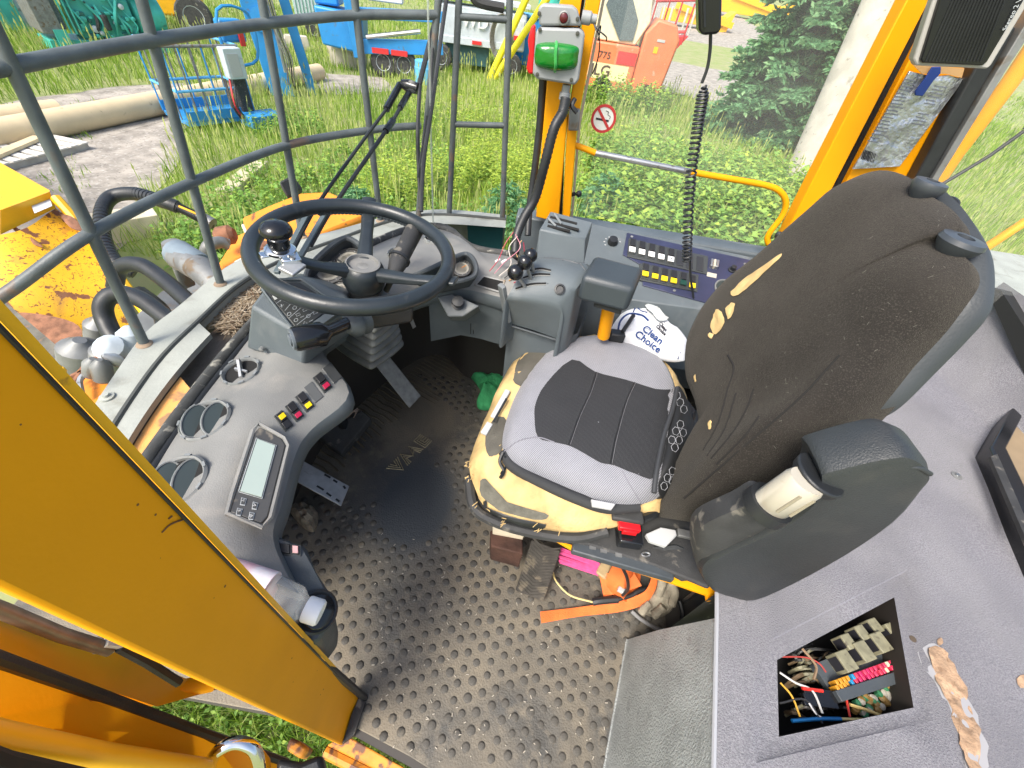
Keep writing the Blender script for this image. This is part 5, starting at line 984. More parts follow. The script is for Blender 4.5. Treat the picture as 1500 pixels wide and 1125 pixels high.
dS = (sa-sb_).normalized(); obj('stalk_cap', MB().lathe(sa+dS*.0, dS, [(.018, 0), (.018, .004), (.012, .0045), (.012, .001), (.010, .001), (.010, .007), (.001, .008)], 20), mat('cap_grey', (.12, .14, .16), .4), bo)
obj('stalk_boot', MB().lathe(U(508, 478, .745), (sc-sb_), [(.014, 0), (.026, .012), (.028, .02), (.022, .022), (.026, .03), (.03, .04)], 18), DGREY, bo)
ga, gb, gc, gd = U(611, 330, .80), U(585, 380, .76), U(574, 408, .74), U(566, 425, .70)
obj('shift_lever', MB().tube([ga, ga.lerp(gb, .04), gb.lerp(ga, .05), gb, gc, gc.lerp(gd, .3), gd], [.018, .0215, .020, .023, .012, .007, .007], 18), BLKD, bo, ang=50)
obj('lever_ring', MB().lathe(gb, (ga-gb), [(.02, -.004), (.025, -.002), (.025, .004), (.02, .006)], 20), BLK, bo)
ks = thing('ignition_keys', 'small metal keys hanging from the ignition right of the column', 'keys', U(600, 470, .55)); obj('ring', MB().tube([U(592+6*math.cos(a), 452+6*math.sin(a), .60) for a in np.linspace(0, 6.28, 13)[:-1]], .0013, 5, closed=True), STEEL, ks)
obj('key', MB().bar(U(598, 458, .60), U(607, 480, .56), .011, .002), STEEL, ks); obj('key_head', MB().box(U(596, 456, .605), .02, .018, .004), BLK, ks, .002)
# ================================================================= footwell: pedals and things on the mat
t = thing('aluminium_pedal', 'perforated bright aluminium pedal nearest the door', 'pedal', U(470, 705, .0))
qa = at([(437, 671, .15), (512, 712, .07), (500, 741, .07), (424, 699, .15)]); SPd = PLANE(qa[0], nrm(qa[0], qa[1], qa[2]))
obj('tread', MB().prism(qa, SPd.n*-.006), ALU, t, .0015); obj('lever', MB().bar(U(440, 690, .12), U(400, 650, .22), .02, .012), DGREY, t)
for x, y in [(434, 676), (438, 682), (429, 683), (433, 691), (442, 676), (427, 690)]: q, n = SPd(x, y); obj('grip_hole', MB().lathe(q, n, [(.006, 0), (.0065, .002), (.004, .0025), (.0035, .0005)], 12), BLK, t)
for a, b in [((475, 695), (484, 700)), ((464, 712), (474, 718)), ((488, 703), (494, 707)), ((478, 722), (485, 727)), ((503, 712), (506, 716)), ((492, 731), (497, 735))]: obj('slot', MB().bar(SPd(*a)[0]+SPd.n*.0005, SPd(*b)[0]+SPd.n*.0005, .006, .002, SPd.n), BLK, t)
t = thing('brake_pedal', 'long grey pedal with a diamond tread under the column boot', 'pedal', U(590, 590, 0))
qa = at([(548, 532, .26), (572, 524, .26), (617, 580, .10), (600, 598, .10)]); SPd = PLANE(qa[0], nrm(qa[0], qa[1], qa[2])); obj('arm', MB().prism(qa, SPd.n*-.012), mat('pedal_steel', (.34, .35, .34), .5, metal=.2, var=.2, vscale=40), t, .003)
for i in range(5):
    for j in range(4): q, n = SPd(584+i*4.6+j*3.2-2, 562+i*6.2-j*3.2+6); obj('tread_bump', MB().box(q+n*.001, .0075, .0045, .003, ((SPd.p-q).normalized(), n.cross((SPd.p-q).normalized()), n)), ALU, t)
t = thing('black_pedal', 'broad black pedal in the dark between the two metal pedals', 'pedal', U(490, 640, 0)); obj('pad', MB().prism(at([(466, 640, .08), (530, 600, .14), (544, 612, .12), (500, 664, .05)]), Z*-.03), BLKD, t, .004); obj('lever', MB().bar(U(505, 625, .1), U(470, 560, .3), .025, .02), BLK, t)
for k in range(5): a_ = U(500+k*2, 612, .16); tg_ = obj('wire', MB().tube(smooth_open([a_, U(512+k*3, 606-k*2, .17), U(526-k*2, 600+k*3, .16)]), .0012, 5), mat('bare_wire', (.45, .33, .25), .4), t)
t = thing('stone_lump', 'rough brown lump of dry mud lying in the footwell corner', 'stone', U(448, 756, 0)); obj('lump', MB().pad([U(x, y, .01) for x, y in [(424, 748), (436, 738), (452, 740), (466, 752), (460, 778), (444, 772)]], Z, .035, .01, 5, 2, lambda p, t_: .018*noise.noise(p*70)), mat('dry_mud', (.24, .20, .14), .95, var=.35, vscale=40, bump=2, bscale=120), t, ang=25)
# green cloth
GC = mat('green_net_cloth', (.05, .36, .13), .85, var=.3, vscale=16, bump=1.2, bscale=140)
t = obj('green_cloth', MB().pad([U(x, y, .012) for x, y in [(690, 532), (706, 527), (730, 536), (744, 552), (738, 566), (742, 580), (726, 598), (704, 600), (698, 590), (704, 574), (697, 560), (688, 548)]], Z, .04, .01, 8, 2.5, lambda p, t_: .022*noise.noise(p*38)+.008*noise.noise(p*110), 6), GC, None, ang=80); tag(t, 'crumpled green mesh cloth on the mat in front of the seat', 'cloth')
# ================================================================= bottle
bA, bB = U(346, 858, .615), U(432, 886, .60); bd = (bB-bA).normalized(); t = thing('water_bottle', 'clear ribbed plastic water bottle with white cap lying on the dash end', 'bottle', bA)
PET = glass('clear_bottle', (.93, .95, .96), .20, .05); rb = .030; L_ = (bB-bA).length
prf = [(.02, -.06)]+[(rb+(.0012 if k % 2 else -.0008), -.055+k*.008) for k in range(int((L_-.0)/.008))]+[(rb*.85, L_-.03+.03), (rb*.5, L_+.012), (.014, L_+.02), (.0135, L_+.03)]
obj('body', MB().lathe(bA, bd, prf, 26), PET, t, ang=70); obj('label', MB().lathe(bA, bd, [(rb+.0018, -.05), (rb+.0018, .045)], 26), mat('bottle_label', (.75, .78, .8), .4, col2=(.7, .15, .2), vscale=14), t)
obj('cap', MB().lathe(bA+bd*(L_+.016), bd, [(.0162, 0), (.017, .002), (.017, .019), (.015, .022), (.001, .022)], 28), WHITE, t)
# ================================================================= lever console
co = thing('lever_console', 'blue grey console with three black ball levers in curved slots', 'console', U(790, 470, .3))
R1 = at([(735, 472, .60), (738, 446, .68), (744, 434, .71), (760, 405, .745), (775, 388, .765), (790, 379, .765)])
R2 = at([(822, 499, .59), (826, 462, .68), (824, 446, .71), (842, 424, .745), (858, 402, .765), (864, 388, .765)])
ring1 = [p for p in R1]; ring2 = [p for p in R2]
def dn_(p, z): return Vector((p.x, p.y, z))
L1 = smooth_open(R1, 3); L2 = smooth_open(R2, 3); md = [a.lerp(b, .5)+Z*.006 for a, b in zip(L1, L2)]
CT = MB().rings([[dn_(p, .55) for p in L1], L1, [a.lerp(b, .1)+Z*.004 for a, b in zip(L1, L2)], md, [a.lerp(b, .88)+Z*.003 for a, b in zip(L1, L2)], [a.lerp(b, 1.0)-Z*.006 for a, b in zip(L1, L2)], [dn_(p, .52)+Vector((.008, 0, 0)) for p in L2]], False, False)
obj('hood', CT, BLUEG, co, ang=45); SC = SURF(CT)
obj('back_panel', MB().poly([L1[-1], md[-1], L2[-1], dn_(L2[-1], .5), dn_(L1[-1], .5)]), BLUEG, co)
lf = at([(744, 478, .585), (818, 500, .575), (846, 488, .57), (862, 448, .60)]); obj('lower_body', MB().rings([[p-Z*.0 for p in lf], [Vector((p.x+.012, p.y+.012, .05)) for p in lf]], False, False), BLUEG, co); obj('hood_skirt', MB().tube([U(735, 473, .6), U(822, 500, .59)], .003, 6), DGREY, co)
obj('yellow_edge', MB().bar(U(746, 500, .52), U(750, 548, .36), .008, .008), YEL, co)
for a, b in [((755, 423), (800, 415)), ((766, 407), (806, 402)), ((776, 396), (807, 396)), ]:
    line('slot', [a, ((a[0]+b[0])/2, (a[1]+b[1])/2-3), b], SC, .0035, VOID, co, -.0015)
    line('slot_edge', [(a[0], a[1]+2), ((a[0]+b[0])/2, (a[1]+b[1])/2-.5), (b[0], b[1]+2)], SC, .0012, DUST, co, .0005)
line('joint', [(802, 416), (825, 381)], SC, .0018, DGREY, co, 0); line('cover_joint', [(795, 372), (822, 374), (845, 383), (858, 396)], SC, .002, DGREY, co)
q, n = SC(820, 424); obj('key_switch', MB().lathe(q, n, [(.013, 0), (.013, .004), (.009, .005), (.008, .001), (.001, .001)], 18), BLK, co); obj('slot_plate', MB().bar(U(735, 418, .735), U(744, 470, .62), .02, .012), GREY, co, .002)
for (bx, by), (fx, fy), r in [((772, 418), (755, 399), .0185), ((780, 406), (769, 384), .0175), ((783, 396), (777, 374), .0165)]:
    b0, _ = SC(bx, by); hd = UPR(fx, fy, b0+Vector((0, -.02, 0))); lv = obj('lever', MB().tube([b0-Z*.01, hd], .0042, 8), STEEL, co)
    obj('lever_ball', MB().lathe(hd, (hd-b0), [(.004, -r), (r*.6, -r*.85), (r*.9, -r*.45), (r, 0), (r*.9, r*.45), (r*.6, r*.8), (.001, r)], 24), GLOSSB, lv)
# vent head behind
vh = thing('air_vent_head', 'grey air outlet head with open slots beside the front pillar', 'vent', U(820, 360, .6))
va = at([(786, 384, .755), (790, 336, .83), (806, 310, .85)]); vb2 = at([(856, 400, .745), (858, 350, .82), (868, 326, .845)])
obj('head', MB().rings([[dn_(p, .6) for p in va], va, vb2, [dn_(p, .6)+Vector((.01, 0, 0)) for p in vb2]], False, False), BLUEG, vh, .003); SV = PLANE(va[1], nrm(va[1], va[2], vb2[2]))
for a, b in [((806, 318), (845, 328)), ((803, 325), (848, 337)), ((802, 331), (835, 339))]: line('slot', [a, b], SV, .004, VOID, vh, .0)
line('slat', [(812, 315), (822, 330)], SV, .003, GREY, vh, .004); line('slat', [(803, 322), (814, 333)], SV, .003, GREY, vh, .004)
# ================================================================= side console with switch panel
sA, sB, sC = U(862, 326, .70), U(1140, 384, .70), U(946, 452, .60)
SN = PLANE(sA, nrm(sA, sB, sC)); sc_ = thing('side_console', 'grey side console with a blue switch panel along the side window', 'console', U(960, 400, .5))
obj('body', MB().rings([[SN(x, y)[0]-Z*.35+Vector((0, .03, 0)) for x, y in [(856, 324), (1160, 388), (1150, 470), (850, 430)]], [SN(x, y)[0] for x, y in [(856, 324), (1160, 388), (1150, 470), (850, 430)]]]), BLUEG, sc_, .006)
lowc = [SN(850, 430)[0], SN(1150, 470)[0]]; obj('lower_panel', MB().quad(lowc[0]-Z*.001, lowc[1]-Z*.001, lowc[1]+Vector((0, -.02, -.22)), lowc[0]+Vector((0, -.02, -.22))), BLUEG, sc_)
sp = plate('switch_panel', [(918, 342), (1098, 382), (1085, 440), (1060, 452), (941, 419), (940, 390), (912, 374)], SN, .004, mat('navy_panel', (.030, .035, .075), .4, var=.2, vscale=10, dirt=(.085, .08, .11), dirt_amt=.1, dscale=12, dsharp=.2), sc_, 0, .001)
WC = mat('rocker_white', (.72, .72, .7), .4); GRC = mat('rocker_green', (.01, .06, .04), .4)
plate('switch_row', [(920, 352), (1036, 378), (1034, 404), (918, 378)], SN, .004, BZ, sp, .004, .001); plate('switch_row', [(936, 388), (1022, 405), (1020, 430), (934, 412)], SN, .004, BZ, sp, .004, .001)
class OFFS:
    def __init__(s, P, d): s.P = P; s.d = d
    def __call__(s, x, y): a, n = s.P(x, y); return a+n*s.d, n
S4 = OFFS(SN, .008)
for k, (x, y) in enumerate([(925, 364), (939, 367.5), (953, 371), (967, 374.5), (981, 378)]): w_ = rocker(S4, (x, y), (5.2, 1.2), (-1, 11), sp, None, None, .005); plate('white_cap', [(x-5, y+2), (x+4, y+4), (x+3.4, y+11), (x-5.6, y+9)], S4, .0035, WC, w_, .0055, .0005); q, n = S4(x-.6, y+6.5); text('symbol', '+=o*x'[k], q+n*.0092, (SN(x+5, y+7)[0]-q).normalized(), n, .010, INK, w_)
for x, y in [(995, 381), (1009, 385), (1024, 389)]: plate('blank_cover', [(x-5, y-11), (x+5, y-9), (x+4, y+12), (x-6, y+10)], S4, .002, mat('blank_black', (.028, .03, .033), .45), sp, 0, .0008)
for x, y, c in [(944, 400, YL), (958, 403.5, YL), (971.5, 407, YL), (985, 410, YL), (999, 413, GRC), (1012, 417, YL)]: w_ = rocker(S4, (x, y), (5.0, 1.2), (-1, 11), sp, None, None, .005); plate('colour_cap', [(x-5, y+1.5), (x+4, y+3.5), (x+3.4, y+10), (x-5.6, y+8)], S4, .0035, c, w_, .0055, .0005)
for x, y in [(925, 348), (1090, 388), (987, 427), (1052, 441)]: q, n = SN(x, y); obj('screw', MB().lathe(q+n*.004, n, [(.0045, 0), (.0045, .0012), (.001, .0018)], 10), GALV, sp)
for dx in (-4, 0, 4): q, n = SN(1044+dx, 390+dx*.2); obj('toggle_cover', MB().box(q+n*.01, .007, .03, .014, ((SN(1060, 394)[0]-q).normalized(), n.cross((SN(1060, 394)[0]-q).normalized()), n)), CREAM if dx == 0 else STEEL, sp, .001)
plate('toggle_label', [(1035, 400), (1049, 403), (1048, 409), (1034, 406)], SN, .001, CREAM, sp, .0042)
q, n = SN(1071, 397); obj('rotary_knob', MB().lathe(q+n*.004, n, [(.012, 0), (.012, .004), (.008, .005), (.008, .016), (.001, .017)], 16), BLK, sp)
q, n = SN(1061, 424); g = obj('hour_meter', MB().lathe(q+n*.004, n, [(.033, 0), (.033, .005), (.030, .006), (.029, .003), (.001, .003)], 30), GALV, sp); obj('meter_face', MB().lathe(q+n*.0072, n, [(.028, 0), (.028, .0004), (.001, .0005)], 30), mat('meter_black', (.03, .045, .045), .3), g)
XD = (SN(1075, 427)[0]-q).normalized(); text('meter_print', 'h\n00000', q+n*.008, XD, n, .011, LABEL, g); obj('meter_mark', MB().box(q+n*.0082-n.cross(XD)*.002, .008, .004, .0006, (XD, n.cross(XD), n)), RED, g)
q, n = SN(897, 356); obj('heater_knob', MB().lathe(q, n, [(.016, 0), (.017, .004), (.014, .018), (.001, .019)], 20), BLK, sc_)
for k in range(7): a = -2.2+k*.55; X_ = (SN(920, 361)[0]-q).normalized(); Y_ = n.cross(X_); obj('knob_mark', MB().box(q+n*.0008+(X_*math.sin(a)+Y_*math.cos(a))*.026, .005, .003, .0008, (X_, Y_, n)), LABEL, sc_)
# ================================================================= black armrest pad on yellow post
ap = thing('wrist_rest', 'square black wrist rest on a yellow post beside the lever console', 'armrest', U(885, 480, .45))
ta = at([(872, 372, .80), (944, 391, .80), (930, 424, .785), (852, 404, .785)]); tb = [p-Z*.045 for p in ta]; tb[2] += Vector((0, -.006, -.018)); tb[3] += Vector((0, -.006, -.018))
obj('pad', MB().rings([tb, ta]), mat('rest_black', (.035, .045, .052), .42, var=.1, bump=.3, bscale=400), ap, .012, seg=3); obj('bracket', MB().bar(U(872, 440, .72), U(912, 452, .72), .03, .02), BLK, ap, .003)
obj('post', MB().tube([U(893, 445, .70), U(884, 492, .58)], .017, 12), YEL, ap); obj('lever', MB().tube([U(928, 462, .60), U(912, 486, .58)], .006, 8), BLK, ap); obj('lever_foot', MB().box(U(903, 492, .56), .045, .03, .03), BLK, ap, .006)
# ================================================================= paper package
pk = thing('wipe_packet', 'white and blue paper packet printed Clean Choice lying beside the seat', 'packet', U(955, 490, .5))
ppts = [U(x, y, h_) for x, y, h_ in [(895, 482, .55), (914, 456, .56), (940, 446, .57), (965, 462, .57), (1000, 492, .56), (1009, 512, .55), (1001, 529, .54), (960, 524, .53), (925, 506, .54), (902, 496, .55)]]
PAP = mat('white_paper', (.72, .74, .76), .55, var=.04, vscale=30); PKM = MB().pad(ppts, Z+Vector((0, -.4, 0)), .035, .012, 8, 3, lambda p, t_: .007*noise.noise(p*45)); obj('wrapper', PKM, PAP, pk, ang=50); SK = SURF(PKM); NVY = mat('print_navy', (.01, .04, .16), .5)
drape('clear_film', [(944, 447), (962, 441), (975, 452), (976, 470), (964, 474), (950, 460)], OFFS(SK, .012), mat('crinkled_film', (.55, .58, .56), .25, bump=2, bscale=60), pk, .002, 4, 4, rough=.006)
line('blue_band', [(905, 487), (909, 470), (922, 460), (940, 462), (950, 470)], SK, .0035, NVY, pk, .0); line('blue_band', [(930, 446), (938, 455), (948, 458)], SK, .0025, NVY, pk, .0); plate('blue_mark', [(996, 516), (1008, 518), (1002, 529), (992, 526)], SK, .001, NVY, pk, .001)
for s, (cx, cy), sz in (('Clean', (955, 492), .032), ('Choice', (948, 502), .032), ('Clean', (970, 480), .014), ('Choice', (967, 485), .014)):
    q, n = SK(cx, cy); a0 = SK(cx-12, cy-9)[0]; a1 = SK(cx+12, cy+10)[0]; n2 = (Z+Vector((0, -.5, 0))).normalized(); text('print', s, q+n2*.006, (a1-a0), n2, sz, NVY if sz > .02 else INK, pk, .0004, .9, .0006)
# ================================================================= microphone
mi = thing('radio_handset', 'black radio microphone hanging on a coiled cord from the roof', 'microphone', VY(1040, 20, 1.05))
mp_ = [VY(x, y, 1.03) for x, y in [(1022, -60), (1024, 44), (1030, 52), (1052, 50), (1057, 42), (1060, -60)]]; obj('body', MB().prism(mp_, Vector((0, .03, 0))), GLOSSB, mi, .005, seg=3); obj('grip_edge', MB().tube([VY(1031, -60, 1.028), VY(1032, 40, 1.028)], .002, 6), BLK, mi)
cp = [VY(x, y, 1.05) for x, y in [(1041, 50), (1040, 75), (1036, 100), (1028, 122)]]
obj('cord', MB().tube(smooth_open(cp), .0032, 8), BLK, mi)
ax = smooth_open([VY(x, y, 1.06) for x, y in [(1032, 126), (1026, 160), (1020, 200), (1013, 250), (1009, 300), (1007, 350), (1006, 384)]], 60); cl = []
tot = len(ax)
for i, p in enumerate(ax):
    a = i/tot*2*math.pi*37; d_ = (ax[min(i+1, tot-1)]-ax[max(i-1, 0)]).normalized(); x_ = d_.cross(Vector((0, 1, 0))).normalized(); y_ = d_.cross(x_); r = .0105*min(1, (i+6)/14); cl.append(p+x_*math.cos(a)*r+y_*math.sin(a)*r)
cl2 = []
for i in range(len(cl)-1): cl2.append(cl[i])
# resample finely
fine = []
NS = 37*12
for i in range(NS):
    u = i/NS*(tot-1); k = int(u); p = ax[k].lerp(ax[min(k+1, tot-1)], u-k); d_ = (ax[min(k+2, tot-1)]-ax[max(k-2, 0)]).normalized(); x_ = d_.cross(Vector((0, 1, 0))).normalized(); y_ = d_.cross(x_); a = i/12*2*math.pi; r = .0105*min(1, (i+10)/40); fine.append(p+x_*math.cos(a)*r+y_*math.sin(a)*r)
obj('coiled_cord', MB().tube(fine, .0026, 6), BLK, mi)
obj('cord_end', MB().tube(smooth_open([fine[-1], VY(1012, 410, 1.10), VY(1016, 440, 1.12), VY(1012, 466, 1.12)]), .0032, 8), BLK, mi); obj('plug', MB().lathe(VY(1012, 466, 1.12), Vector((0, 0, -1)), [(.006, 0), (.009, .004), (.009, .02), (.014, .022), (.014, .03)], 12), STEEL, mi)
# ================================================================= speaker, foil bag, blue strap
spk = thing('roof_speaker', 'large flat black ribbed speaker in a cream frame at the top right', 'speaker', VY(1430, 50, 1.2))
YS = 1.19; vp([(1394, -80), (1338, 86), (1342, 96), (1446, 101), (1452, 96), (1545, -60)], YS, .02, mat('speaker_frame', (.40, .39, .36), .5), 'frame', spk, .003)
vp([(1402, -80), (1349, 88), (1352, 92), (1440, 96), (1446, 91), (1536, -60)], YS-.008, .012, GLOSSB, 'grille', spk, .002)
for k in range(17): x0 = 1356+k*5.0; obj('grille_rib', MB().tube([VY(x0, 90, YS-.009), VY(x0+66-k*.4, -60, YS-.009)], .0013, 4), BLK, spk)
text('print', 'Stereo 2 Way', VY(1486, 14, YS-.011), (VY(1500, -10, YS)-VY(1480, 30, YS)), Vector((0, -1, 0)), .011, ICON, spk)
fo = thing('foil_bag', 'crinkled silver foil bag with printed text taped to the yellow pillar', 'bag', VY(1330, 180, 1.36)); YF = 1.352
FOIL = mat('crinkled_foil', (.46, .48, .51), .30, metal=.75, bump=8, bscale=26, var=.25, vscale=16)
vp([(1333, 104), (1340, 106), (1368, 112), (1390, 110), (1412, 116), (1404, 128), (1318, 244), (1249, 248), (1262, 228)], YF, .006, FOIL, 'sheet', fo, .001)
PF = PLANE(VY(1330, 180, YF-.001), Vector((0, -1, 0)))
for c0, nr, wd in (((1322, 118), 19, 22), ((1366, 128), 17, 20)):
    for k in range(nr):
        if c0[0] > 1350 and k in (6, 7): continue
        x = c0[0]+3-k*3.0; y = c0[1]-2+k*5.0; w2 = wd*random.uniform(.6, 1); 
        if c0[0] > 1350 and k > 11: continue
        obj('print_line', MB().bar(PF(x, y)[0], PF(x+w2, y+2.5)[0], .0024, .0006, Vector((0, 1, 0))), mat('foil_print', (.16, .17, .20), .5), fo)
for k in range(9): obj('barcode_bar', MB().bar(PF(1266+k*2.1, 219+k*.7)[0], PF(1262+k*2.1, 233+k*.7)[0], random.choice((.0012, .002, .003)), .0006, Vector((0, 1, 0))), INK, fo)
obj('brown_tape', MB().prism([VY(x, y, YF-.002) for x, y in [(1336, 94), (1412, 100), (1408, 114), (1385, 108), (1350, 108)]], Vector((0, -.002, 0))), mat('brown_tape', (.5, .3, .13), .4), fo, label='piece of brown tape')
st_ = obj('blue_strap', MB().prism([VY(x, y, YF-.012) for x, y in [(1366, 98), (1379, 98), (1378, 108), (1368, 118), (1352, 141), (1341, 140), (1341, 134), (1356, 114)]], Vector((0, .005, 0))), mat('blue_strap', (.01, .04, .22), .5), None, .0015); tag(st_, 'short dark blue plastic tab hanging over the foil bag', 'tab')
# ================================================================= wipers outside the screen
wi = thing('wiper', 'black double windscreen wiper arm with long vertical blade', 'wiper', D(600, 125, 1.2)); WD = 1.24
obj('link_block', MB().tube([D(588, 122, WD), D(598, 126, WD), D(612, 130, WD)], [.011, .018, .015], 10), GLOSSB, wi); obj('pivot', MB().lathe(D(604, 128, WD), Vector((0, -1, .3)), [(.012, -.01), (.016, 0), (.016, .012), (.007, .015)], 16), BLK, wi)
for pts, r in [([(652, -40, 1.2), (640, 20, 1.21), (625, 80, WD), (614, 125, WD)], .008), ([(615, 125, WD), (612, 200, WD), (616, 305, WD)], .006), ([(586, 124, WD), (566, 160, 1.2)], .010), ([(566, 160, 1.2), (520, 222, 1.12), (465, 300, 1.02), (430, 365, .93)], .0045), ([(600, 135, WD), (586, 158, 1.2)], .009), ([(586, 158, 1.2), (574, 180, 1.17)], .005), ([(576, 176, 1.18), (565, 192, 1.15)], .009), ([(565, 192, 1.15), (490, 300, 1.02), (455, 360, .95)], .0052), ([(660, -40, 1.16), (648, 40, 1.17), (632, 160, 1.19), (620, 240, 1.21), (617, 310, 1.22)], .0062), ([(641, -40, 1.2), (636, 40, 1.22), (632, 110, WD), (634, 140, WD)], .004), ([(625, 170, 1.2), (612, 260, 1.22)], .003)]:
    obj('arm', MB().tube([D(*q) for q in pts] if len(pts) < 3 else smooth_open([D(*q) for q in pts]), r, 8), GLOSSB if r > .0085 else BLK, wi)
# two pale struts of the lower wiper linkage seen through the wheel
for k, pts in enumerate([[(455, 305), (425, 355), (405, 400)], [(478, 310), (450, 350), (425, 402)]]):
    obj('wiper_blade', MB().bar(D(*pts[0], 1.0), D(*pts[2], .90), .012, .008), mat('blade_grey', (.10, .13, .14), .35), wi, .001)
# ================================================================= loader outside: bucket, boom, hoses
bk = thing('loader_bucket', 'big yellow loader bucket with scratched and rusted paint', 'bucket', U(80, 420, -1.2))
hb = -.75
B1 = at([(-200, 180, hb), (0, 243, hb), (74, 280, hb), (92, 296, hb)]); B2 = at([(-200, 270, hb-.1), (0, 345, hb-.1), (72, 296, hb-.18), (92, 305, hb-.15)])
obj('top_lip', MB().rings([at([(-260, 90, hb), (0, 238, hb), (73, 279, hb)]), at([(-260, 300, hb), (0, 308, hb), (72, 281, hb)])], False, False), YEL2, bk)
obj('lip_face', MB().rings([at([(-260, 300, hb), (0, 308, hb), (73, 281, hb)]), at([(-260, 345, hb-.16), (0, 344, hb-.16), (82, 305, hb-.16)])], False, False), YEL2, bk)
obj('sticker', MB().quad(*[U(x, y, hb-.07)+Vector((.02, -.01, .01)) for x, y in [(45, 300), (72, 290), (76, 302), (50, 313)]]), LGREY, bk)
colA = at([(-260, 345, hb-.16), (0, 344, hb-.16), (82, 305, hb-.16)]); colB = at([(-200, 420, hb-.35), (20, 400, hb-.35), (130, 350, hb-.35)]); colC = at([(-150, 520, hb-.7), (60, 470, hb-.7), (180, 420, hb-.6)]); colD = at([(-120, 600, hb-1.0), (90, 520, hb-1.0), (200, 470, hb-.9)])
obj('shell', MB().rings([smooth_open(c, 6) for c in (colA, colB, colC, colD)], False, False), RUSTY, bk, ang=60)
obj('side_edge', MB().tube(at([(82, 290, hb-.05), (130, 345, hb-.3), (185, 420, hb-.55), (230, 480, hb-.8)]), .045, 8), YEL2, bk)
RST = mat('flaking_rust', (.22, .10, .055), .9, var=.35, vscale=16, bump=1.5, bscale=40)
for pts in ([(-40, 470), (40, 462), (110, 476), (120, 500), (60, 520), (-40, 500)], [(90, 316), (112, 324), (124, 342), (104, 336)], [(14, 330), (44, 348), (66, 366), (40, 356)]):
    obj('rust_patch', MB().pad([U(x, y, hb-.18-max(0, (y-330))/330.)+Z*.03 for x, y in pts], Z, .012, .01, 3), RST, bk)
la = thing('steel_beam', 'weathered grey brown steel beam running from under the door toward the bucket', 'beam', U(80, 520, -.6)); obj('beam', MB().bar(U(-60, 430, -.3), U(170, 640, -.25), .20, .12), mat('weathered_beam', (.15, .14, .11), .85, var=.35, vscale=9, bump=1, bscale=30, dirt=(.25, .16, .1), dirt_amt=.05, dscale=9), la)
hs = thing('hydraulic_hoses', 'thick black spiral wrapped hydraulic hoses looping in front of the ledge', 'hoses', U(200, 420, -.4))
def hpath(pts): return smooth_open([U(*q) for q in pts], 8)
h1 = hpath([(198, 400, -.1), (170, 385, -.05), (152, 350, 0), (150, 310, .05), (165, 288, .08), (200, 284, .1), (240, 296, .1), (262, 304, .08)])
obj('wrapped_hose', MB().tube(h1, [.031 for k in range(len(h1))], 12), BLKD, hs, ang=85)
for k in range(2, len(h1)-2, 1):
    d_ = (h1[k+1]-h1[k-1]).normalized(); obj('wrap_turn', MB().lathe(h1[k]-d_*.014, d_, [(.031, 0), (.037, .004), (.037, .022), (.031, .026)], 12), BLK, hs); obj('hose_end', MB().tube(hpath([(255, 300, .09), (290, 318, .05), (312, 330, .0)]), .026, 10), BLK, hs); obj('hose_fitting', MB().tube(hpath([(292, 317, .05), (312, 328, .02)]), .034, 10), ALU, hs)
obj('yellow_line', MB().tube(hpath([(262, 302, .13), (285, 312, .10), (300, 320, .07)]), .006, 6), YEL2, hs)
obj('hose', MB().tube(hpath([(168, 420, .0), (176, 392, .1), (205, 388, .14), (240, 410, .12), (280, 445, .1), (300, 460, .1)]), .034, 12), BLK, hs)
obj('hose', MB().tube(hpath([(215, 505, .1), (175, 500, .15), (155, 470, .2), (152, 445, .25), (170, 430, .28), (205, 438, .28), (250, 470, .25)]), .030, 12), BLK, hs)
obj('hose', MB().tube(hpath([(205, 430, .05), (235, 455, .05), (245, 490, 0)]), .035, 10), BLK, hs)
cy = thing('steering_cylinder', 'grey hydraulic cylinder with an open clamp in front of the ledge', 'cylinder', U(270, 400, .0)); obj('barrel', MB().tube(at([(262, 378, .12), (295, 395, .15), (330, 430, .1)]), [.055, .06, .04], 16), GALV, cy); obj('clamp', MB().tube(at([(262, 372, .12), (296, 392, .14)]), [.068, .062], 16, cap=True), mat('clamp_blue_grey', (.16, .20, .23), .5, var=.2), cy); obj('eye', MB().lathe(U(256, 366, .12), Vector((0, 0, 1)), [(.04, -.03), (.05, 0), (.04, .04), (.015, .05)], 14), GALV, cy); obj('bracket', MB().bar(U(262, 385, .05), U(276, 420, -.1), .07, .03), GALV, cy, .01)
fa = thing('machine_frame', 'grey steel front frame plates of the loader below the ledge', 'frame', U(240, 440, -.4)); obj('plate', MB().prism(at([(195, 520, -.2), (188, 470, -.15), (235, 430, -.15), (280, 400, -.2), (330, 400, -.2), (380, 420, -.2), (250, 540, -.1)]), Z*-.1), mat('frame_grey', (.15, .16, .16), .6, var=.3, vscale=6, dirt=(.25, .17, .1), dirt_amt=.05, dscale=8), fa, .01)
for (x, y, r) in ((118, 515, .07), (145, 480, .05), (160, 520, .06)): obj('pin_boss', MB().lathe(U(x, y, .0), Vector((.4, .2, 1)), [(r, -.1), (r, .02), (r*.6, .04), (r*.3, .06)], 16), GALV, fa)
la2 = thing('wiper_motor_parts', 'tangle of grey fittings and rusty brackets at the left end of the ledge', 'fittings', U(150, 550, .3))
for (x, y, r, M_) in ((190, 498, .028, LGREY), (165, 512, .035, LGREY), (150, 545, .022, GALV), (135, 540, .02, GALV), (176, 530, .016, ALU)): obj('fitting', MB().lathe(U(x, y, .42), Vector((random.uniform(-.6, .6), random.uniform(-.6, .6), 1)), [(r*.6, -.03), (r, -.02), (r, .02), (r*.5, .035), (r*.3, .04)], 14), M_, la2)
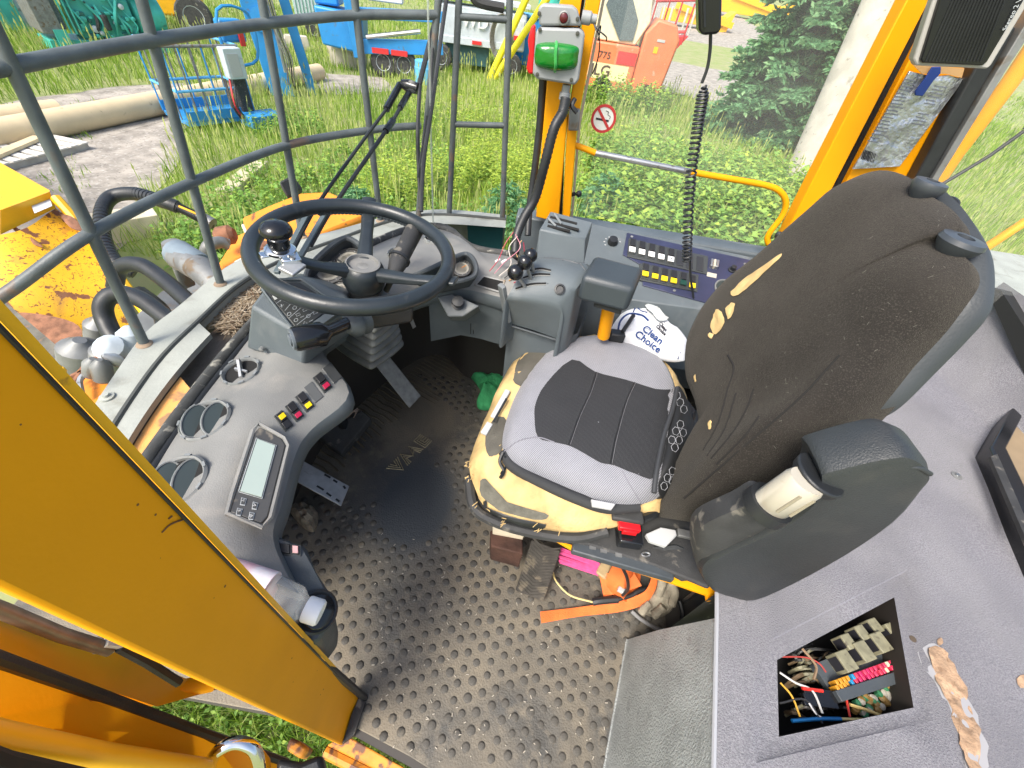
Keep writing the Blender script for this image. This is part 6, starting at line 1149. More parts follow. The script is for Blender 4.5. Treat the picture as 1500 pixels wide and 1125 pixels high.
for pts in ([(110, 560), (130, 530), (150, 525)], [(120, 580), (118, 555), (140, 540)], [(100, 555), (125, 545), (165, 548)]): obj('pipe', MB().tube(smooth_open([U(x, y, .40) for x, y in pts]), .007, 6), random.choice((LGREY, ALU, RST)), la2)
obj('orange_bracket', MB().prism(at([(95, 560, .36), (125, 530, .36), (165, 560, .38), (135, 605, .38)]), Z*-.03), ORG, la2, .004)
ar = thing('boom_linkage', 'orange steel boom linkage beyond the dashboard', 'linkage', U(440, 320, -.3)); hz = .12
obj('upper_plate', MB().prism(at([(355, 318, hz), (395, 300, hz+.05), (440, 282, hz+.1), (480, 280, hz+.1), (535, 302, hz+.05), (532, 318, hz), (470, 340, hz), (420, 352, hz-.02), (360, 352, hz-.05)]), Z*-.14), ORG, ar, .012)
obj('lower_plate', MB().prism(at([(320, 385, -.05), (345, 345, -.02), (372, 335, 0), (400, 360, 0), (385, 395, 0), (335, 415, -.05)]), Z*-.12), ORG, ar, .012)
obj('pin', MB().lathe(U(388, 362, .05), Z, [(.05, -.05), (.05, .02), (.02, .03)], 14), RST, ar); obj('grease_line', MB().tube(hpath([(356, 330, .16), (366, 355, .15), (360, 375, .12), (345, 385, .1)]), .008, 6), CREAMP, ar); obj('rusty_joint', MB().lathe(U(330, 345, .08), Vector((1, .4, .2)), [(.03, -.05), (.05, -.03), (.05, .03), (.03, .05)], 14), RST, ar)
obj('elbow_pipe', MB().tube(hpath([(300, 375, .05), (306, 360, .1), (322, 355, .1), (334, 358, .08)]), .03, 10), GALV, ar)
hl = thing('work_lamp', 'black work lamp standing on the loader boom beyond the wheel', 'lamp', U(430, 285, .1)); obj('housing', MB().rings([at([(412, 275, .2), (430, 262, .2), (444, 282, .14), (424, 295, .14)]), at([(408, 266, .28), (428, 256, .28), (444, 276, .2), (422, 290, .2)])]), BLKD, hl, .012)
# ================================================================= door post and door parts at the near left
dpst = thing('door_post', 'wide yellow door post leaning across the lower left corner', 'post', U(510, 1055, 0))
def vcol(bot_px, top_px, b=None):
    B_ = U(*bot_px); n_ = Vector((B_.x, B_.y, 0)).normalized(); return B_, UPR(*top_px, B_)
b1, b2 = U(527, 1021, .0), U(502, 1092, .0)
n1 = Vector((b1.x, b1.y, 0)).normalized()
pl = [b1, UPR(527-.0, 1021, b1), None]
t1 = UPR(-60, 407, b1); t2 = UPR(-60, 833, b2)
corner_lo = UPR(516, 1046, b1.lerp(b2, .3))
face = [b1, corner_lo, b2, t2, t1]; back_n = (t1-b1).cross(b2-b1).normalized(); back_n = back_n if back_n.dot(b1-CAM) > 0 else -back_n
obj('face_plate', MB().prism(face, back_n*.012), YEL, dpst, .003)
obj('edge_lip', MB().rings([[b1, t1], [b1+(b1-b2).normalized()*.006, t1+(t1-t2).normalized()*.010], [b1+(b1-b2).normalized()*.006+back_n*.02, t1+(t1-t2).normalized()*.01+back_n*.02]], False, False), YEL2, dpst)
obj('edge_seam', MB().tube([b1+(b2-b1).normalized()*.003-back_n*.001, t1+(t2-t1).normalized()*.004-back_n*.001], .0016, 6), BLK, dpst)
obj('shadow_gap', MB().tube([b1+Vector((.012, 0, 0)), b1.lerp(t1, .3)+Vector((.004, 0, 0))+back_n*.012], .008, 8), BLK, dpst); obj('post_foot', MB().prism([U(x, y, .0) for x, y in [(527, 1022), (536, 1030), (520, 1078), (503, 1090)]], Z*.015), BLKD, dpst)
PSf = PLANE(b1-back_n*.0008, back_n)
SCR_ = mat('scratch_brown', (.16, .07, .02), .7)
for a in ([(237, 780), (250, 768), (271, 760)], [(247, 760), (252, 756)]): line('scratch', a, PSf, .0008, SCR_, dpst, 0)
for k in range(26): x = random.uniform(10, 480); y = 500+x*1.0+random.uniform(30, 300)*(1-x/560); q = PSf(x, y)[0]; obj('paint_chip', MB().lathe(q, -back_n, [(random.uniform(.0006, .0016), 0), (.0003, .0003)], 6), SCR_, dpst)
dr = thing('cab_door', 'opened yellow cab door with black seal and chrome handle at the bottom left', 'door', U(300, 1080, .1))
def V3(*l): return [U(*q) for q in l]
obj('inner_panel', MB().poly(V3((-60, 900, .75), (-60, 930, .75), (0, 960, .72), (230, 1035, .40), (318, 1010, .30), (282, 998, .34), (170, 955, .52), (0, 880, .73))), YEL2, dr)
obj('grip_tube', MB().tube(V3((-60, 872, .78), (0, 893, .74), (90, 930, .66), (162, 952, .60)), .0075, 12), mat('worn_brown_tube', (.22, .17, .12), .4, metal=.5, var=.35, vscale=30), dr); obj('tube_clip', MB().bar(U(150, 952, .60), U(172, 940, .61), .01, .02), CREAM, dr)
obj('dark_slot', MB().tube(V3((175, 948, .60), (215, 970, .55), (262, 1000, .48)), .006, 6), BLK, dr)
obj('bent_frame', MB().tube(smooth_open(V3((-60, 935, .70), (0, 945, .66), (90, 985, .55), (160, 1012, .45), (210, 1022, .40), (250, 1012, .36), (312, 1000, .32)), 5), .014, 10), YEL, dr, ang=70)
obj('seal', MB().tube(V3((-60, 945, .80), (0, 966, .74), (150, 1020, .58), (300, 1075, .40), (420, 1118, .26)), .0065, 8), BLK, dr)
obj('outer_panel', MB().poly(V3((-60, 950, .795), (0, 969, .735), (150, 1023, .575), (300, 1078, .395), (430, 1124, .25), (420, 1180, .25), (0, 1180, .5), (-60, 1060, .75))), YEL, dr)
obj('lower_roll', MB().tube(V3((-60, 1070, .80), (0, 1083, .76), (150, 1108, .60), (300, 1128, .46)), .012, 10), YEL2, dr); obj('dark_gap', MB().tube(V3((-60, 1105, .82), (0, 1124, .77), (150, 1152, .62)), .010, 8), VOID, dr)
hn = smooth_open(V3((305, 1140, .40), (308, 1118, .43), (322, 1098, .45), (345, 1088, .45), (368, 1094, .44), (378, 1112, .42), (380, 1140, .38)), 6); obj('handle', MB().tube(hn, .0085, 14), CHR, dr, ang=80); obj('handle_mount', MB().prism(V3((292, 1140, .37), (295, 1100, .38), (330, 1078, .38), (372, 1084, .36), (392, 1110, .34), (395, 1140, .34)), Z*-.02), YEL, dr, .006)
obj('rubber_stop', MB().prism(V3((402, 1140, .33), (404, 1110, .34), (440, 1116, .33), (470, 1104, .32), (478, 1140, .32)), Z*-.03), BLK, dr, .008); obj('hinge_lug', MB().prism(V3((418, 1098, .2), (424, 1080, .2), (436, 1084, .2), (452, 1096, .2), (440, 1112, .2)), Z*-.05), ORN, dr, .005)
obj('yellow_catch', MB().prism(V3((62, 534, .62), (75, 526, .62), (95, 538, .62), (83, 552, .62)), Z*-.01), YEL2, dpst, .002); obj('catch_bolt', MB().lathe(U(78, 538, .622), Z, [(.009, 0), (.009, .003), (.005, .004), (.005, .009), (.001, .009)], 10), STEEL, dpst)
# rear outside frame seen through the rear side window
ex = thing('mirror_frame', 'yellow mirror bracket tube with a cable outside the rear side window', 'bracket', VY(1420, 200, 1.9))
for pts, r, M_ in [([(1540, 30, 1.8), (1480, 120, 1.8), (1400, 225, 1.8), (1350, 300, 1.8)], .026, YEL), ([(1545, -20, 1.75), (1460, 110, 1.75), (1360, 270, 1.75), (1340, 310, 1.75)], .014, GALV), ([(1540, 330, 1.9), (1500, 326, 1.9), (1445, 362, 1.9), (1420, 390, 1.9)], .018, YEL), ([(1500, 190, 1.7), (1540, 150, 1.7)], .006, BLK), ([(1500, 192, 1.7), (1450, 228, 1.7), (1380, 270, 1.7)], .006, BLK)]: obj('tube', MB().tube([VY(*q) for q in pts], r, 10), M_, ex)
t = obj('red_reflector', MB().bar(VY(1440, 128, 1.72), VY(1415, 165, 1.72), .03, .01), mat('faded_red', (.75, .16, .10), .5)); tag(t, 'faded red strip outside the rear side window', 'reflector')
# ================================================================= operator seat
se = thing('operator_seat', 'worn brown black operator seat with torn yellow foam and black side box', 'seat', Vector((.25, .65, .0)))
# suspension under the seat
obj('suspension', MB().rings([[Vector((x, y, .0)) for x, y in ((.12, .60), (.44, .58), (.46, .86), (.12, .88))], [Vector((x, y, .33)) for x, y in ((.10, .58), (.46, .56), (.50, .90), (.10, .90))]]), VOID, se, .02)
pan = at([(694, 742, .40), (700, 700, .41), (730, 620, .42), (770, 530, .43), (840, 500, .44), (960, 520, .44), (1020, 600, .44), (1040, 700, .43), (1055, 800, .42), (1040, 862, .41), (960, 828, .40), (860, 798, .40), (770, 778, .40)])
obj('seat_pan', MB().rings([[p-Z*.012 for p in pan], pan]), BLKD, se, .008)
# yellow torn foam cushion
fo_ = at([(688, 690, .44), (694, 655, .45), (716, 600, .46), (740, 548, .465), (772, 512, .47), (830, 494, .47), (920, 500, .47), (985, 540, .47), (1015, 620, .47), (1012, 700, .46), (975, 752, .45), (905, 770, .44), (845, 778, .435), (770, 768, .43), (712, 742, .43)])
CUM = MB().pad(fo_, Z, .065, .035, 9, 4, lambda p, t: .009*noise.noise(p*22)+.0055*noise.noise(p*75)-.004*abs(noise.noise(p*40)), 7); obj('foam_cushion', CUM, FOAM, se, ang=80); SCU = SURF(CUM)
drape('velour_remnant', [(752, 552), (766, 520), (800, 500), (850, 494), (850, 520), (800, 540), (772, 560), (758, 566)], SCU, FABG, se, .003, 3, 6, bd_noise=1.5, label='grey velour left on the far front corner')
drape('velour_remnant', [(712, 640), (724, 612), (742, 618), (734, 660), (716, 668)], SCU, FABG, se, .002, 3, 5, bd_noise=1)
drape('velour_remnant', [(712, 700), (722, 726), (760, 742), (800, 752), (794, 762), (744, 752), (712, 734), (703, 712)], SCU, mat('grimy_grey_cloth', (.13, .125, .10), .9, var=.3, vscale=30, bump=1.5, bscale=120), se, .003, 3, 5, bd_noise=1.6, label='frayed grey cover strip along the front edge')
drape('black_tear', [(700, 738), (712, 742), (760, 758), (800, 768), (780, 776), (730, 764), (702, 750)], OFFS(SCU, 0), BLK, se, .004, 3, 4, bd_noise=1)
for q in [((700, 640), (735, 575), 3.2), ((742, 570), (748, 572), 5)]:
    a, b = SCU(*q[0])[0], SCU(*q[1])[0]
obj('plastic_trim', MB().bar(U(722, 612, .50), U(744, 572, .515), .014, .008), LABEL, se, .002); obj('plastic_trim', MB().bar(U(708, 636, .49), U(718, 620, .495), .016, .008), LABEL, se, .002); obj('trim_slot', MB().bar(U(723, 618, .512), U(742, 584, .52), .005, .004), BLK, se)
obj('front_roll', MB().tube(smooth_open(at([(687, 700, .42), (694, 742, .405), (720, 762, .40), (770, 778, .40), (840, 788, .405), (890, 778, .43)])), .012, 8), BLKD, se)
for k in range(26):
    x, y = random.choice([(690, 700), (693, 720), (700, 740), (688, 680), (740, 762), (790, 772), (820, 776)]); a = U(x+random.uniform(-4, 4), y+random.uniform(-6, 6), .45); obj('foam_shred', MB().tube([a, a+Vector((random.uniform(-.010, .0), random.uniform(-.008, .005), random.uniform(-.012, .004)))], .0009, 4), FOAM, se)
# grey and black cushion on top (separate thing)
pc = thing('seat_pad', 'round pale grey and black mesh seat pad lying on the torn foam seat', 'cushion', U(870, 610, .5))
hp = .515
pb = at([(736, 655, hp-.005), (742, 615, hp), (760, 570, hp), (790, 525, hp), (825, 500, hp), (875, 491, hp), (925, 499, hp), (965, 522, hp), (985, 555, hp), (992, 592, hp), (988, 640, hp), (982, 690, hp-.004), (968, 725, hp-.01), (935, 738, hp-.012), (890, 738, hp-.015), (850, 722, hp-.015), (800, 700, hp-.012), (752, 678, hp-.01)])
PDM = MB().pad(pb, Z, .045, .03, 10, 3.4, lambda p, t: .004*noise.noise(p*16)*(t**.5), 5); obj('cover', PDM, PADG, pc, ang=80); SPD = SURF(PDM)
drape('mesh_panel', [(838, 527), (872, 545), (915, 556), (960, 570), (988, 575), (984, 620), (962, 697), (930, 694), (900, 682), (880, 678), (862, 668), (836, 654), (812, 648), (788, 641), (783, 612), (785, 590), (800, 562)], SPD, PADB, pc, .0016, 3, 9)
for l_ in ([(873, 546), (864, 575), (848, 610), (833, 652)], [(929, 561), (916, 590), (902, 640), (894, 680)]): line('seam', l_, SPD, .0016, BLK, pc, .0022); line('seam_thread', [(x+2, y) for x, y in l_], SPD, .0006, mat('thread', (.14, .14, .15), .8), pc, .0028)
line('edge_seam', [(738, 662), (760, 646), (788, 641), (812, 648)], SPD, .0013, mat('grey_seam', (.2, .2, .23), .8), pc, .001); line('edge_seam', [(984, 575), (1000, 560)], SPD, .001, BLK, pc, .0); line('edge_seam', [(911, 690), (925, 715), (938, 736)], SPD, .0011, MC['grey_seam'], pc, .001)
obj('black_border', MB().tube(smooth_open(at([(738, 662, .50), (752, 684, .495), (800, 710, .49), (850, 732, .49), (890, 744, .49), (935, 742, .49)])), .013, 8), mat('border_cloth', (.03, .032, .034), .8, bump=.6, bscale=500), pc, ang=80)
obj('binding', MB().tube(smooth_open(at([(992, 568, .545), (985, 600, .55), (972, 640, .55), (962, 690, .545), (958, 722, .53)])), .0055, 8), mat('binding', (.035, .038, .042), .7), pc)
obj('white_tag', MB().prism([U(x, y, .53) for x, y in [(866, 731), (902, 738), (896, 746), (868, 741)]], Z*-.006), LABEL, pc, .001)
obj('toggle_cord', MB().tube(smooth_open([U(737, 662, .515), U(732, 676, .50), U(738, 690, .49), U(733, 700, .49)]), .004, 6), BLK, pc); obj('toggle_cord', MB().tube(smooth_open([U(740, 668, .51), U(742, 682, .49), U(734, 694, .49)]), .003, 6), BLK, pc)
# honeycomb side pocket at the back of the pad
hk = at([(994, 565, .54), (1004, 585, .52), (1012, 612, .51), (1018, 640, .50), (1010, 680, .50), (1000, 712, .49), (972, 730, .50), (965, 700, .53), (975, 650, .54), (986, 600, .545)]); HKM = MB().pad(hk, Z+Vector((.5, 0, 0)), .02, .02, 5, 3); obj('side_pocket', HKM, mat('pocket_black', (.012, .013, .014), .6), pc, ang=70); SH = SURF(HKM)
for cx, cy in [(990, 632), (996, 622), (984, 645), (994, 645), (1000, 634), (988, 656), (984, 690), (977, 700), (972, 712), (984, 704), (996, 590), (1001, 600), (992, 580)]:
    P_ = [(cx+5.6*math.cos(t)*.9, cy+6.2*math.sin(t)) for t in np.linspace(.3, 6.58, 7)]; line('honeycomb_cell', P_, SH, .0007, mat('cell_line', (.30, .31, .33), .5), pc, .0016, 1)
obj('elastic_cover', MB().pad(at([(976, 680, .50), (1020, 600, .50), (1024, 650, .47), (1010, 710, .46), (975, 740, .46), (930, 752, .46), (940, 738, .49)]), Z, .02, .03, 4), BLK, pc, ang=70)
# backrest
BP = Vector((.40, 0, .55)); BN = Vector((-1, 0, .27)).normalized()
def bk_(x, y, d=0): return PN(x, y, BP+BN*d, BN)
bpx = [(1011, 560), (1012, 515), (1030, 468), (1062, 425), (1108, 385), (1150, 345), (1195, 302), (1238, 262), (1282, 246), (1325, 256), (1342, 276), (1372, 292), (1396, 312), (1400, 334), (1380, 350), (1402, 366), (1414, 388), (1405, 418), (1368, 470), (1320, 524), (1270, 584), (1205, 650), (1130, 715), (1070, 750), (1010, 768), (978, 756), (980, 722), (1010, 690), (1032, 650), (1026, 600)]
def bex(p, t):
    e = Vector((0, p.y-.40, 0)).y; bol = .05*math.exp(-((p.y-.455)/.055)**2)*max(0, min(1, (1.02-p.z)/.3))
    lum = .012*math.sin((p.z-.5)*7); return bol+lum+.003*noise.noise(p*14)
BM = MB().pad([bk_(x, y, -.03) for x, y in bpx], BN, .05, .06, 12, 3.2, bex, 4); obj('backrest_cover', BM, FAB, se, ang=80); SBk = SURF(BM)
# seams on the backrest
for l_ in ([(1030, 660), (1052, 620), (1066, 570), (1075, 540), (1066, 520)], [(1036, 668), (1062, 628), (1078, 576)], [(1042, 672), (1075, 632), (1095, 596), (1104, 570)], [(1050, 680), (1090, 640), (1112, 610)], [(1002, 730), (1060, 680), (1130, 620), (1180, 575), (1230, 520)]): line('seam', l_, SBk, .0022, mat('seam_dark', (.012, .011, .010), .95), se, -.0002)
foams = [[(1072, 428), (1090, 410), (1110, 396), (1138, 376), (1146, 372), (1136, 386), (1112, 408), (1094, 424), (1078, 434)], [(1044, 466), (1050, 454), (1058, 458), (1062, 472), (1056, 486), (1048, 490), (1042, 480)], [(1064, 452), (1072, 444), (1078, 446), (1074, 462), (1068, 468)], [(1018, 552), (1021, 549), (1022, 558), (1019, 560)], [(1038, 622), (1043, 616), (1044, 622), (1040, 630)], [(1040, 488), (1046, 490), (1044, 496), (1039, 494)]]
for k, q in enumerate(foams): drape('exposed_foam', q, SBk, FOAM, se, .003, 3, 4, bd_noise=.7, rough=.003, label=['long strip of exposed yellow foam near the console side', 'round torn hole showing yellow foam', None, None, None, None][k])
# light lint
LN = mat('lint', (.22, .21, .18), .9)
for k in range(60): x, y = random.uniform(1040, 1390), random.uniform(280, 740); 
lint = MB()
for k in range(60):
    t_ = random.random(); x = 1010+t_*380+random.uniform(-60, 60); y = 700-t_*380+random.uniform(-80, 80)
    a, n = SBk(x, y)
    if (a-CAM).length > 2 or a.x > .75: continue
    d_ = Vector((random.uniform(-1, 1), random.uniform(-1, 1), random.uniform(-1, 1))); d_ = (d_-n*d_.dot(n)).normalized()*random.uniform(.002, .008); lint.tube([a+n*.0005, a+n*.0005+d_*.8], .0002, 3)
obj('lint', lint, LN, se, kind='stuff')
# shell behind the backrest
spx = [(1338, 262), (1372, 272), (1402, 296), (1425, 326), (1442, 365), (1443, 420), (1432, 452), (1400, 490), (1350, 542), (1300, 592), (1262, 616), (1180, 668), (1080, 735), (1030, 700), (1060, 560), (1100, 440), (1180, 340), (1260, 270)]
obj('back_shell', MB().pad([bk_(x, y, -.07) for x, y in spx], BN, .03, .03, 5, 4, None, 4), mat('shell_grey', (.04, .046, .05), .5, var=.1, bump=.3, bscale=300), se, ang=70)
for (x, y, r) in ((1408, 355, .026), (1361, 272, .022)):
    c = bk_(x, y, -.035); ax_ = Vector((.05, -.02, 1)).normalized(); obj('headrest_socket', MB().lathe(c-ax_*.008, ax_, [(r*.6, -.012), (r*.95, .0), (r*1.08, .008), (r*1.0, .014), (r*.42, .0155), (r*.40, .008), (.001, .008)], 28), mat('socket_grey', (.045, .052, .06), .4), se)
obj('wire_loop', MB().tube(smooth_open([bk_(x, y, -.08) for x, y in [(1382, 292), (1394, 290), (1403, 297), (1400, 306)]]), .003, 6), BLK, se)
# folded armrest box at the near side
YA = .335
apx = [(1024, 838), (1034, 820), (1060, 806), (1112, 782), (1160, 756), (1192, 728), (1204, 704), (1204, 692), (1226, 684), (1275, 672), (1322, 664), (1344, 668), (1360, 680), (1367, 696), (1352, 716), (1312, 762), (1240, 812), (1160, 856), (1104, 880), (1072, 876), (1040, 864)]
apol = smooth_closed([VY(x, y, YA) for x, y in apx], 3); ct = sum(apol, Vector())/len(apol)
AR = mat('armrest_black', (.028, .032, .034), .45, var=.12, vscale=10, bump=.5, bscale=450, dirt=(.06, .057, .052), dirt_amt=.1, dscale=9, dsharp=.3)
obj('side_box', MB().rings([[ct+(p-ct)*.90-Vector((0, .006, 0)) for p in apol], [ct+(p-ct)*.97-Vector((0, .002, 0)) for p in apol], [p+Vector((0, .012, 0)) for p in apol], [ct+(p-ct)*1.0+Vector((0, .045, 0)) for p in apol], [ct+(p-ct)*.95+Vector((0, .062, 0)) for p in apol]]), AR, se, ang=35)
tp_ = [VY(1205, 662, YA+.008), VY(1270, 690, YA-.006), VY(1350, 676, YA-.002), VY(1366, 690, YA+.002)]
obj('box_ridge', MB().tube(smooth_open([VY(x, y, YA-.002) for x, y in [(1042, 850), (1062, 832), (1120, 806), (1180, 776), (1218, 744), (1226, 716), (1224, 706), (1240, 700), (1290, 688), (1340, 684), (1362, 694)]]), .0035, 8), AR, se, ang=80)
obj('grip_collar', MB().tube([VY(1190, 702, YA+.01), VY(1204, 694, YA+.01)], [.031, .034], 20), BLK, se, .003)
h1_, h2_ = VY(1128, 742, YA-.008), VY(1184, 706, YA-.008)
ax_ = (h2_-h1_).normalized(); up_ = Vector((0, -1, .35)); up_ = (up_-ax_*up_.dot(ax_)).normalized(); sd_ = ax_.cross(up_)
hr = []
for t_, s_2 in ((0, .8), (.06, 1), (.9, 1.0), (1, .9)): c = h1_.lerp(h2_, t_); hr.append([c+sd_*.026*s_2*math.cos(a)+up_*(.022*s_2*math.sin(a)-.002) for a in np.linspace(0, 2*math.pi, 25)[:-1]])
obj('release_handle', MB().rings(hr), CREAM, se, ang=50)
for o_ in (-.009, .010): obj('handle_groove', MB().tube([h1_.lerp(h2_, .25)+up_*.0195+sd_*o_, h1_.lerp(h2_, .85)+up_*.0185+sd_*o_], .0022, 8), mat('groove_tan', (.26, .235, .17), .5), se)
obj('handle_cup', MB().tube([h1_-ax_*.012-up_*.004, h1_+ax_*.006-up_*.004], [.032, .031], 20), BLK, se)
obj('pivot_cover', MB().pad([VY(x, y, YA+.012) for x, y in [(1020, 800), (1030, 770), (1090, 742), (1126, 726), (1150, 756), (1100, 790), (1050, 812), (1026, 840)]], Vector((0, -1, .4)), .012, .04, 4), BLKD, se, ang=60)
# low parts: buckle, belt, tab, rail
obj('belt_sleeve', MB().bar(U(896, 752, .47), U(942, 760, .47), .028, .014), BLKD, se, .004); obj('belt', MB().tube(smooth_open(at([(940, 760, .46), (960, 752, .45), (975, 742, .44), (985, 752, .42)])), .010, 8), BLK, se)
bc = U(920, 771, .455); xb = (U(940, 774, .455)-U(900, 768, .455)).normalized(); yb = Z.cross(xb)
obj('buckle_body', MB().box(U(921, 782, .43), .052, .055, .03, (xb, yb, Z)), GLOSSB, se, .004); obj('buckle_button', MB().box(bc+Z*.006, .046, .026, .014, (xb, yb, Z)), RED, se, .0025); obj('button_rim', MB().box(bc-yb*.016+Z*.0045, .030, .005, .014, (xb, yb, Z)), RED, se, .001)
obj('white_bracket', MB().prism(at([(946, 782, .435), (968, 772, .44), (990, 776, .44), (992, 784, .44), (976, 800, .435), (952, 792, .435)]), Z*-.012), LABEL, se, .002, label='chipped white plastic bracket beside the buckle'); obj('grey_link', MB().bar(U(992, 780, .43), U(1020, 786, .43), .018, .01), GALV, se, .002)
obj('side_flap', MB().prism(at([(948, 800, .40), (990, 796, .41), (1030, 812, .41), (1040, 846, .40), (1000, 850, .39), (950, 822, .39)]), Z*-.01), AR, se, .004)
obj('yellow_rail', MB().prism(at([(812, 790, .375), (850, 802, .375), (1035, 856, .375), (1046, 862, .375), (1050, 876, .375), (1038, 872, .372), (980, 852, .372), (850, 812, .372)]), Z*-.008), YEL, se, .001); obj('rail_tab', MB().prism(at([(1034, 864, .37), (1052, 866, .37), (1050, 878, .37), (1036, 880, .37)]), Z*-.01), YEL, se, .002)
obj('track', MB().bar(U(838, 800, .385), U(985, 842, .385), .03, .02), DGREY, se, .003)
for x, y in ((868, 802), (884, 807), (906, 813)): obj('track_notch', MB().box(U(x, y, .396), .014, .008, .004, (xb, yb, Z)), GALV, se)
p_ = U(946, 810, .41); obj('cable_ring', MB().tube([U(946+6*math.cos(a), 812+3*math.sin(a), .41) for a in np.linspace(0, 6.28, 13)[:-1]], .0018, 5, closed=True), STEEL, se)
# ================================================================= clutter under the near edge of the seat
t = thing('wood_block', 'dark brown wooden block under the front edge of the seat', 'block', U(744, 800, 0)); obj('block', MB().rings([at([(717, 800, .07), (762, 812, .07), (760, 832, .07), (718, 820, .07)]), at([(718, 776, .16), (766, 782, .16), (766, 812, .16), (719, 800, .16)])]), mat('dark_wood', (.065, .030, .020), .8, var=.4, vscale=20, bump=1.5, bscale=60), t, .004); obj('card', MB().prism(at([(722, 768, .17), (770, 778, .17), (766, 788, .17), (722, 780, .17)]), Z*-.01), TIMB, t)
t = thing('rubber_strip', 'dirty black chevron ribbed rubber strip standing under the seat', 'rubber strip', U(790, 840, 0)); ra, rb_ = U(800, 798, .14), U(776, 872, .02)
RD = mat('grimy_rubber', (.05, .045, .038), .8, var=.3, vscale=25, bump=1, bscale=90, dirt=(.13, .11, .08), dirt_amt=.15, dscale=30); obj('strip', MB().bar(ra, rb_, .085, .012), RD, t, .003)
dr_ = (rb_-ra); sd = dr_.normalized().cross(Z).normalized(); nr_ = sd.cross(dr_).normalized(); nr_ = nr_ if nr_.z > 0 else -nr_
for k in range(16): c = ra.lerp(rb_, (k+.4)/16.5)+nr_*.007; obj('ridge', MB().tube([c-sd*.04-dr_.normalized()*.012, c+dr_.normalized()*.006, c+sd*.04-dr_.normalized()*.012], .0028, 5), RD, t)
t = thing('hand_brush', 'bright pink bristled hand brush with pale wooden back under the seat', 'brush', U(860, 825, .02))
PK = mat('pink_bristles', (.80, .10, .30), .6, var=.15, vscale=60)
for k in range(46):
    u = (k % 12)/11; v = k//12; a = U(880+4*u-2, 826+u*18, .03+v*.01); b = U(820+u*0+random.uniform(-2, 3), 804+u*20+random.uniform(-1.5, 1.5), .06+v*.012); obj('bristle', MB().tube([a, b], .0032, 5), PK, t)
obj('back', MB().rings([at([(874, 846, .02), (890, 856, .02), (904, 824, .02), (890, 818, .02)]), at([(872, 838, .07), (886, 848, .07), (900, 820, .07), (886, 812, .07)])]), mat('pale_brush_wood', (.38, .28, .15), .6, var=.2, vscale=30), t, .005)
OS = mat('orange_webbing', (.80, .17, .035), .7, var=.12, vscale=30, bump=1, bscale=500)
t = thing('orange_strap', 'bright orange webbing strap trailing from a loose roll on the mat', 'strap', U(870, 890, 0))
def ribbon(pts, w_, M, name, parent, wv=Z):
    P = smooth_open([Vector(p) for p in pts], 5); L1_ = [p-wv*w_/2 for p in P]; L2_ = [p+wv*w_/2 for p in P]; return obj(name, MB().rings([L1_, L2_], False, False), M, parent, ang=80)
ra = at([(791, 896, .012), (793, 913, .012), (850, 903, .016), (910, 893, .03), (942, 882, .05), (957, 870, .07), (958, 850, .09), (948, 862, .085), (938, 872, .06), (905, 880, .04), (850, 889, .02)]); 
edge1 = at([(791, 896, .012), (850, 889, .016), (905, 880, .035), (938, 870, .06), (950, 858, .09), (956, 838, .10)]); edge2 = at([(793, 913, .012), (850, 903, .014), (905, 897, .02), (942, 886, .04), (958, 868, .07), (966, 842, .10)])
obj('strap_tail', MB().rings([smooth_open(edge1), smooth_open(edge2)], False, False), OS, t, ang=80)
c = U(914, 850, .05); axr = (U(925, 868, .03)-U(905, 836, .09)); axr = Vector((.5, -.35, .35)).normalized()
for k in range(6): r = .050-.0045*k; obj('roll_turn', MB().lathe(c, axr, [(r, -.026), (r, .026), (r-.0012, .026), (r-.0012, -.026)], 28, None), OS, t)
obj('outer_flap', MB().rings([at([(878, 842, .06), (884, 874, .03)]), at([(900, 838, .08), (912, 868, .05)]), at([(925, 832, .09), (940, 858, .07)])], False, False), OS, t)
t = thing('wiring_splice', 'black cable splice with white plug, yellow wire and taped ends on the mat', 'cable', U(900, 875, .02))
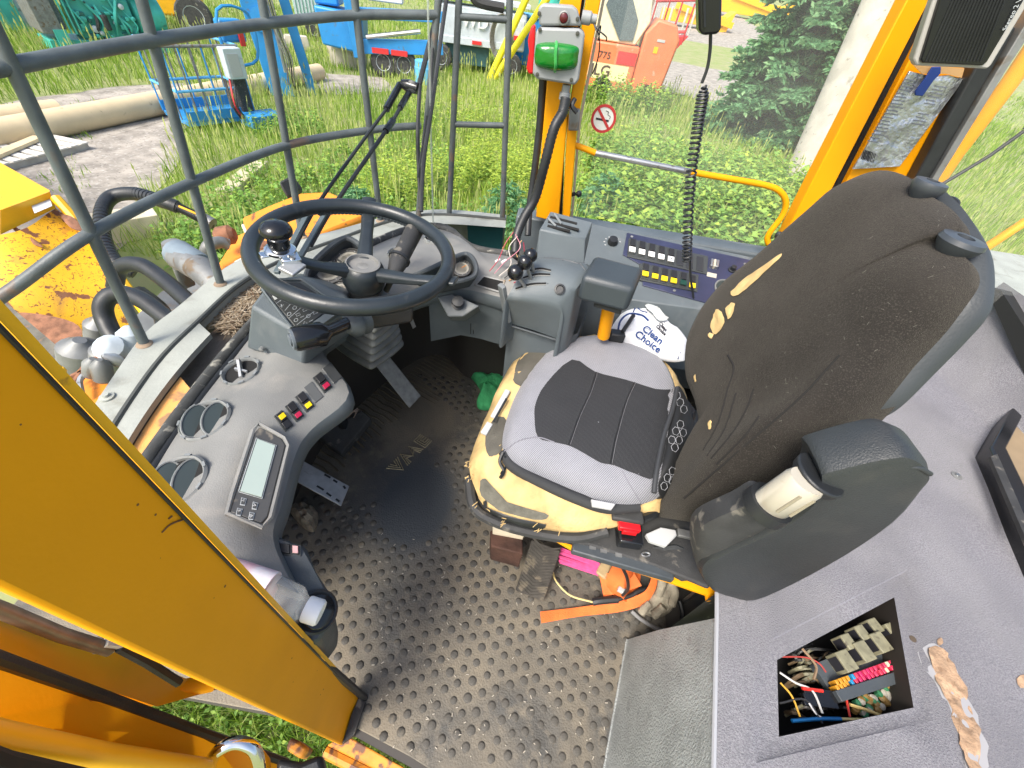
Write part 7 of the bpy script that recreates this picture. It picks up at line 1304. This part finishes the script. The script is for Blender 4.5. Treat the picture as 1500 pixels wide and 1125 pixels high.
for pts, r, M_ in [([(810, 838, .03), (815, 852, .03), (835, 872, .03), (868, 882, .035)], .0026, mat('pale_yellow_wire', (.62, .52, .22), .5)), ([(868, 882, .035), (880, 880, .04), (905, 878, .045)], .010, BLK), ([(905, 878, .05), (925, 872, .055), (935, 866, .06), (962, 860, .06)], .006, BLK), ([(912, 790, .38), (908, 820, .28), (918, 845, .2), (920, 862, .12), (912, 872, .07)], .0045, BLK), ([(966, 850, .1), (972, 842, .15), (1000, 838, .2), (1010, 830, .28)], .005, BLK), ([(925, 895, .02), (940, 908, .015), (965, 922, .012), (988, 926, .012)], .0055, mat('grey_cable', (.22, .22, .22), .5)), ([(995, 880, .03), (1000, 900, .02), (998, 915, .02)], .007, BLK), ([(1040, 845, .36), (1018, 868, .25), (1002, 880, .1)], .005, BLK)]: obj('cable', MB().tube(smooth_open([U(*q) for q in pts]), r, 8), M_, t)
obj('white_plug', MB().bar(U(905, 862, .08), U(916, 868, .08), .014, .012), LABEL, t, .002)
GLV = mat('dirty_work_glove', (.26, .235, .18), .95, var=.3, vscale=25, bump=1.5, bscale=160, dirt=(.11, .09, .065), dirt_amt=.15, dscale=24, dsharp=.2)
t = thing('work_glove', 'dirty crumpled pale work glove lying against the deck under the seat', 'glove', U(975, 870, .02))
obj('palm', MB().pad(at([(952, 872, .05), (962, 855, .06), (984, 856, .07), (990, 880, .06), (980, 898, .04), (958, 900, .03), (945, 890, .03)]), Z, .025, .03, 5, 2.5, lambda p, t_: .008*noise.noise(p*50)), GLV, t, ang=60)
for k, pts in enumerate([[(965, 872, .08), (970, 852, .11), (968, 838, .13)], [(975, 874, .08), (984, 856, .11), (990, 848, .13)], [(952, 884, .05), (944, 892, .04), (938, 900, .03)], [(972, 888, .07), (962, 898, .05), (955, 902, .04)], [(984, 886, .07), (988, 868, .10), (982, 850, .12)]]): obj('finger', MB().tube(smooth_open([U(*q) for q in pts]), [.011]*4+[.0125]*3+[.012]*3+[.006], 9), GLV, t, ang=70)
# little debris
deb = MB()
for k in range(150):
    x, y = random.uniform(540, 900), random.uniform(780, 1120); q = U(x, y, .003)
    if q.x > .42 or q.y < .05: continue
    a = random.uniform(0, 6.28); l_ = random.uniform(.002, .008); deb.box(q, l_, .0015, .001, (Vector((math.cos(a), math.sin(a), 0)), Vector((-math.sin(a), math.cos(a), 0)), Z))
tag(obj('floor_crumbs', deb, mat('pale_crumbs', (.5, .46, .38), .9)), 'pale crumbs and chips scattered on the rubber mat', 'debris', kind='stuff')
# ================================================================= tidy
for o in list(bpy.data.objects):
    if '_w' in o: del o['_w']
bpy.context.view_layer.update()
